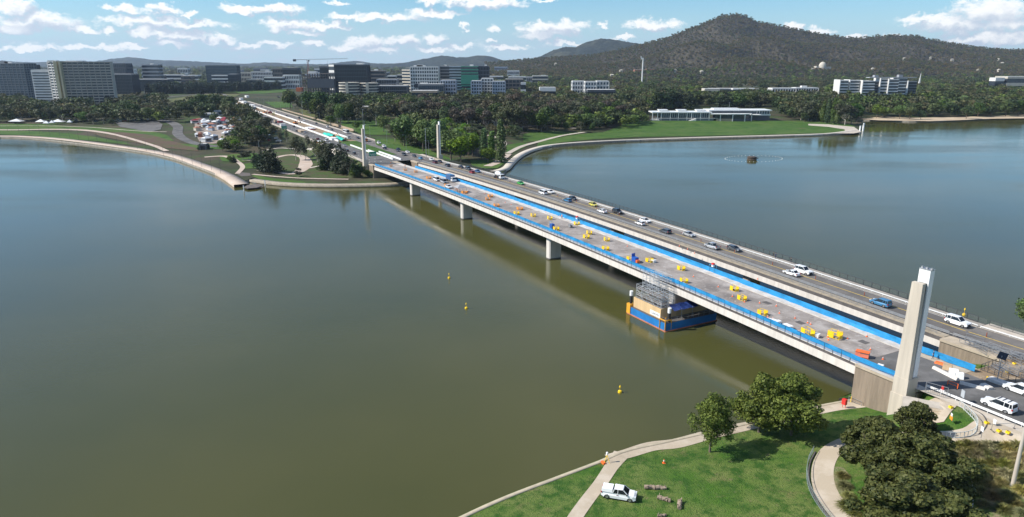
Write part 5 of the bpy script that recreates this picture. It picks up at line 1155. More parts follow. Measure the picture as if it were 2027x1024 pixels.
# mast, brick houses, dome, spire
def thin():
    Y = 1900; zc = Y * math.cos(TH) + 10; x = (1271 - 1013.5) / F * zc; zg = float(far_h(x, Y)); zt = atY(1271, 113, Y)[2]; r = empty('monument_column', (x, Y, zg), 0, 'tall thin pale column rising from the woods, a spread wing shape on top', 'monument')
    m = MB(); m.bar((0, 0, 0), (0, 0, zt - zg - 5), 2.2, n=6, r2=1.6); m.build('shaft', WC['white'], r); m = MB(); m.box(-5.5, 1.5, -.8, .8, zt - zg - 6, zt - zg - 2); m.box(-6.5, -3.5, -.8, .8, zt - zg - 2, zt - zg + 1.5); m.build('wing_top', WC['white'], r)
    bld(1256,1276,143,150,1,'band','red','red roofed low block at the foot of the thin column, left side',30,Y=2500); bld(1280,1310,142,149,1,'band','red','red roofed low block at the foot of the thin column, right side',30,Y=2520)
    x, Y, zg = slope_hit(1627, 140); zg += 4; r = empty('domed_memorial', (x, Y, zg), 0, 'pale stone domed memorial at the foot of the mountain', 'memorial'); k = Y / F
    m = MB(); m.lathe([(7 * k, 0), (7 * k, 5 * k), (6.3 * k, 9 * k), (4.5 * k, 12 * k), (2 * k, 13.6 * k), (.3 * k, 14 * k)], 20); m.build('dome', WC['cream'], r, (0, 0, 0), smooth=False); m = MB(); m.box(-12 * k, -5 * k, -4, 20, 0, 6 * k); m.box(5 * k, 16 * k, -4, 20, 0, 5 * k); m.build('wing', WC['cream'], r)
    Y = 1700; zc = Y * math.cos(TH); x = (1825 - 1013.5) / F * zc; zg = float(far_h(x, Y)); r = empty('church_spire', (x, Y, zg), 0, 'slender pale spire poking out of the woods', 'spire'); m = MB(); h = atY(1825, 145, Y)[2] - zg; m.bar((0, 0, 0), (1.2, 0, h), 3.6, n=4, r2=.3); m.build('spire', WC['white'], r)
thin()
bld(1992,2060,156,163,2,'band','cream','long beige roofed hall above the right edge woods',40,Y=1500)
bld(1968,1986,161,166,1,'band','white','small white roof left of the beige hall',20,Y=1500,name='house')
hr = random.Random(5); hs = [(1790,118),(1842,116),(1885,120),(1978,119),(1984,127),(1728,139),(1938,141),(1978,141),(1230,142),(1336,142),(1390,145),(1212,152),(1608,140),(1100,128)]
for i, (px, py) in enumerate(sorted(hs)):
    x, Yw, zg = slope_hit(px, py + 2.5); zg += 6.5
    rt = empty('house', (x, Yw, zg), hr.uniform(-.3, .3), f"small pale roofed house among trees, {ordw(i)} from the left on the slopes", 'house', 'houses on the slopes'); w = hr.uniform(2.5, 5.5)
    m = MB(); m.box(-w, w, 0, 10, -8, 3.4); m.build('wall', WC['cream'], rt); m = MB(); m.add([(-w - 1, -1, 3.4), (w + 1, -1, 3.4), (w + 1, 11, 3.4), (-w - 1, 11, 3.4), (-w + 2, 5, 6), (w - 2, 5, 6)], [(0, 1, 5, 4), (1, 2, 5), (2, 3, 4, 5), (3, 0, 4), (3, 2, 1, 0)]); m.build('roof', WC['cream'], rt)
    m = MB()
    for k in (-.6, 0, .6): m.box(w * k - 1, w * k + 1, -.06, .2, 1.5, 3.6)
    m.build('window', GL_D, rt)
# the white lakeside pavilion
def pavilion():
    p = hit(1290, 238.5); Y = p[1]; zc = Y * math.cos(TH) + 58 * math.sin(TH); k = zc / F; x0 = p[0]; z = p[2] - .5
    root = empty('lakeside_pavilion', (x0, Y, z), 0, 'long white glass walled pavilion with flat roofs on the lawn by the lake', 'pavilion'); W1 = WC['white']; FR = M('grey_terrace_wall', (.22, .24, .25), .8)
    f = lambda q: (q - 1290) * k
    roofs = MB(); roofs.box(f(1290), f(1408), -1.5, 22, 8.8, 9.9); roofs.build('left_roof', WHITEP, root)
    roofs = MB()
    for a in (1306, 1343, 1381): roofs.box(f(a), f(a + 16), 6, 14, 9.92, 11.6); roofs.box(f(a) - .8, f(a + 16) + .8, 5.4, 14.6, 11.6, 12.1)
    roofs.build('roof_lantern', WHITEP, root)
    g_ = MB(); g_.box(f(1306), f(1404), 1.2, 20, 3.4, 8.79); g_.build('glass_wall', GL_B, root)
    c = MB(); 
    for a in (1291, 1301, 1308, 1326, 1342, 1359, 1368, 1386, 1403): c = MB(); c.box(f(a) - .4, f(a) + .4, -1.2, -.5, .5, 8.8); c.build('column', W1, root)
    mu = MB()
    for a in np.arange(1310, 1404, 4.2): mu.box(f(a) - .12, f(a) + .12, 1.0, 1.18, 3.4, 8.7)
    mu.build('glazing_bar', W1, root)
    b_ = MB(); b_.box(f(1304), f(1412), -.4, 20, -2, 2.6); b_.build('terrace_wall', FR, root); b_ = MB(); b_.box(f(1290), f(1425), -1.6, .8, 2.62, 3.1); b_.box(f(1290), f(1305), -2, 8, 0, 1.2); b_.build('terrace_slab', W1, root)
    st = MB()
    for i in range(14): st.box(f(1362 + i * 1.0), f(1363 + i * 1.0), -4.6, -1.62, -1, .2 + i * .2)
    st.build('stair', W1, root)
    r2 = MB(); n = 24; vs = []
    for i in range(n + 1): a = -.2 + math.pi * .75 * i / n; vs.append((f(1448) + math.cos(a - .9) * f(1290 + 38), -4 + 14 - math.sin(a + .2) * 14))
    r2.prism([(f(1404), -3.5), (f(1440), -6.5), (f(1470), -6.5), (f(1486), -3), (f(1488), 3), (f(1410), 4)], 7.4, 8.3); r2.build('curved_canopy', WHITEP, root)
    g_ = MB(); g_.prism([(f(1414), -1), (f(1440), -4), (f(1468), -4), (f(1482), -1), (f(1484), 3), (f(1412), 3)], 2.6, 7.38); g_.build('glass_wall', GL_D, root)
    g_ = MB(); g_.prism([(f(1418), -1.6), (f(1440), -4.4), (f(1448), -4.4), (f(1448), 2), (f(1418), 2)], -2, 2.58); g_.build('tan_base_wall', WC['tan'], root)
    g_ = MB(); g_.prism([(f(1449), -4.2), (f(1468), -4.2), (f(1486), -1), (f(1486), 8), (f(1449), 8)], -2, 2.58); g_.build('dark_base_wall', WC['dark'], root)
    c = MB()
    for a, y in ((1424, -3.8), (1447, -6), (1471, -6), (1486, -2.6)): c = MB(); c.box(f(a) - .45, f(a) + .45, y, y + .8, -1, 7.4); c.build('column', W1, root)
    r3 = MB(); r3.box(f(1406), f(1532), 8.2, 34, 10.4, 11.5); r3.box(f(1418), f(1470), 14, 26, 11.52, 13); r3.build('right_roof', WHITEP, root)
    g_ = MB(); g_.box(f(1412), f(1528), 10, 32, 6.2, 10.38); g_.build('glass_wall', GL_B, root); g_ = MB(); g_.box(f(1486), f(1529), 9.4, 33, -2, 6.18); g_.build('lower_wall', WC['dark'], root)
    g_ = MB(); g_.box(f(1500), f(1530), 9.0, 9.9, 5.2, 7.0)
    for a in np.arange(1503, 1530, 5): g_.box(f(a) - .2, f(a) + .2, 9.3, 9.98, 7, 10.3)
    g_.box(f(1488), f(1506), -1, 9.9, 6.2, 6.9); g_.build('white_balcony', W1, root)
    m = MB(); m.bar((f(1450), 16, 12), (f(1450), 16, 20), .15); m.build('flagpole', STEELG, root)
pavilion()
bld(712,742,215,225,1,'band','tan','tan roofed low house between the dark park trees',14,name='house')
bld(693,705,202,208,1,'band','cream','small pale roofed house behind the dark park trees',12,name='house')
bld(1200,1216,206,212,1,'band','white','small white domed marquee behind the bright green trees',12,name='marquee',cat='marquee')
bld(30,52,226,235,1,'piers','mid','low open pavilion between trees near the left edge',12,name='park_shelter',cat='shelter')
bld(447,470,241,250,1,'band','white','white roofed site shed with a dark front beside the avenue',12,name='site_shed',cat='shed')
bld(424,462,222,229,1,'slats','blue','blue grey ribbed roof shed among the avenue trees',18,name='site_shed',cat='shed')
bld(395,425,228,235,1,'band','blue','pale long shed left of the ribbed roof shed',12,name='site_shed',cat='shed')
bld(396,408,289,297,1,'piers','dark','small dark garden kiosk at the end of the promenade lawn',6,name='garden_kiosk',cat='kiosk')
# ================================================================ VEHICLES
def paint(name, c, metal=0): return M('paint_' + name, c, .32, .03, .5, metal=metal, coat=.6)
PT = {'white': paint('white', (.80, .80, .79)), 'silver': paint('silver', (.50, .51, .52), .4), 'black': paint('black', (.02, .022, .026)), 'grey': paint('dark_grey', (.085, .095, .105), .3), 'blue': paint('blue', (.03, .11, .26)), 'lblue': paint('steel_blue', (.055, .20, .36), .2),
      'red': paint('red', (.33, .025, .03)), 'green': paint('green', (.05, .40, .06)), 'yellow': paint('yellow', (.62, .55, .09)), 'sky': paint('sky_blue', (.10, .35, .55)), 'orange': paint('orange', (.70, .22, .03)), 'maroon': paint('maroon', (.12, .015, .025))}
TYRE = M('tyre_rubber', (.018, .018, .02), .85, .1, 3); RIM = M('wheel_rim', (.40, .41, .42), .35, .1, 2, metal=.7); CGL = glass('car_glass', (.012, .016, .022), .06)
LHT = M('headlight_glass', (.62, .64, .66), .15, .05, 3); RLT = M('taillight_red', (.40, .02, .02), .3, .05, 3); BLKP = M('black_plastic', (.03, .03, .032), .6, .1, 2)
CAR = {  # length, half width, lower body profile (x, z), cabin profile (x, z), roof z
 'sedan': (4.7, .91, [(-2.35,.35),(-2.33,.80),(-2.2,.98),(-1.55,1.02),(1.0,.96),(1.9,.84),(2.28,.66),(2.35,.36)], [(-1.75,.98),(-1.0,1.43),(.25,1.45),(1.15,.95)]),
 'wagon': (4.7, .91, [(-2.35,.35),(-2.36,.85),(-2.3,1.02),(-1.5,1.04),(1.0,.98),(1.95,.86),(2.28,.68),(2.35,.36)], [(-2.25,1.0),(-2.0,1.46),(.2,1.50),(1.15,.97)]),
 'suv': (4.75, .96, [(-2.37,.42),(-2.38,.95),(-2.32,1.12),(-1.5,1.14),(1.1,1.10),(2.0,1.02),(2.33,.82),(2.38,.44)], [(-2.28,1.10),(-2.08,1.74),(.25,1.78),(1.15,1.09)]),
 'bigsuv': (5.0, .99, [(-2.5,.48),(-2.52,1.0),(-2.46,1.22),(-1.5,1.24),(1.15,1.20),(2.2,1.14),(2.48,.92),(2.5,.5)], [(-2.42,1.2),(-2.28,1.88),(.35,1.92),(1.15,1.19)]),
 'hatch': (4.1, .88, [(-2.05,.35),(-2.06,.85),(-1.98,1.0),(-1.2,1.02),(.9,.98),(1.6,.86),(1.98,.66),(2.05,.36)], [(-1.92,.98),(-1.6,1.46),(.2,1.50),(1.1,.97)]),
 'ute': (5.3, .95, [(-2.65,.50),(-2.66,1.05),(-2.62,1.16),(-.9,1.16),(1.3,1.14),(2.3,1.06),(2.62,.86),(2.65,.5)], [(-.85,1.12),(-.62,1.76),(.75,1.80),(1.5,1.12)]),
 'van': (5.0, .97, [(-2.5,.38),(-2.5,1.1),(-2.48,1.18),(-1.5,1.2),(1.5,1.16),(2.1,1.0),(2.45,.8),(2.5,.4)], [(-2.46,1.16),(-2.4,1.98),(1.2,2.02),(2.05,1.08)])}
def extr(m, prof, hw, mi=0, tw=None, z0=None):
    """closed side profile swept across, narrowing to tw at the top"""
    zt = max(p[1] for p in prof); zl = min(p[1] for p in prof); n = len(prof); tw = tw or hw; vs = []
    for sg in (-1, 1):
        for x, z in prof: vs.append((x, sg * (hw + (tw - hw) * ((z - zl) / (zt - zl + 1e-9))), z))
    m.add(vs, [tuple(range(n)), tuple(range(2 * n - 1, n - 1, -1))] + [(i, n + i, n + (i + 1) % n, (i + 1) % n) for i in range(n)], mi)
def car_proto(kind, canopy=False, rack=False):
    L_, hw, low, cab = CAR[kind]; root = empty('parked_car' if False else 'car', (0, 0, -500))
    m = MB(); prof = low + [(x, .30) for x in (1.95,)] 
    wr = .34 if kind in ('sedan', 'hatch', 'wagon') else .40; xa, xb = L_ / 2 - .88, -L_ / 2 + .95
    under = []
    for xc in (xa, xb):
        for k in range(7): a = math.pi * k / 6; under.append((xc + math.cos(a) * (wr + .07), .30 + math.sin(a) * (wr + .07)))
    full = low + under
    bm = MB(); zl = .3; n = len(full); tw = hw * .93; zt = max(p[1] for p in low); vs = []
    for sg in (-1, 1):
        for x, z in full:
            t = min(1, max(0, (z - .7) / (zt - .7 + .01))); e = max(0, abs(x) / (L_ / 2) - .82) / .18; vs.append((x, sg * (hw - (hw - tw) * t - e * e * .13), z))
    # sides, plus top skin only along the upper profile
    bm.add(vs, [tuple(range(n)), tuple(range(2 * n - 1, n - 1, -1))] + [(i, n + i, n + (i + 1) % n, (i + 1) % n) for i in range(n)])
    body = bm.build('body', PT['white'], root)
    # cabin: glass prism with painted roof and pillars
    g_ = MB(); cz = min(p[1] for p in cab); ct = max(p[1] for p in cab); extr(g_, cab, hw * .92, tw=hw * .76); g_.build('window_glass', CGL, root)
    r = MB(); xr0, xr1 = cab[1][0], cab[2][0]; wv = hw * .78
    r.add([(xr0 - .05, -wv, ct - .06), (xr1 + .05, -wv, ct - .06), (xr1 + .05, wv, ct - .06), (xr0 - .05, wv, ct - .06), (xr0 + .1, -wv + .1, ct + .05), (xr1 - .1, -wv + .1, ct + .05), (xr1 - .1, wv - .1, ct + .05), (xr0 + .1, wv - .1, ct + .05)],
          [(3, 2, 1, 0), (4, 5, 6, 7), (0, 1, 5, 4), (1, 2, 6, 5), (2, 3, 7, 6), (3, 0, 4, 7)])
    for sg in (-1, 1):
        for (xa_, za), (xb_, zb_2) in ((cab[0], cab[1]), (cab[3], cab[2])):
            r.bar((xa_, sg * hw * .92, za), (xb_, sg * hw * .77, ct - .03), .06)
        for xm in ((xr0 + xr1) / 2 - .15,) + ((xr0 + .35,) if kind in ('wagon', 'suv', 'bigsuv', 'van') else ()): r.bar((xm, sg * hw * .93, cz), (xm, sg * hw * .78, ct - .02), .05)
    r.build('roof', PT['white'], root)
    for xc in (xa, xb):
        for sg in (-1, 1):
            w = MB(); w.lathe([(wr * .55, -.11), (wr, -.10), (wr, .10), (wr * .55, .11)], 14, (xc, sg * (hw - .12), wr), axis='y'); wo = w.build('wheel', TYRE, root)
            q = MB(); q.lathe([(wr * .60, -.125), (wr * .60, .125)], 10, (xc, sg * (hw - .12), wr), axis='y'); q.build('rim', RIM, wo)
    zf = low[-3][1]; zr_ = low[1][1]
    for sg in (-1, 1):
        h = MB(); h.box(L_ / 2 - .28, L_ / 2 - .02, sg * hw * .72 - .2, sg * hw * .72 + .2, low[-2][1] - .02, low[-2][1] + .14); h.build('headlight', LHT, root)
        h = MB(); h.box(-L_ / 2 - .025, -L_ / 2 + .16, sg * hw * .80 - .14, sg * hw * .80 + .14, zr_ - .12, zr_ + .14); h.build('taillight', RLT, root)
        h = MB(); h.box(cab[3][0] - .32, cab[3][0] - .12, sg * (hw + .02) - .1, sg * (hw + .02) + .1, cz, cz + .16); h.build('wing_mirror', BLKP, root)
    h = MB(); h.box(L_ / 2 - .06, L_ / 2 + .03, -hw * .5, hw * .5, .45, low[-2][1] - .04); h.build('grille', BLKP, root)
    h = MB(); h.box(-L_ / 2 - .03, L_ / 2 + .02, -hw * .86, hw * .86, .24, .36); h.build('underbody', BLKP, root)
    if kind == 'ute':
        if canopy: h = MB(); extr(h, [(-2.60, 1.17), (-2.52, 1.62), (-.92, 1.66), (-.90, 1.17)], hw * .95, tw=hw * .84); h.build('tub_cover', PT['white'], root)
        else: h = MB(); h.box(-2.55, -.95, -hw * .85, hw * .85, 1.165, 1.175); h.build('tray_floor', BLKP, root); h = MB(); [h.bar((-1.0, sg * hw * .8, 1.16), (-1.0, sg * hw * .8, 1.75), .05) for sg in (-1, 1)]; h.bar((-1.0, -hw * .8, 1.75), (-1.0, hw * .8, 1.75), .05); h.build('ladder_rack', STEELG, root)
    if rack:
        h = MB()
        for k in (-1.5, -.7, .05): h.box(k - .06, k + .06, -hw * .75, hw * .75, ct + .1, ct + .15)
        h.build('roof_bar', BLKP, root)
    return root
CP = {}
def put_car(kind, col_, x, y, z, rz, label, group=None, name='car', cat='car', **kw):
    k = (kind, tuple(sorted(kw.items())))
    if k not in CP: CP[k] = car_proto(kind, **kw)
    r = copy_tree(CP[k]); r.name = name; r.location = (x, y, z); r.rotation_euler = (0, 0, rz)
    for ch in r.children:
        if ch.name.split('.')[0] in ('body', 'roof', 'tub_cover'):
            ch.material_slots[0].link = 'OBJECT'; ch.material_slots[0].material = PT[col_]
    return tag(r, label, cat, group)
def deck_car(px, py, kind, col_, label, away=None, lane=True, **kw):
    s, u = on_deck(px, py, .7)
    if lane:
        near = u < 33.6; u = 31.5 if near else 35.7; away = near if away is None else away
    rz = BRZ + (math.pi if away else 0); x, y, z = B(s, u, float(zd(s)) + .005); return put_car(kind, col_, x, y, z, rz, label, kw.pop('group', 'cars crossing the traffic bridge'), **kw)
for a in [(834,313,'hatch','sky','bright sky blue hatchback near the far end of the traffic bridge'), (849.7,315.5,'sedan','white','white car just behind the bright sky blue hatchback'),
          (858,321.6,'suv','maroon','dark red car right below the far right pylon'), (868,320,'hatch','black','small black car touching the dark red one by the far pylon'),
          (886,327.7,'suv','grey','dark grey car alone between two dark red cars'), (908,330.6,'sedan','black','black sedan left of the red and blue trio'),
          (928,334,'suv','grey','dark four wheel drive beside the red car in the far queue'), (931,341,'hatch','red','red car in the inner lane before the concrete truck'), (944,339,'sedan','blue','blue sedan just behind the concrete truck'),
          (1028,362.6,'sedan','green','bright green sedan alone in the outer lane'), (1079,381,'van','white','boxy white van in the inner lane after the green sedan'), (1092,379,'sedan','white','white sedan half hidden behind the boxy white van'),
          (1121,396.3,'wagon','lblue','pale blue wagon in the inner lane beside a black hatchback'), (1134,392.6,'hatch','black','black hatchback beside the pale blue wagon'),
          (1176,404.4,'hatch','yellow','pale yellow hatchback in the outer lane'), (1190,417.7,'sedan','white','white sedan in the inner lane below the yellow hatchback'), (1224.4,419,'suv','black','black four wheel drive behind the yellow hatchback'),
          (1277,436,'sedan','white','white sedan in the outer lane of the side by side white pair'), (1270,441,'hatch','white','white hatchback in the inner lane of the side by side white pair'),
          (1318,457,'wagon','grey','charcoal wagon in the inner lane past the white pair'), (1365,463,'sedan','silver','silver sedan in the outer lane mid bridge'),
          (1455.8,491.6,'wagon','grey','dark slate wagon next to the silver utility truck'), (1565.4,540,'sedan','white','white sedan side by side with a big white four wheel drive'), (1597,535,'bigsuv','white','big white four wheel drive side by side with the white sedan'),
          (1744,599,'suv','lblue','steel blue four wheel drive left of the near pylon'), (1900,636,'bigsuv','white','large white four wheel drive right of the near pylon')]:
    deck_car(*a)
deck_car(1412.8, 487, 'ute', 'silver', 'silver open tray utility truck in the inner lane', name='utility_truck')
def on_road(px, py):
    p = at(px, py, 9.7); return su(p[0], p[1])
s, u = on_road(1968, 806); x, y, z = B(s, 2.2, 9.04); put_car('bigsuv', 'white', x, y, z, BRZ + math.pi, 'long white four wheel drive with roof bars on the near road', rack=True)
s, u = on_road(2018, 771); x, y, z = B(s, u, 9.04); put_car('suv', 'white', x, y, z, BRZ + math.pi, 'white four wheel drive cut by the right edge beside the dirt')
p = nhit(1225, 985); put_car('ute', 'white', p[0], p[1], p[2] + .03, R(-17), 'white double cab utility parked on the grass beside the path', name='utility_truck', canopy=True)
lg = MB(); lg.add([(-.25, -.962, .86), (.05, -.962, .86), (.05, -.962, .98), (-.25, -.962, .98)], [(0, 1, 2, 3)]); ut = [o for o in bpy.data.objects if o.get('label', '').startswith('white double cab')][0]; lg.build('door_emblem', PT['maroon'], ut)
# vehicles standing on the closed deck
for a in [(864,355,'van','white','white site van leading the group parked on the closed deck'), (878,359,'van','silver','silver site van second in the group on the closed deck'), (888,369,'sedan','white','white car parked nearest the railing on the closed deck')]:
    s, u = on_deck(a[0], a[1], .8); x, y, z = B(s, u, float(zd(s)) + .005); put_car(a[2], a[3], x, y, z, BRZ, a[4], 'vehicles parked on the closed deck')
# truck builder (box / flat / mixer) and bus
def truck(x, y, z, rz, kind, cab_c, body_c, label, name='truck', cat='truck', group=None):
    r = empty(name, (x, y, z), rz, label, cat, group); m = MB(); m.box(2.0, 3.9, -1.15, 1.15, .6, 2.5, taper=.12); m.build('cab', PT[cab_c], r); m = MB(); m.box(3.3, 3.93, -1.05, 1.05, 1.5, 2.3); m.box(2.4, 3.2, -1.17, 1.17, 1.5, 2.25); m.build('windscreen', CGL, r)
    m = MB(); m.box(-3.9, 2.0, -.45, .45, .6, .95); m.build('chassis', BLKP, r)
    if kind == 'box': m = MB(); m.box(-3.9, 1.8, -1.2, 1.2, .97, 3.3); m.build('cargo_box', PT[body_c], r)
    elif kind == 'flat': m = MB(); m.box(-3.9, 1.8, -1.2, 1.2, .97, 1.25); m.box(1.6, 1.8, -1.2, 1.2, 1.25, 2.2); m.build('tray', PT[body_c], r)
    else:
        m = MB(); m.lathe([(.55, -3.6), (1.05, -2.3), (1.22, -.8), (1.1, .5), (.6, 1.5)], 16, (0, 0, 2.35), axis='x'); m.build('mixer_drum', PT[body_c], r); m = MB(); m.box(-3.9, -3.3, -.5, .5, .95, 2.6); m.build('chute', STEELG, r)
    for xx in (3.0, -1.9, -3.1):
        for sg in (-1, 1): m = MB(); m.lathe([(.5, -.16), (.5, .16)], 14, (xx, sg * .98, .5), axis='y'); m.build('wheel', TYRE, r)
    return r
s, u = on_deck(983, 348, 1.5); x, y, z = B(s, 35.4, float(zd(s))); truck(x, y, z, BRZ, 'mixer', 'white', 'white', 'white concrete mixer truck in the outer lane', 'concrete_truck')
s, u = on_deck(893, 354, 1.3); x, y, z = B(s, u, float(zd(s))); truck(x, y, z, BRZ, 'box', 'white', 'blue', 'white cabbed truck with a dark blue body on the closed deck', 'site_truck')
def bus(x, y, z, rz, label):
    r = empty('bus', (x, y, z), rz, label, 'bus'); m = MB(); m.box(-6, 6, -1.25, 1.25, .4, 3.1, taper=.1); m.build('body', PT['white'], r); m = MB(); m.box(-5.6, 5.9, -1.262, 1.262, 1.4, 2.5); m.box(5.8, 6.02, -1.1, 1.1, 1.1, 2.8); m.build('window_band', CGL, r)
    for xx in (3.8, -3.4):
        for sg in (-1, 1): m = MB(); m.lathe([(.5, -.16), (.5, .16)], 14, (xx, sg * 1.1, .5), axis='y'); m.build('wheel', TYRE, r)
bu = su(*at(658, 262, 10)[:2]); x, y, z = B(bu[0], 36, 8.86); bus(x, y, z, BRZ, 'white city bus with dark windows on the far avenue')
# avenue traffic
av = [(604,276,'wagon','maroon'),(619.5,279,'van','white'),(636.6,285,'sedan','white'),(652,289,'sedan','silver'),(683,298,'hatch','black'),(721,302,'hatch','grey'),(684,274,'sedan','grey'),(708,285,'suv','white'),(729,291,'suv','white'),(734,298,'sedan','black'),(749,294,'sedan','black'),(770,299,'hatch','grey'),(783,302,'sedan','white'),
      (795,306,'suv','grey'),(812,309,'hatch','grey'),(542.6,242.5,'hatch','black'),(553.9,251,'sedan','black'),(579.6,259,'sedan','grey'),(591,239,'sedan','white'),(550.6,221,'sedan','white'),(565,230,'hatch','black'),(601,245,'sedan','black'),(493.7,224,'sedan','white'),(504,228,'van','white'),(626,252,'van','white'),(579,234,'suv','black'),(524,210,'sedan','grey'),(640,257,'sedan','grey'),(566,263,'sedan','silver')]
for i, (px, py, k, c) in enumerate(sorted(av)):
    p = at(px, py, 9.6); s, u = su(p[0], p[1])
    if u < 13: u = 2 + 3.4 * (i % 3)
    else: u = 28.5 + 3.3 * (i % 3)
    if s > -197: s = -199 - 6 * (i % 2)
    x, y, z = B(s, u, 8.84); put_car(k, c, x, y, z, BRZ + (math.pi if u < 13 else 0), f"{'dark' if c in ('black','grey') else c} {dict(hatch='hatchback',sedan='sedan',suv='four wheel drive',van='van',wagon='wagon')[k]}, {ordw(i)} vehicle from the left on the far avenue", 'cars on the far avenue')
bu = su(*at(691, 279, 10)[:2]); x, y, z = B(bu[0], 30.5, 8.84); truck(x, y, z, BRZ, 'box', 'orange', 'white', 'white and orange truck on the avenue left of the far pylon')
bu = su(*at(658, 274, 10)[:2]); x, y, z = B(bu[0], 24, 8.95); truck(x, y, z, BRZ, 'flat', 'white', 'white', 'white tray truck beside the orange excavator on the median')
# parked cars and stalls, too small to show parts
def tiny_car():
    m = MB(); m.box(-2.2, 2.2, -.9, .9, .3, .95, 0); m.box(-1.5, 1.2, -.8, .8, .95, 1.42, 1, taper=.22); m.box(-1.2, .9, -.6, .6, 1.42, 1.48, 0)
    for x in (-1.4, 1.4):
        for y in (-.75, .75): m.lathe([(.33, -.13), (.33, .13)], 8, (x, y, .33), 2, 'y')
    o = m.build('parked_car', [PT['white'], CGL, TYRE]); return o
tcar = tiny_car(); first = [True]
def put_tiny(x, y, z, rz, c, label, group):
    o = tcar if first[0] else tcar.copy()
    if not first[0]: COL.objects.link(o)
    first[0] = False; o.location = (x, y, z); o.rotation_euler = (0, 0, rz); o.material_slots[0].link = 'OBJECT'; o.material_slots[0].material = PT[c]; tag(o, label, 'car', group)
rc = random.Random(3); spots = []
def lot(poly, n, off, where):
    xs = [p[0] for p in poly]; ys = [p[1] for p in poly]; out = []
    while len(out) < n:
        a = np.array([rc.uniform(min(xs), max(xs))]); b = np.array([rc.uniform(min(ys), max(ys))])
        if inpoly(a, b, poly)[0]:
            p = hit(a[0], b[0])
            if all((p[0] - q[1][0]) ** 2 + (p[1] - q[1][1]) ** 2 > 20 for q in out): out.append((a[0], p))
    out.sort(key=lambda q: q[0])
    for i, (a, p) in enumerate(out):
        c = rc.choice(['white', 'white', 'white', 'silver', 'grey', 'black', 'red', 'blue']); put_tiny(p[0], p[1], p[2] + off, rc.choice([.3, 1.87, 3.44]), c, f"{'dark' if c in ('grey','black') else c} car, {ordw(i)} from the left {where}", 'parked cars ' + where)
lot([(135,236),(300,233),(310,241),(140,242)], 30, .05, 'under the trees by the hotel')
lot([(385,238),(470,232),(480,247),(395,256)], 26, .32, 'in the fair ground car park')
lot([(545,187),(700,190),(740,197),(600,203),(550,197)], 34, .1, 'in front of the building site')
lot([(1290,196),(1300,198),(1200,204),(1000,200),(960,205),(1000,212),(1215,206)], 12, .1, 'between the park trees')
lot([(505,272),(530,268),(560,280),(530,286)], 8, .1, 'on the site yard by the avenue')
# fair stalls and caravans in the yard
def stall(x, y, z, rz, w, d, h, mat_, label, i):
    r = empty('market_stall', (x, y, z), rz, label, 'stall', 'stalls and caravans on the fair ground'); m = MB(); m.box(-w, w, -d, d, 0, h); m.build('wall', mat_, r); m = MB(); m.add([(-w - .4, -d - .4, h), (w + .4, -d - .4, h), (w + .4, d + .4, h), (-w - .4, d + .4, h), (-w * .3, 0, h + 1.3), (w * .3, 0, h + 1.3)], [(0, 1, 5, 4), (1, 2, 5), (2, 3, 4, 5), (3, 0, 4), (3, 2, 1, 0)])
    m.build('roof', rc.choice([PT['white'], PT['white'], PT['white'], WC['red'], PT['red'], WC['blue'], PT['white']]), r); m = MB(); m.box(-w * .7, w * .7, -d - .05, -d + .1, .8, h * .8); m.build('counter_opening', GL_D, r)
st = []
while len(st) < 42:
    a, b = rc.uniform(384, 470), rc.uniform(240, 289)
    if inpoly(np.array([a]), np.array([b]), [(385,243),(468,236),(472,250),(440,284),(398,288),(388,268)])[0]: st.append((a, b))
st.sort()
for i, (a, b) in enumerate(st):
    p = hit(a, b); stall(p[0], p[1], p[2] + .3, rc.uniform(0, 3), rc.uniform(1.5, 4), rc.uniform(1.3, 2.2), rc.uniform(2.2, 3.2), rc.choice([PT['white'], WC['cream'], WC['blue'], WC['white'], WC['red']]), f"small fair stall or caravan, {ordw(i)} from the left among the trees", i)
# shade sails by the left lawn
for i, (px, py, w) in enumerate([(34,245,13), (82,246,9), (93,249,6), (116,246,12), (139,247,5), (104,248,5)]):
    p = hit(px, py); r = empty('shade_sail', tuple(p), 0, f"pointed white shade canopy on the left lawn, {ordw(sorted([34,82,93,104,116,139]).index(px))} from the left", 'canopy', 'white shade canopies'); k = p[1] / F * w
    m = MB(); m.add([(-k, -k * .5, 2.6), (k, -k * .5, 2.6), (k, k * .5, 2.6), (-k, k * .5, 2.6), (0, 0, 5.2), (-k, -k * .5, 2.5), (k, -k * .5, 2.5), (k, k * .5, 2.5), (-k, k * .5, 2.5)], [(0, 1, 4), (1, 2, 4), (2, 3, 4), (3, 0, 4), (0, 5, 6, 1), (1, 6, 7, 2), (2, 7, 8, 3), (3, 8, 5, 0)]); m.build('canopy', PT['white'], r)
    m = MB(); m.bar((0, 0, 0), (0, 0, 5.1), .12); m.build('post', STEELG, r)
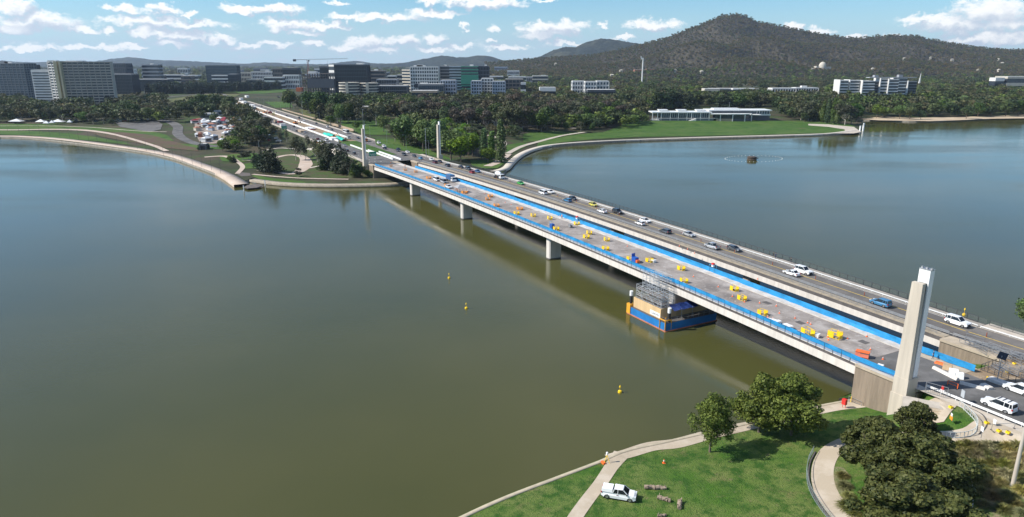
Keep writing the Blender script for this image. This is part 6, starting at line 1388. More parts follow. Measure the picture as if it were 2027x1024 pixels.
# ================================================================ LAMPS
LAMPM = M('dark_lamp_steel', (.07, .07, .075), .5, .1, 1)
def lamp(x, y, z, h, label, group, arm=1.6, rz=0, mat_=None, double=False, r0=.09, nm='street_lamp'):
    r = empty(nm, (x, y, z), rz, label, 'lamp', group); m = MB(); m.bar((0, 0, -.3), (0, 0, h), r0, n=8, r2=r0 * .6); m.build('pole', mat_ or LAMPM, r)
    m = MB(); m.bar((0, 0, h - .1), (arm, 0, h + .15), r0 * .5)
    if double: m.bar((0, 0, h - .1), (-arm, 0, h + .15), r0 * .5)
    m.build('arm', mat_ or LAMPM, r); m = MB(); m.box(arm - .1, arm + .6, -.14, .14, h + .06, h + .2)
    m.build('lamp_head', mat_ or LAMPM, r); return r
pts = [(16,268),(38,269),(59,270),(79,272),(99,274),(119,276),(138,279),(156,282),(176,285),(193,288),(212,291),(233,294),(254,298),(272,301),(290,305),(307,310),(324,314),(343,319),(361,325),(381,331),(400,337),(419,343),(437,350)]
for i, (px, py) in enumerate(pts): p = hit(px, py - 5); lamp(p[0], p[1], p[2] + .3, 8.0, f"slim dark lamp post, {ordw(i)} from the left along the promenade", 'promenade lamp posts', 1.0, -1.2)
for i, s in enumerate(np.arange(-215, -900, -42)):
    for j, u in enumerate((-3.2, 40.4)): x, y, z = B(s, u, 8.85); lamp(x, y, z, 10, f"tall grey avenue lamp, {ordw(i)} from the bridge on the {'left' if j == 0 else 'right'} verge", 'avenue lamps', 2, BRZ + (math.pi / 2 if j == 0 else -math.pi / 2), STEELG)
for i, (px, py) in enumerate([(289,200),(435,170),(844,318),(720,262),(600,240)]): p = hit(px, py); lamp(p[0], p[1], p[2], 20, f"very tall grey light mast, {['left of the cypress rows','in front of the teal tower','between the two far pylons','behind the left far pylon','right of the avenue works'][i]}", 'tall light masts', .8, 0, STEELG, True, .2, 'light_mast')
p = nhit(2004, 964); r = empty('light_pole', tuple(p), 0, 'thick pale round pole rising out of frame from the tussock garden', 'pole'); m = MB(); m.bar((0, 0, -.3), (0, 0, 13), .30, n=14, r2=.2); m.build('pole', M('pale_pole_paint', (.50, .44, .37), .6, .06, .5), r); m = MB(); m.lathe([(.42, 0), (.42, .35), (.32, .4)], 12); m.build('base_collar', STEELG, r); m = MB(); m.box(-.1, 2.2, -.15, .15, 12.9, 13.1); m.build('lamp_arm', STEELG, r)
# ================================================================ WORKS ON THE CLOSED DECK
YEL = M('yellow_barrier_plastic', (.88, .58, .012), .5, .06, 1); ORG = M('orange_plastic', (.85, .16, .03), .55, .06, 1); WHT = M('white_plastic', (.82, .82, .80), .5, .04, 1); BLK = M('black_cover', (.02, .02, .022), .7, .1, 1); BLU = M('blue_plastic', (.02, .10, .42), .5, .1, 1); RED = M('red_plastic', (.62, .03, .025), .5, .06, 1)
def cage_proto(w=1.3, d=.8, h=1.6, c=YEL, dark=False):
    r = empty('barrier_cage', (0, 0, -500)); m = MB()
    for x in (-w, 0, w):
        for y in (-d, d): m.bar((x, y, 0), (x, y, h), .05)
    for z in (.12, h * .55, h): 
        for y in (-d, d): m.bar((-w, y, z), (w, y, z), .045)
        for x in (-w, w): m.bar((x, -d, z), (x, d, z), .045)
    m.build('frame', c, r); m = MB(); m.box(-w, -.05, -d - .05, -d - .01, .15, h * .96); m.build('front_panel', c, r); m = MB(); m.box(.08, w, d - .06, d - .02, .15, h * .9); m.build('rear_panel', c, r)
    m = MB(); m.box(w - .02, w + .04, -d * .9, d * .9, .15, h * .5); m.build('end_panel', c, r); m = MB(); m.box(-w * .7, w * .6, -d * .6, d * .6, 0, .35); m.build('pit_cover', BLK if dark else STEELG, r); return r
cg = cage_proto(); used = [False]
def place_deck(o, px, py, label, group, sc=1.0, rz=0, dz=.5, cat=None, nm=None, off=0.0):
    c = copy_tree(o); s, u = on_deck(px, py, dz); x, y, z = B(s, u, float(zd(s)) + .005 + off); c.location = (x, y, z); c.rotation_euler = (0, 0, BRZ + rz); c.scale = (sc, sc, sc)
    if nm: c.name = nm
    return tag(c, label, cat or o.get('category'), group)
cages = [(1022.5,421.6),(1055.4,425.9),(1088.5,431.3),(1101,452.5),(1141.8,442),(1166.5,460.3),(1160.6,468.2),(1201.2,473.6),(1198.7,491.4),(1248,511.8),(1285.6,515),(1348.6,530.7),(1354,555),(1453.9,571),(1468.9,589.5),(1509.4,618.3),(1599,659.3),(1653,663.7)]
big = {1653: .95, 1599: .95}
cg2 = cage_proto(dark=True)
for i, (px, py) in enumerate(cages): place_deck(cg2 if i in (4, 13) else cg, px, py, f"yellow barrier cage, {ordw(i)} from the far end of the yellow row on the closed deck", 'yellow barrier cages on the closed deck', big.get(int(px), .74), random.uniform(-.25, .25), .6, 'barrier cage')
oc = cage_proto(1.1, .7, 1.1, M('amber_barrier', (.70, .28, .05), .6))
for i, (px, py) in enumerate([(774,328),(802,336),(823,339.5),(848.5,352),(865,352),(884,367),(919,381),(965.7,394),(970.6,388),(982.8,406.5),(1029,413)]): place_deck(oc, px, py, f"small orange barrier stack, {ordw(i)} from the far end of the closed deck", 'orange barrier stacks on the closed deck', 1.0, random.uniform(-.4, .4), .5, 'barrier cage')
# the orange crate near the pylon
ob = empty('safety_crate', (0, 0, -500)); m = MB(); m.box(-1.5, 1.5, -.8, .8, .15, 1.35); m.build('body', M('crate_dark_panel', (.16, .11, .10), .7), ob); m = MB(); m.box(-1.53, -.4, -.84, .84, .15, 1.2); m.box(-1.5, 1.5, -.85, -.8, .15, 1.0); m.build('orange_mesh_panel', M('orange_mesh', (.72, .20, .12), .6), ob); m = MB(); m.box(-1.55, 1.55, -.88, .88, 1.36, 1.46); m.build('orange_lid', ORG, ob)
tag(ob, cat='crate'); place_deck(ob, 1707.6, 700, 'orange topped dark crate on the closed deck left of the near pylon', None, .8, .45, .7, 'crate'); 
# cones
cn = empty('traffic_cone', (0, 0, -500)); m = MB(); m.box(-.24, .24, -.24, .24, 0, .05); m.lathe([(.17, .05), (.04, .75)], 10); m.build('cone', ORG, cn); m = MB(); m.lathe([(.118, .38), (.085, .56)], 10); m.build('white_band', WHT, cn)
cones = [(1375,500),(1300,498),(1242,486),(1223,470),(1130,436),(1108,428),(1080,420),(1050,413),(1450,585),(1474,596),(1504,598),(1537,604),(1543,618),(1574,628),(1599,637),(1605,640),(1520,626),(1530,630),(1639,665),(1678,668),(1716,664),(1723,690),(1748,709),(1785,692),(1787,704),(1640,671),(1590,664),(1582,655),(1361,492),(1345,486),(1373,546),(1422,566),(1500,551),(1660,655),(940,374),(960,382),(1000,400),(1012,404)]
cones.sort()
for i, (px, py) in enumerate(cones): place_deck(cn, px, py, f"orange traffic cone, {ordw(i)} from the left on the closed deck", 'traffic cones on the closed deck', .8, 0, .3, 'traffic cone')
p = nhit(1314, 917); c = copy_tree(cn); c.location = tuple(p); tag(c, 'orange and white cone standing alone on the lawn', 'traffic cone')
# bulk bags
bg_ = MB(); bg_.box(-.5, .5, -.45, .45, 0, .75, taper=-.08); 
for i, (px, py) in enumerate([(1521,634),(1531,636),(1540,638),(1556,645),(1563,648),(1617,664),(1294,517),(1742,726)]):
    s, u = on_deck(px, py, .4); x, y, z = B(s, u, float(zd(s)) + .01)
    o = bg_.build('bulk_bag', WHT, None, (x, y, z), random.uniform(0, 1)) if i == 0 else bg0.copy()
    if i == 0: bg0 = o
    else: COL.objects.link(o); o.location = (x, y, z); o.rotation_euler = (0, 0, random.uniform(0, 1))
    tag(o, f"white bulk bag, {ordw(i)} placed along the closed deck" if i < 5 else ['white bag against the second nearest yellow cage', 'white bag beside a yellow cage by the scaffold', 'white bag near the abutment end of the deck'][i - 5], 'bag', 'white bulk bags on the closed deck')
# blue skip cart and spools
def simple_thing(name, px, py, parts, label, cat, dz=.6, rz=0, group=None, near=None):
    if near is None: s, u = on_deck(px, py, dz); loc = B(s, u, float(zd(s)) + .008)
    elif near == 'bank': loc = tuple(nhit(px, py))
    elif near == 'road': p = at(px, py, 9.05); loc = (p[0], p[1], 9.06)
    r = empty(name, loc, BRZ + rz, label, cat, group)
    for nm, m, mt in parts: m.build(nm, mt, r)
    return r
def boxes(*bs):
    m = MB(); [m.box(*b) for b in bs]; return m
def bars(*bs, r=.05):
    m = MB(); [m.bar(a, b, r) for a, b in bs]; return m
simple_thing('generator', 1257, 515, [('body', boxes((-.9, .9, -.6, .6, .2, 1.5)), BLU), ('fuel_tank', boxes((.95, 1.6, -.5, .5, .2, .9)), ORG), ('raised_lid', boxes((-.9, -.8, -.6, .6, 1.5, 2.4)), BLU)], 'dark blue generator with a raised lid and orange tank by the railing', 'generator')
simple_thing('water_tank', 1093, 449, [('tank', boxes((-.6, .6, -.6, .6, .1, 1.6)), BLU), ('frame', bars(((-.65, -.65, 0), (-.65, -.65, 2.4)), ((.65, -.65, 0), (.65, -.65, 2.4)), ((-.65, -.65, 2.4), (.65, -.65, 2.4))), PT['sky'])], 'blue framed tank beside a yellow cage near mid deck', 'tank')
sp = MB(); sp.lathe([(.7, -.5), (.7, -.42), (.35, -.4), (.35, .4), (.7, .42), (.7, .5)], 18, (0, 0, .7), axis='y')
simple_thing('cable_spool', 1129, 447, [('drum', sp, STEELG)], 'grey cable spool standing on the closed deck', 'spool')
def stair_tower(px, py, lab):
    m = MB(); m.box(-.35, .35, -.3, .3, 1.6, 2.6); f = bars(((-.9, -.5, 0), (-.9, -.5, 2.2)), ((.9, -.5, 0), (.9, -.5, 2.2)), ((-.9, .5, 0), (-.9, .5, 2.2)), ((.9, .5, 0), (.9, .5, 2.2)), ((-.9, -.5, 1.1), (.9, -.5, 1.1)), ((-.9, -.5, 2.2), (.9, -.5, 2.2)), ((-.9, .5, 2.2), (.9, .5, 2.2)))
    simple_thing('access_frame', px, py, [('frame', f, PT['sky']), ('sign_panel', m, WHT), ('red_band', boxes((-.36, .36, -.31, .31, 2.2, 2.62)), RED)], lab, 'access frame', 1.2)
stair_tower(1411, 531, 'light blue access frame with a red and white top at the blue cloth fence'); stair_tower(1142, 436, 'small access frame with a red and white top at the far blue cloth fence')
# canopy tent
m = MB(); m.add([(-2.2, -2.2, 2.3), (2.2, -2.2, 2.3), (2.2, 2.2, 2.3), (-2.2, 2.2, 2.3), (0, 0, 3.6), (-2.2, -2.2, 2.2), (2.2, -2.2, 2.2), (2.2, 2.2, 2.2), (-2.2, 2.2, 2.2)], [(0, 1, 4), (1, 2, 4), (2, 3, 4), (3, 0, 4), (0, 5, 6, 1), (1, 6, 7, 2), (2, 7, 8, 3), (3, 8, 5, 0)])
simple_thing('canopy_tent', 911, 374, [('roof', m, WC['grey']), ('leg', bars(((-2.1, -2.1, 0), (-2.1, -2.1, 2.3)), ((2.1, -2.1, 0), (2.1, -2.1, 2.3)), ((2.1, 2.1, 0), (2.1, 2.1, 2.3)), ((-2.1, 2.1, 0), (-2.1, 2.1, 2.3))), STEELG)], 'grey peaked canopy tent on the closed deck beside the parked vans', 'tent', 1.5)
# brown marker posts on the yellow line
bo = MB(); bo.lathe([(.09, 0), (.09, .9), (.05, 1.0)], 8); b0 = None; k = 0
for s in np.arange(-180, 130, 14.5):
    x, y, z = B(s, 34.05, (float(zd(s)) if s < 120 else 9.09) + .01); o = bo.build('lane_marker_post', M('brown_orange_post', (.28, .07, .03), .6)) if b0 is None else b0.copy()
    if b0 is None: b0 = o
    else: COL.objects.link(o)
    o.location = (x, y, z); tag(o, f"short rust coloured lane post, {ordw(k)} from the far end of the yellow line", 'post', 'lane posts along the yellow line'); k += 1
# people
def person_proto(c_top, c_leg, hat, pose=0):
    me = bpy.data.meshes.new('person'); J = [(0, 0, .95), (0, 0, 1.15), (0, 0, 1.38), (0, .01, 1.50), (0, .03, 1.62), (0, .03, 1.74), (.10, 0, .90), (.12, .06 + .1 * pose, .50), (.12, -.02 + .16 * pose, .07), (.12, .14 + .16 * pose, .03), (-.10, 0, .90), (-.12, .02 - .05 * pose, .50), (-.12, -.05 - .16 * pose, .07), (-.12, .11 - .16 * pose, .03),
        (.19, 0, 1.42), (.25, -.02, 1.15), (.26, .12 - .1 * pose, .92), (.26, .16, .82), (-.19, 0, 1.42), (-.25, .02, 1.15), (-.26, .14 + .1 * pose, .93), (-.26, .18, .83)]
    E_ = [(0, 1), (1, 2), (2, 3), (3, 4), (4, 5), (0, 6), (6, 7), (7, 8), (8, 9), (0, 10), (10, 11), (11, 12), (12, 13), (2, 14), (14, 15), (15, 16), (16, 17), (2, 18), (18, 19), (19, 20), (20, 21)]
    Rr = [.15, .14, .15, .06, .095, .085, .09, .06, .045, .035, .09, .06, .045, .035, .06, .045, .035, .04, .06, .045, .035, .04]
    me.from_pydata(J, E_, []); o = bpy.data.objects.new('person', me); COL.objects.link(o); sk = o.modifiers.new('s', 'SKIN')
    for v, r in zip(me.skin_vertices[0].data, Rr): v.radius = (r, r * .85)
    me.skin_vertices[0].data[0].use_root = True; ss = o.modifiers.new('u', 'SUBSURF'); ss.levels = 1; ss.render_levels = 1
    dg = bpy.context.evaluated_depsgraph_get(); nm = bpy.data.meshes.new_from_object(o.evaluated_get(dg)); bpy.data.objects.remove(o)
    for mt in (c_leg, c_top, M('skin', (.45, .28, .20), .6)): nm.materials.append(mt)
    for pl_ in nm.polygons:
        z = pl_.center.z; pl_.material_index = 2 if z > 1.5 or (abs(pl_.center.x) > .2 and z < 1.05) else 1 if z > .95 else 0
    nm.shade_smooth(); b = bpy.data.objects.new('person', nm); COL.objects.link(b)
    h = MB(); h.lathe([(.115, 1.70), (.115, 1.76), (.09, 1.83), (.02, 1.86)], 10, (0, .03, 0)); h.build('hat' if hat is not BLK else 'hair', hat, b); return b
HIV = M('orange_hi_vis', (.85, .22, .03), .7); NAVY = M('navy_cloth', (.02, .03, .07), .85); GREYC = M('grey_cloth', (.12, .12, .13), .85)
wk = person_proto(HIV, NAVY, WHT); wk2 = person_proto(HIV, NAVY, WHT, 1); pd = person_proto(BLK, GREYC, BLK, 1); pd2 = person_proto(NAVY, NAVY, BLK, -1)
for o in (wk, wk2, pd, pd2): o.location = (0, 0, -500)
def put_person(src, loc, rz, lab, grp=None): c = copy_tree(src); c.name = 'person'; c.location = loc; c.rotation_euler = (0, 0, rz); tag(c, lab, 'person', grp); return c
for src, px, py, lab in ((pd, 1542, 510, 'person in black walking on the far footway, left of a close pair'), (pd2, 1548, 511, 'person in dark navy walking on the far footway, right of a close pair'), (pd, 1573, 521, 'person in dark clothes alone on the far footway behind the white cars')):
    p = at(px, py, 10.2); s, u = su(p[0], p[1]); put_person(src, B(s, 39.6, float(zd(s)) + .15), BRZ, lab, 'walkers on the far footway')
for i, (px, py) in enumerate([(903,377),(906,379),(910,380),(926,383),(774,324),(802,330),(1112,432),(1786,700)]):
    s, u = on_deck(px, py + 2, 0); put_person(wk if i % 2 else wk2, B(s, u, float(zd(s)) + .01), random.uniform(0, 6), f"worker in orange top and navy trousers, {ordw(i)} from the left on the closed deck" if i not in (4, 5) else f"worker in orange at the far end of the closed deck, {'left' if i == 4 else 'right'} of two", 'workers on the closed deck')
s, u = on_deck(1856, 708, 0); put_person(pd2, B(s, 12.6, 9.15), 1.0, 'person in dark blue standing at the blue cloth fence right of the pylon')
for o in (wk, wk2, pd, pd2, cg, cg2, oc, ob, cn): 
    for ch in list(o.children_recursive): bpy.data.objects.remove(ch)
    bpy.data.objects.remove(o)
# ================================================================ BARGE, SCAFFOLD
bs0, bs1, bu0, bu1 = 57, 72.5, -9, 8
root = empty('work_barge', (0, 0, 0), label='blue work barge with plywood hoarding moored at the bridge pier', cat='barge')
def bb(name, s0, s1, u0, u1, z0, z1, mat_, parent=root):
    m = MB(); m.add([B(a, b, c) for c in (z0, z1) for a, b in ((s0, u0), (s1, u0), (s1, u1), (s0, u1))], [(3, 2, 1, 0), (4, 5, 6, 7), (0, 1, 5, 4), (1, 2, 6, 5), (2, 3, 7, 6), (3, 0, 4, 7)]); return m.build(name, mat_, parent)
PLY = M('plywood', (.60, .42, .22), .8, .12, .5, ts=(1, 1, .1)); BHULL = M('blue_hull_paint', (.012, .16, .42), .5, .15, .3)
bb('hull', bs0, bs1, bu0, bu1, -.8, 2.1, BHULL); bb('rubbing_strip', bs0 - .25, bs1 + .25, bu0 - .25, bu1 + .2, -.3, .22, M('orange_rust_strip', (.42, .15, .08), .8, .2, .6))
bb('deck', bs0 + .1, bs1 - .1, bu0 + .1, bu1 - .1, 2.1, 2.25, DARKC)
m = MB(); 
for (a, b, c, d) in ((58.4, 69.5, -8.3, -8.1), (69.3, 69.5, -8.1, 7.4), (58.4, 58.6, -8.1, 7.4)): m.add([B(x, y, z) for z in (2.26, 5.0) for x, y in ((a, c), (b, c), (b, d), (a, d))], [(3, 2, 1, 0), (4, 5, 6, 7), (0, 1, 5, 4), (1, 2, 6, 5), (2, 3, 7, 6), (3, 0, 4, 7)])
hb = m.build('plywood_hoarding', PLY, root)
bn = bb('banner', 65.4, 69.3, -8.34, -8.305, 2.5, 3.7, WHT)
tx = bpy.data.curves.new('banner_text', 'FONT'); tx.body = 'GARVIN'; tx.size = .85; tx.align_x = 'CENTER'; tx.extrude = .004; tmo = bpy.data.objects.new('lettering', tx); COL.objects.link(tmo)
xdir = Vector((DS[0], DS[1], 0)); zdir = Vector((-DU[0], -DU[1], 0)); Mx = Matrix((xdir, Vector((0, 0, 1)), zdir)).transposed().to_4x4(); Mx.translation = Vector(B(67.4, -8.37, 2.8)); tmo.matrix_world = Mx
bpy.context.view_layer.update(); tme = bpy.data.meshes.new_from_object(tmo.evaluated_get(bpy.context.evaluated_depsgraph_get())); tme.transform(Mx); tme.materials.clear(); tme.materials.append(M('grey_lettering', (.22, .23, .25), .6)); bpy.data.objects.remove(tmo); lt_ = link('lettering', tme, bn)
for s_, u_, h in ((57.4, -8.4, 6.4), (72.0, -7.6, 6.0)):
    m = MB(); a = B(s_, u_, -1); m.bar(a, (a[0], a[1], h - 1.3), .38, n=12); pl_ = m.build('spud_pile', BLK, root); m = MB(); m.bar((a[0], a[1], h - 1.3), (a[0], a[1], h), .46, n=12); m.build('white_cap', WHT, pl_)
m = MB(); a, b = 71.2, -8.8
for ds, du_ in ((-.9, -.3), (1.2, -.3), (-.9, 1.6), (1.2, 1.6)): m.bar(B(a + ds, b + du_, .3), B(a + ds, b + du_, 2.9), .16)
m.bar(B(a - .9, b - .3, 2.9), B(a + 1.2, b - .3, 2.9), .16); m.bar(B(a + 1.2, b - .3, 2.9), B(a + 1.2, b + 1.6, 2.9), .16); m.build('yellow_pile_frame', M('amber_steel', (.70, .34, .03), .5, .1, 1), root)
m = MB(); 
for (a, c) in ((57.2, -8.8),): m.add([B(x, y, z) for z in (.2, 2.9) for x, y in ((a - .6, c - .4), (a + .9, c - .4), (a + .9, c + 1.2), (a - .6, c + 1.2))], [(3, 2, 1, 0), (4, 5, 6, 7), (0, 1, 5, 4), (1, 2, 6, 5), (2, 3, 7, 6), (3, 0, 4, 7)])
m.build('orange_corner_box', M('amber_steel', (.70, .34, .03)), root)
m = MB()
for i in range(9):
    s_ = 70.3 + i * .25
for z in (2.9, 3.4):  m.bar(B(69.8, -8.8, z), B(72.3, -8.8, z), .04); m.bar(B(72.3, -8.8, z), B(72.3, 7.6, z), .04)
for u_ in np.arange(-8.8, 7.7, 1.8): m.bar(B(72.3, u_, 2.2), B(72.3, u_, 3.4), .04)
m.build('deck_rail', STEELG, root)
sc_ = empty('scaffold_tower', (0, 0, 0), label='grey tube scaffold tower climbing from the barge to the deck railing', cat='scaffold'); SCF = M('scaffold_tube', (.52, .54, .56), .45, .15, 1, metal=.3)
def scaffold(root, S, U, Z, r=.075):
    st_ = MB(); le = MB(); br_ = MB()
    for s in S:
        for u in U: st_.bar(B(s, u, Z[0]), B(s, u, Z[-1] + 1), r)
    for z in Z:
        for s in S: le.bar(B(s, U[0], z), B(s, U[-1], z), r * .8); le.bar(B(s, U[0], z + 1), B(s, U[-1], z + 1), r * .7)
        for u in U: le.bar(B(S[0], u, z), B(S[-1], u, z), r * .8); le.bar(B(S[0], u, z + 1), B(S[-1], u, z + 1), r * .7); le.bar(B(S[0], u, z + .5), B(S[-1], u, z + .5), r * .6)
    for k, z in enumerate(Z[:-1]):
        for i in range(len(S) - 1): a, b = (S[i], S[i + 1]) if (i + k) % 2 else (S[i + 1], S[i]); [br_.bar(B(a, u, z), B(b, u, Z[k + 1]), r * .7) for u in (U[0], U[-1])]
    st_.build('standard', SCF, root); le.build('ledger', SCF, root); br_.build('diagonal_brace', SCF, root); pk = MB()
    for z in Z[1:]:
        s0, s1, u0, u1 = S[0], S[-1], U[0], U[-1]; pk.add([B(x, y, c) for c in (z - .04, z + .02) for x, y in ((s0, u0), (s1, u0), (s1, u0 + 1.2), (s0, u0 + 1.2))], [(3, 2, 1, 0), (4, 5, 6, 7), (0, 1, 5, 4), (1, 2, 6, 5), (2, 3, 7, 6), (3, 0, 4, 7)])
    pk.build('plank_deck', WC['brown'], root)
scaffold(sc_, [58.8, 61, 63.2, 65.4, 67.6, 69.2], [-7.9, -6.0, -4.2], [2.3, 4.1, 5.9, 7.7])
m = MB(); 
for s in (59.5, 61, 62.5, 64.5, 66.2):
    for u in (-6.5, -4.2, -2.4): m.bar(B(s, u, 7.7), B(s, u, 12.3), .055)
for z in (9.2, 10, 10.8, 11.6, 12.2):
    for u in (-6.5, -4.2, -2.4): m.bar(B(59.5, u, z), B(66.2, u, z), .05)
    for s in (59.5, 62.5, 66.2): m.bar(B(s, -6.5, z), B(s, -2.4, z), .05)
for s in (59.5, 62.5, 64.5): m.bar(B(s, -6.5, 7.7), B(s + 1.7, -6.5, 11), .05)
m.build('upper_frame', SCF, sc_)
tp = empty('blue_tarpaulin', (0, 0, 0), label='dark blue tarpaulin roof over the barge deck under the bridge', cat='tarpaulin'); m = MB(); n = 8
vs = [B(69.6 + 2.4 * j / 4, -6.0 + 8 * i / n, 4.9 + .9 * (1 - j / 4) + .1 * math.sin(i * 2.1 + j)) for i in range(n + 1) for j in range(5)]
m.add(vs + [(a, b, c - .05) for a, b, c in vs], [(i * 5 + j, i * 5 + j + 1, (i + 1) * 5 + j + 1, (i + 1) * 5 + j) for i in range(n) for j in range(4)]); m.build('sheet', M('shade_darkened_tarpaulin', (.012, .035, .16), .6, .15, .5, bump=.5), tp); m = MB()  # blue sheet's shade under the bridge is put into its darkened colour
for u_ in (-7, -3.4, .2): m.bar(B(71.8, u_, 2.3), B(71.8, u_, 5.2), .05)
m.build('prop', SCF, tp)
# ================================================================ LAKE THINGS
def buoy(px, py, h, label, c=YEL):
    p = at(px, py, 0); r = empty('marker_buoy', (p[0], p[1], 0), 0, label, 'buoy', 'yellow marker buoys on the lake'); m = MB(); m.lathe([(.28, -.3), (.42, 0), (.38, .38), (.15, .5)], 12); m.build('float', c, r); m = MB(); m.bar((0, 0, .5), (0, 0, h), .07); m.lathe([(.22, h), (.03, h + .45)], 8); m.build('top_mark', c, r)
buoy(889, 551, 1.3, 'farthest of three yellow buoys left of the bridge'); buoy(923, 611, 1.3, 'middle of three yellow buoys left of the bridge'); buoy(1227, 777, 1.2, 'nearest yellow buoy below the barge'); buoy(1908, 624, 1.6, 'yellow buoy beyond the traffic bridge railing at the right')
p = at(1488, 317, 0); r = empty('water_jet_plinth', (p[0], p[1], 0), 0, 'brown stone drum standing in the lake inside a ring of floats', 'fountain'); k = p[1] / F; m = MB(); m.lathe([(9 * k, -1), (9.5 * k, 2.0 * k), (8 * k, 3 * k), (9 * k, 4.5 * k), (9 * k, 6.6 * k), (3 * k, 7 * k)], 16); m.build('stone_drum', M('wet_brown_stone', (.075, .055, .04), .7, .3, .6), r); m = MB(); m.box(4 * k, 12 * k, -1, 1, 3 * k, 4.4 * k); m.build('nozzle_pipe', BLK, r)
fl = MB(); fl.lathe([(.12, -.1), (.17, .06), (.08, .2)], 8); f0_ = None
for i in range(44):
    a = 2 * math.pi * i / 44; q = at(1492 + 57 * math.cos(a), 314.5 + 6.2 * math.sin(a), 0); o = fl.build('float_buoy', WHT) if f0_ is None else f0_.copy()
    if f0_ is None: f0_ = o
    else: COL.objects.link(o)
    o.location = (q[0], q[1], 0); tag(o, 'small white float in the ring around the stone drum', 'float', 'ring of white floats')
for i, (px, py, lab) in enumerate([(525,368,'white pile at the end of the dark jetty'), (483,379,'white pile standing off the promenade tip'), (1702,262,'left white pile off the lawn point'), (1709,256,'right white pile off the lawn point'), (1708,260,'middle white pile off the lawn point')]):
    p = at(px, py, 0); r = empty('mooring_pile', (p[0], p[1], 0), 0, lab, 'pile', 'white mooring piles'); m = MB(); m.bar((0, 0, -1), (0, 0, 3 if i < 2 else 6), .25 if i < 2 else .8, n=8); m.build('pile', WHT, r); m = MB(); m.bar((0, 0, 3 if i < 2 else 6), (0, 0, 3.3 if i < 2 else 6.6), .3 if i < 2 else .9, n=8); m.build('cap', STEELG, r)
def jetty(pts, z, label):
    P = [at(x, y, z)[:2] for x, y in pts]; r = empty('jetty', (0, 0, 0), 0, label, 'jetty'); m = MB(); m.prism([tuple(q) for q in P], z - .3, z); m.build('deck', M('dark_timber_deck', (.12, .10, .085), .8, .25, .5), r); m = MB()
    for q in P: m.bar((q[0], q[1], -1), (q[0], q[1], z - .3), .2)
    m.build('pile', BLK, r)
jetty([(482,371),(490,366.5),(512,364),(522,367),(508,371.5),(490,373)], 1.0, 'dark floating jetty at the tip of the promenade'); jetty([(468,344),(476,341),(495,343),(496,348),(478,349)], 1.4, 'grey timber deck where the promenade meets the garden'); jetty([(356,317),(372,316),(374,319),(358,320)], .6, 'small pale landing beside the promenade')
# ================================================================ AVENUE WORKS
def wbar(s0, s1, u, z=8.95, lab='', w=.35, h=1.0, mat_=None, nm='barrier_line', z2=None):
    m = MB()
    for a in np.arange(s0, s1, -4.0):
        m.add([B(x, y, c) for c in (z - .3, z + h) for x, y in ((a, u), (a - 3.85, u), (a - 3.85, u + w), (a, u + w))], [(0, 1, 2, 3), (7, 6, 5, 4), (0, 4, 5, 1), (1, 5, 6, 2), (2, 6, 7, 3), (3, 7, 4, 0)])
    o = m.build(nm, mat_ or WHT); tag(o, lab, 'barrier'); return o
wbar(-330, -1050, 12.3, lab='long row of white barriers along the left side of the avenue works', w=.7, h=1.1); wbar(-350, -1050, 25.3, lab='long row of white barriers along the right side of the avenue works', w=.7, h=1.1)
wbar(-212, -262, 15.4, lab='left of two white barrier rows by the far bridge end', w=.5, h=.8); wbar(-208, -250, 19.2, lab='right of two white barrier rows by the far bridge end', w=.5, h=.8); wbar(-248, -300, 13.2, lab='white sloping barrier along the median lawn', w=.5, h=.8)
wbar(-420, -760, 49.2, 8.0, 'tan retaining edge beside the dirt verge of the avenue', .6, 1.6, WC['tan'])
m = MB(); vs = []
for i in range(9):
    for j in range(4): vs.append(B(-330 - i * 7.5, 14.6 + j * 1.9, 9.6 + .5 * math.sin(i * 1.7 + j) + .8 * math.sin(j)))
m.add(vs + [(a, b, c - .6) for a, b, c in vs], [(i * 4 + j, i * 4 + j + 1, (i + 1) * 4 + j + 1, (i + 1) * 4 + j) for i in range(8) for j in range(3)]); tag(m.build('green_cover_sheet', M('turquoise_sheet', (.03, .50, .38), .6, .08, .5)), 'turquoise sheet covering material on the avenue median', 'cover sheet')
def excavator(px, py, c, label, sc=1.0):
    p = at(px, py, 9.2); s, u = su(p[0], p[1]); u = min(max(u, 14.5), 23.5); x, y, z = B(s, u, 8.9); r = empty('excavator', (x, y, z), random.uniform(0, 6), label, 'excavator'); r.scale = (sc,) * 3
    boxes((-1.9, 1.9, -1.4, -.8, 0, .8), (-1.9, 1.9, .8, 1.4, 0, .8)).build('track', BLK, r); boxes((-2, 1.2, -1.2, 1.2, .85, 2.0)).build('body', c, r); boxes((.0, 1.3, .2, 1.2, 2.0, 3.0)).build('cab', GL_D, r); m = MB(); m.bar((1, -.3, 1.6), (3.6, -.3, 4.0), .25); m.bar((3.6, -.3, 4.0), (5.6, -.3, 1.8), .2); m.build('boom', c, r); boxes((5.2, 6.0, -.8, .2, .6, 1.8)).build('bucket', BLK, r)
for a in [(524,225,PT['orange'],'orange excavator on the dirt, second from the city end'), (542,228,PT['yellow'],'yellow excavator on the dirt near the middle of the works'), (535,224,PT['red'],'red excavator beside the yellow one'), (509,220,PT['orange'],'orange excavator nearest the city end'), (585,245,PT['orange'],'small orange excavator low on the dirt median'), (648,275,PT['orange'],'orange excavator at the near end of the median works')]: excavator(*a)
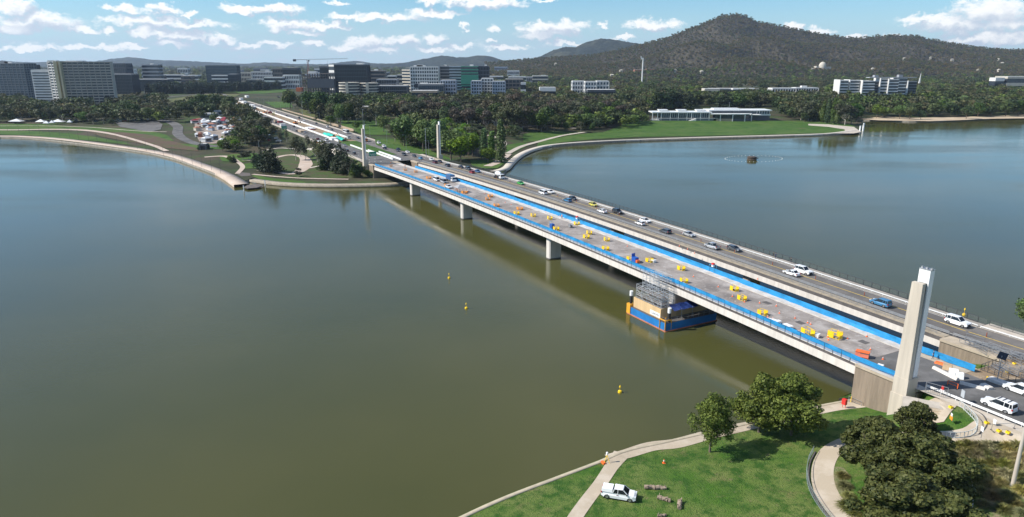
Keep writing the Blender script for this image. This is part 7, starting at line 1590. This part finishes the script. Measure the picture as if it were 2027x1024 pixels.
for i, (px, py, c, w, h) in enumerate([(484,205,'white',14,3),(492,212,'pink',16,2.4),(500,211,'white',18,2.2),(478,198,'white',8,3),(489,193,'white',16,3),(470,199,'tan',8,2),(503,216,'blue',6,3),(596,261,'tan',16,1.2),(612,256,'white',10,1.5),(618,257,'red',7,1.2),(548,242,'tan',5,2),(555,243,'red',4,2),(660,277,'white',8,1.5),(634,283,'orange',5,1.2),(560,250,'white',3,2)]):
    p = hit(px, py); r = empty('site_shed', (p[0], p[1], p[2]), BRZ + .05, f"low {c if c not in ('pink',) else 'pinkish'} shed or stack on the avenue works, {ordw(i)} of the scattered ones", 'site shed', 'sheds and stacks on the avenue works'); mt = {'white': WHT, 'pink': M('pink_pallets', (.50, .36, .33), .8), 'tan': WC['tan'], 'blue': WC['blue'], 'red': PT['red'], 'orange': PT['orange']}[c]
    boxes((-w / 2, w / 2, -2.4, 2.4, 0, h)).build('body', mt, r); boxes((-w / 2 - .2, w / 2 + .2, -2.6, 2.6, h, h + .2)).build('lid', WHT if c != 'tan' else mt, r)
def gantry(px, py, lab, c):
    p = at(px, py, 12); r = empty('road_sign', (p[0], p[1], 8.8), BRZ + math.pi / 2, lab, 'road sign'); bars(((-1.6, 0, 0), (-1.6, 0, 3)), ((1.6, 0, 0), (1.6, 0, 3)), r=.1).build('post', STEELG, r); boxes((-2.3, 2.3, -.08, .08, 2.2, 4.9)).build('panel', c, r); boxes((-2.0, 2.0, -.1, .1, 3.3, 3.5), (-1.2, 1.5, -.1, .1, 2.7, 2.85)).build('white_legend_bar', WHT, r)
GRN = M('sign_green', (.01, .22, .12), .5); gantry(562.5, 254, 'large green road sign on the left side of the avenue', GRN); gantry(738, 306, 'green and white sign board by the white barriers at the far bridge end', GRN)
# ================================================================ NEAR COMPOUND AND SMALL THINGS
def yblock(px, py, lab, near='road', c=YEL, s_=.28): 
    r = simple_thing('weight_block', px, py, [('block', boxes((-s_, s_, -.26, .26, 0, .36)), c), ('handle', boxes((-.15, .15, -.05, .05, .36, .44)), BLK)], lab, 'barrier weight', near=near, rz=random.uniform(-.6, .6))
for a in [(1882,808,'yellow block beside the terrace steps'), (1977,855,'yellow block on the tan footpath near the sign post'), (1995,858,'small yellow block at the right end of the footpath'), (1953,839,'flat yellow block at the small lawn corner')]: yblock(*a, near='road')
for a in [(1957,750,'left yellow weight on the dirt below the solar mast'), (2008,722,'right yellow weight by the steel frames'), (1993,738,'cream weight block on the dirt')]: yblock(a[0], a[1], a[2], 'road')
sm = MB(); sm.bar((0, 0, .6), (0, 0, 5.2), .08, n=6)
r = simple_thing('solar_camera_mast', 1973, 757, [('concrete_base', boxes((-1.4, 1.4, -.9, .9, 0, .5)), CONC), ('pole', sm, STEELG), ('brace', bars(((0, 0, 2.5), (1.0, 0, 4.6)), ((-.7, 0, 3.0), (.7, 0, 3.0))), STEELG)], 'grey mast with a tilted dark solar panel on a concrete base', 'solar mast', near='road')
m = MB(); m.add([(-.75, -.2, 4.6), (.75, -.2, 4.6), (.75, .6, 5.7), (-.75, .6, 5.7), (-.75, -.26, 4.64), (.75, -.26, 4.64), (.75, .54, 5.74), (-.75, .54, 5.74)], [(0, 1, 2, 3), (7, 6, 5, 4), (0, 4, 5, 1), (1, 5, 6, 2), (2, 6, 7, 3), (3, 7, 4, 0)]); m.build('solar_panel', GL_K, r)
fr = empty('steel_frame_stack', (0, 0, 0), label='tangle of grey steel barrier frames stacked beside the solar mast', cat='frame stack'); m = MB(); rr = random.Random(9)
for k in range(54):
    s0 = 123.5 + rr.uniform(0, 20); u0 = (25.0 if s0 < 133.5 else 17) + rr.uniform(0, 3 if s0 < 133.5 else 9.5); a = rr.uniform(-.5, .5); L_ = rr.uniform(2, 3.4); z0 = 9.05 + rr.uniform(0, .5); h = rr.uniform(.8, 1.3); e = (s0 + L_ * math.cos(a), u0 + L_ * math.sin(a))
    m.bar(B(s0, u0, z0), B(s0, u0, z0 + h), .04); m.bar(B(*e, z0), B(*e, z0 + h), .04); m.bar(B(s0, u0, z0 + h), B(*e, z0 + h), .045); m.bar(B(s0, u0, z0 + .1), B(*e, z0 + .1), .04); m.bar(B(s0, u0, z0 + h * .5), B(*e, z0 + h * .5), .03)
m.build('frame', STEELG, fr)
tf = empty('site_fence', (0, 0, 0), label='dark steel railing panels along the edge of the dirt past the blue cloth', cat='fence'); m = MB()
for s in np.arange(133.6, 150, 1.2): m.bar(B(s, 15.6, 9.05), B(s, 15.6, 10.3), .05)
for u in np.arange(15.6, 24.5, 1.2): m.bar(B(133.6, u, 9.05), B(133.6, u, 10.3), .05)
for z in (9.25, 10.3): m.bar(B(133.6, 15.6, z), B(150, 15.6, z), .05); m.bar(B(133.6, 15.6, z), B(133.6, 24.5, z), .05)
m.build('rail', LAMPM, tf)
def slab(px0, py0, px1, py1, w, h, lab, mat_, nm='concrete_barrier'):
    a, b = at(px0, py0, 9.2), at(px1, py1, 9.2); d = b - a; L_ = float(np.linalg.norm(d)); r = empty(nm, ((a[0] + b[0]) / 2, (a[1] + b[1]) / 2, 9.06), math.atan2(d[1], d[0]), lab, 'barrier' if 'barrier' in nm else 'stack')
    m = MB(); m.add([(-L_ / 2, -w, 0), (L_ / 2, -w, 0), (L_ / 2, w, 0), (-L_ / 2, w, 0), (-L_ / 2, -w * .5, h), (L_ / 2, -w * .5, h), (L_ / 2, w * .5, h), (-L_ / 2, w * .5, h)], [(3, 2, 1, 0), (4, 5, 6, 7), (0, 1, 5, 4), (1, 2, 6, 5), (2, 3, 7, 6), (3, 0, 4, 7)]); m.build('body', mat_, r); boxes((-L_ / 2 - .02, -L_ / 2 + .1, -w * .4, w * .4, h * .3, h * .8)).build('end_plate', STEELG, r)
slab(1848, 728, 1896, 752, .4, .5, 'long pale concrete barrier lying on the closed road right of the pylon', CONC); slab(1900, 758, 1950, 771, .35, .5, 'pale concrete barrier pointing at the dark base of the mast', CONC); slab(1878, 738, 1896, 741, .9, 1.0, 'white tank pallet beside the blue cloth fence', WHT, 'pallet_stack'); slab(1866, 727, 1884, 731, .9, .9, 'grey and timber pallet stack beside the blue cloth fence', M('timber_pallet', (.42, .30, .18), .8), 'pallet_stack'); slab(1890, 746, 1906, 748, .7, 1.1, 'white cabinet on the closed road near the fence end', WHT, 'pallet_stack'); slab(1945, 762, 1962, 771, .9, .5, 'pale slab with a dark red cover near the shaded road', CONC)
slab(1852, 716, 1870, 721, .8, .25, 'low orange and timber bundle by the blue cloth fence', ORG, 'pallet_stack')
simple_thing('safety_barrier', 1885, 767, [('frame', bars(((-.9, 0, 0), (-.9, 0, 1)), ((.9, 0, 0), (.9, 0, 1)), ((-.9, 0, 1), (.9, 0, 1)), ((-.9, 0, .5), (.9, 0, .5)), r=.07), ORG), ('foot', boxes((-1, -.8, -.4, .4, 0, .08), (.8, 1, -.4, .4, 0, .08)), BLK)], 'orange tube barrier on the closed road beside the pylon shadow', 'barrier', near='road')
simple_thing('mesh_fence', 1852, 783, [('frame', bars(((-1.7, 0, 0), (-1.7, 0, 2)), ((1.7, 0, 0), (1.7, 0, 2)), ((-1.7, 0, 2), (1.7, 0, 2)), ((-1.7, 0, .1), (1.7, 0, .1)), r=.05), STEELG), ('mesh', bars(*[((x, 0, .1), (x, 0, 2)) for x in np.arange(-1.5, 1.6, .3)], r=.02), LAMPM)], 'grey mesh fence panel standing at the road edge right of the pylon', 'fence', near='road', rz=.3)
simple_thing('road_work_sign', 1903, 797, [('panel', boxes((-.45, .45, -.04, .04, 1.0, 2.3)), M('sign_grey_back', (.40, .43, .46), .5)), ('post', bars(((0, .06, 0), (0, .06, 2.2)), r=.04), STEELG)], 'grey backed rectangular sign behind the white road barrier', 'sign', near='road', rz=-.5)
simple_thing('road_work_sign', 1864, 781, [('panel', boxes((-.4, .4, -.03, .03, .3, .9)), WHT), ('flag', boxes((-.2, .2, -.05, .05, .9, 1.6)), RED), ('leg', bars(((-.3, 0, 0), (-.3, 0, .6)), ((.3, 0, 0), (.3, 0, .6)), r=.04), STEELG)], 'small white sign with a red flag at the road edge', 'sign', near='road')
simple_thing('road_work_sign', 1882, 833, [('orange_panel', boxes((-.42, .42, -.03, .03, .15, .8)), M('amber_sign', (.80, .30, .02), .5)), ('white_panel', boxes((-.25, .25, -.03, .03, .82, 1.3)), WHT), ('leg', bars(((-.4, .1, 0), (0, 0, 1)), ((.4, .1, 0), (0, 0, 1)), r=.04), STEELG)], 'orange and white folding works sign on the small lawn', 'sign', near='road', rz=-.6)
simple_thing('path_sign', 1941, 868, [('panel', boxes((-.28, .28, -.03, .03, 1.2, 2.0)), WHT), ('post', bars(((0, .05, 0), (0, .05, 1.9)), r=.04), STEELG)], 'white path sign on a post at the top of the tussock garden', 'sign', near='road', rz=-.4)
simple_thing('path_sign', 1968, 842, [('panel', boxes((-.28, .28, -.03, .03, .2, 1.0)), WHT), ('leg', bars(((0, .05, 0), (0, .05, .6)), r=.04), STEELG)], 'low white notice board on the tan footpath by the road', 'sign', near='road', rz=-.4)
simple_thing('pedestrian_handrail', 1985, 850, [('rail', bars(((-2, 0, 0), (-2, 0, 1)), ((2, 0, 0), (2, 0, 1)), ((-2, 0, 1), (2, 0, 1)), r=.04), STEELG), ('foot', boxes((-2.1, -1.9, -.2, .2, 0, .06), (1.9, 2.1, -.2, .2, 0, .06)), BLK)], 'short grey handrail on the tan footpath beside the road', 'railing', near='road', rz=1.2)
simple_thing('life_ring_box', 1670, 808, [('box', boxes((-.4, .4, -.3, .3, .8, 1.9)), RED), ('leg', bars(((-.3, 0, 0), (-.3, 0, .8)), ((.3, 0, 0), (.3, 0, .8)), r=.05), RED)], 'bright red box on legs beside the lakeside path', 'life ring box', near='bank')
simple_thing('folding_barrier', 1692, 800, [('frame', bars(((-1.4, 0, 0), (-1.4, 0, 1.1)), ((1.4, 0, 0), (1.4, 0, 1.1)), ((-1.4, 0, 1.1), (1.4, 0, 1.1)), ((-1.4, 0, .4), (1.4, 0, .4)), r=.04), STEELG), ('yellow_post', bars(((-.9, 0, 0), (-.9, 0, 1.2)), r=.06), YEL), ('orange_base', boxes((.8, 1.8, -.3, .3, 0, .15)), ORG)], 'steel barrier with yellow post at the foot of the abutment', 'barrier', near='bank')
simple_thing('survey_tripod', 1201, 916, [('leg', bars(((0, 0, 1.5), (.6, .2, 0)), ((0, 0, 1.5), (-.5, .35, 0)), ((0, 0, 1.5), (0, -.6, 0)), r=.045), YEL), ('instrument', boxes((-.14, .14, -.12, .12, 1.5, 1.95)), WHT), ('orange_bag', boxes((-.45, .35, -.9, -.5, 0, .35)), ORG)], 'yellow survey tripod with an instrument on the lake kerb', 'tripod', near='bank')
# fallen logs
LOG = M('weathered_log', (.30, .23, .17), .9, .35, 1.2, bump=.8)
def log(px, py, L_, r0, lab, rz=0):
    p = nhit(px, py); r = empty('fallen_log', tuple(p), rz, lab, 'log'); m = MB(); q = random.Random(int(px)); prev = None; n = 7
    for i in range(n):
        c = Vector((-L_ / 2 + L_ * i / (n - 1), q.uniform(-.12, .12), r0 * .75 + q.uniform(-.04, .06)))
        if prev is not None: m.bar(prev, c, r0 * q.uniform(.75, 1.15), n=8, r2=r0 * q.uniform(.75, 1.1))
        prev = c
    m.build('stem', LOG, r); m = MB()
    for i in range(4): a = Vector((q.uniform(-L_ / 2, L_ / 2), 0, r0)); m.bar(a, a + Vector((q.uniform(-.6, .6), q.uniform(-.5, .5), q.uniform(.2, .6))), r0 * .35, r2=r0 * .1)
    m.build('branch_stub', LOG, r)
log(1297, 968, 3.4, .34, 'long pale broken log lying right of the parked utility', R(-4)); log(1345, 1002, 1.9, .36, 'short split log on the lawn, lowest of the three', R(70)); log(1314, 990, 2.0, .32, 'log tangled with dry grass between the other two', R(150)); log(1310, 1022, 1.2, .2, 'small log piece at the bottom edge of the lawn', R(10))
# tussock grasses
TUS = leaf_mat('tussock_blades', (.080, .095, .024), (.26, .24, .085), nsc=1.0); TUSB = leaf_mat('dry_tussock_blades', (.16, .14, .055), (.36, .29, .13), nsc=1.0)
def tuft_mesh(seed, n, mt):
    r = np.random.default_rng(seed); a = r.uniform(0, 6.28, n); tilt = r.uniform(.1, 1.25, n); l = r.uniform(.7, 1.15, n); w = .022; V = []
    d = np.stack([np.cos(a), np.sin(a)], 1); base = d * r.uniform(0, .18, (n, 1)); t = np.stack([-d[:, 1], d[:, 0]], 1) * w
    def P(f, drop): rad = base + d * (np.sin(tilt) * l * f)[:, None]; return np.concatenate([rad, (np.cos(tilt) * l * f - drop * l * f * f)[:, None] + .02], 1)
    p0, p1, p2 = P(0, 0), P(.55, .05), P(1.0, .35); T = np.concatenate([t, np.zeros((n, 1))], 1)
    V = np.stack([p0 - T, p0 + T, p1 + T, p1 - T, p1 - T, p1 + T, p2 + T * .2, p2 - T * .2], 1).reshape(-1, 3); return np_mesh('tussock_grass', V, np.arange(len(V)).reshape(-1, 4), mt)
tms = [tuft_mesh(i, 420, TUS if i < 3 else TUSB) for i in range(5)]
tp_ = [(1880,892),(1898,886),(1915,884),(1935,888),(1955,884),(1975,886),(1996,888),(2015,886),(1905,900),(1930,903),(1950,900),(1972,903),(1994,905),(2016,906),(1890,905),(1915,920),(1938,922),(1962,918),(1988,922),(2012,925),(1900,930),(1925,938),(1948,935),(1965,940),(1990,942),(2018,945),(1935,955),(1958,962),(1980,958),(1995,985),(2022,975),(1940,975),(1965,985),(2008,1000),(1985,1012),(2024,1020),(1946,1000),(1680,985),(1672,965),(1676,1005),(1690,1018),(1668,945),(1905,1016),(1925,1022)]
tp_.sort()
for i, (px, py) in enumerate(tp_):
    p = nhit(px, py); me = tms[random.randrange(5)]; o = link('tussock', me, None, tuple(p)); s_ = random.uniform(1.3, 2.0); o.scale = (s_, s_, s_ * .85); o.rotation_euler = (0, 0, random.uniform(0, 6)); tag(o, f"green and straw tussock, {ordw(i)} from the left beside the near paths", 'tussock', 'tussock grasses in the near garden')
drape('garden_bed', NW([(1868,880),(1905,884),(1952,874),(2060,900),(2100,960),(2060,1040),(1960,1060),(1930,1024),(1945,985),(1925,940),(1890,915)]), ground_mat('straw_mulch', [((.24, .20, .12), 1, 0, 1), ((.09, .13, .035), .4, .44, .58), ((.36, .30, .20), .9, .56, .70)], .8, 4), near_h, .06, 1.0)
drape('garden_bed', NW([(1652,925),(1668,925),(1685,945),(1680,990),(1710,1040),(1690,1040),(1660,1010),(1650,975),(1648,945)]), MATS['straw_mulch'], near_h, .06, .8)
m = MB(); wl = smooth_line(NW([(1888,912),(1910,930),(1922,950),(1926,975),(1925,1010)]), .9)
for i in range(0, len(wl) - 1, 1):
    a, b = wl[i], wl[i] + (wl[i + 1] - wl[i]) * .7; za = float(near_h(*a)[0]) + .08; m.bar((a[0], a[1], za), (b[0], b[1], za), .06)
tag(m.build('lawn_edging', PT['white']), 'broken white edging line between dark lawn and tussocks', 'edging')
# east bank shrubs by the right edge, beyond the bridge
for i, (s, u, h) in enumerate([(121, 60, 4.8), (126, 57, 4.0), (131, 62, 5.2), (138, 58, 4.6), (117, 66, 4.2), (145, 64, 5.4)]):
    x, y = Bxy(s, u); plant(x, y, float(near_h(x, y)[0]) - .3, h + 3, 'bright', 1.1, 1, f"green lakeside tree, {ordw(i)} beyond the far railing at the right edge", 'trees at the right edge')
# drop the prototypes left below the ground
for r in list(CP.values()):
    for ch in list(r.children_recursive): bpy.data.objects.remove(ch)
    bpy.data.objects.remove(r)
for o in list(bpy.data.objects):
    if o.parent is None and o.type == 'EMPTY' and o.location.z < -400: 
        for ch in list(o.children_recursive): bpy.data.objects.remove(ch)
        bpy.data.objects.remove(o)
# ================================================================ HAZE (the air between here and the far hills)
hz_ = MB(); hz_.box(-8200, 8200, -380, 12500, -3, 420); ho = hz_.build('haze', [])
hm = bpy.data.materials.new('haze_air'); hm.use_nodes = True; ht = hm.node_tree; ht.nodes.clear(); hv = ht.nodes.new('ShaderNodeVolumePrincipled'); hv.inputs['Color'].default_value = (.62, .78, 1, 1); hv.inputs['Density'].default_value = 3.8e-5; hv.inputs['Anisotropy'].default_value = .2
hout = ht.nodes.new('ShaderNodeOutputMaterial'); ht.links.new(hv.outputs[0], hout.inputs['Volume']); ho.data.materials.append(hm); tag(ho, 'thin blue air over the lake and city', 'haze', kind='stuff')
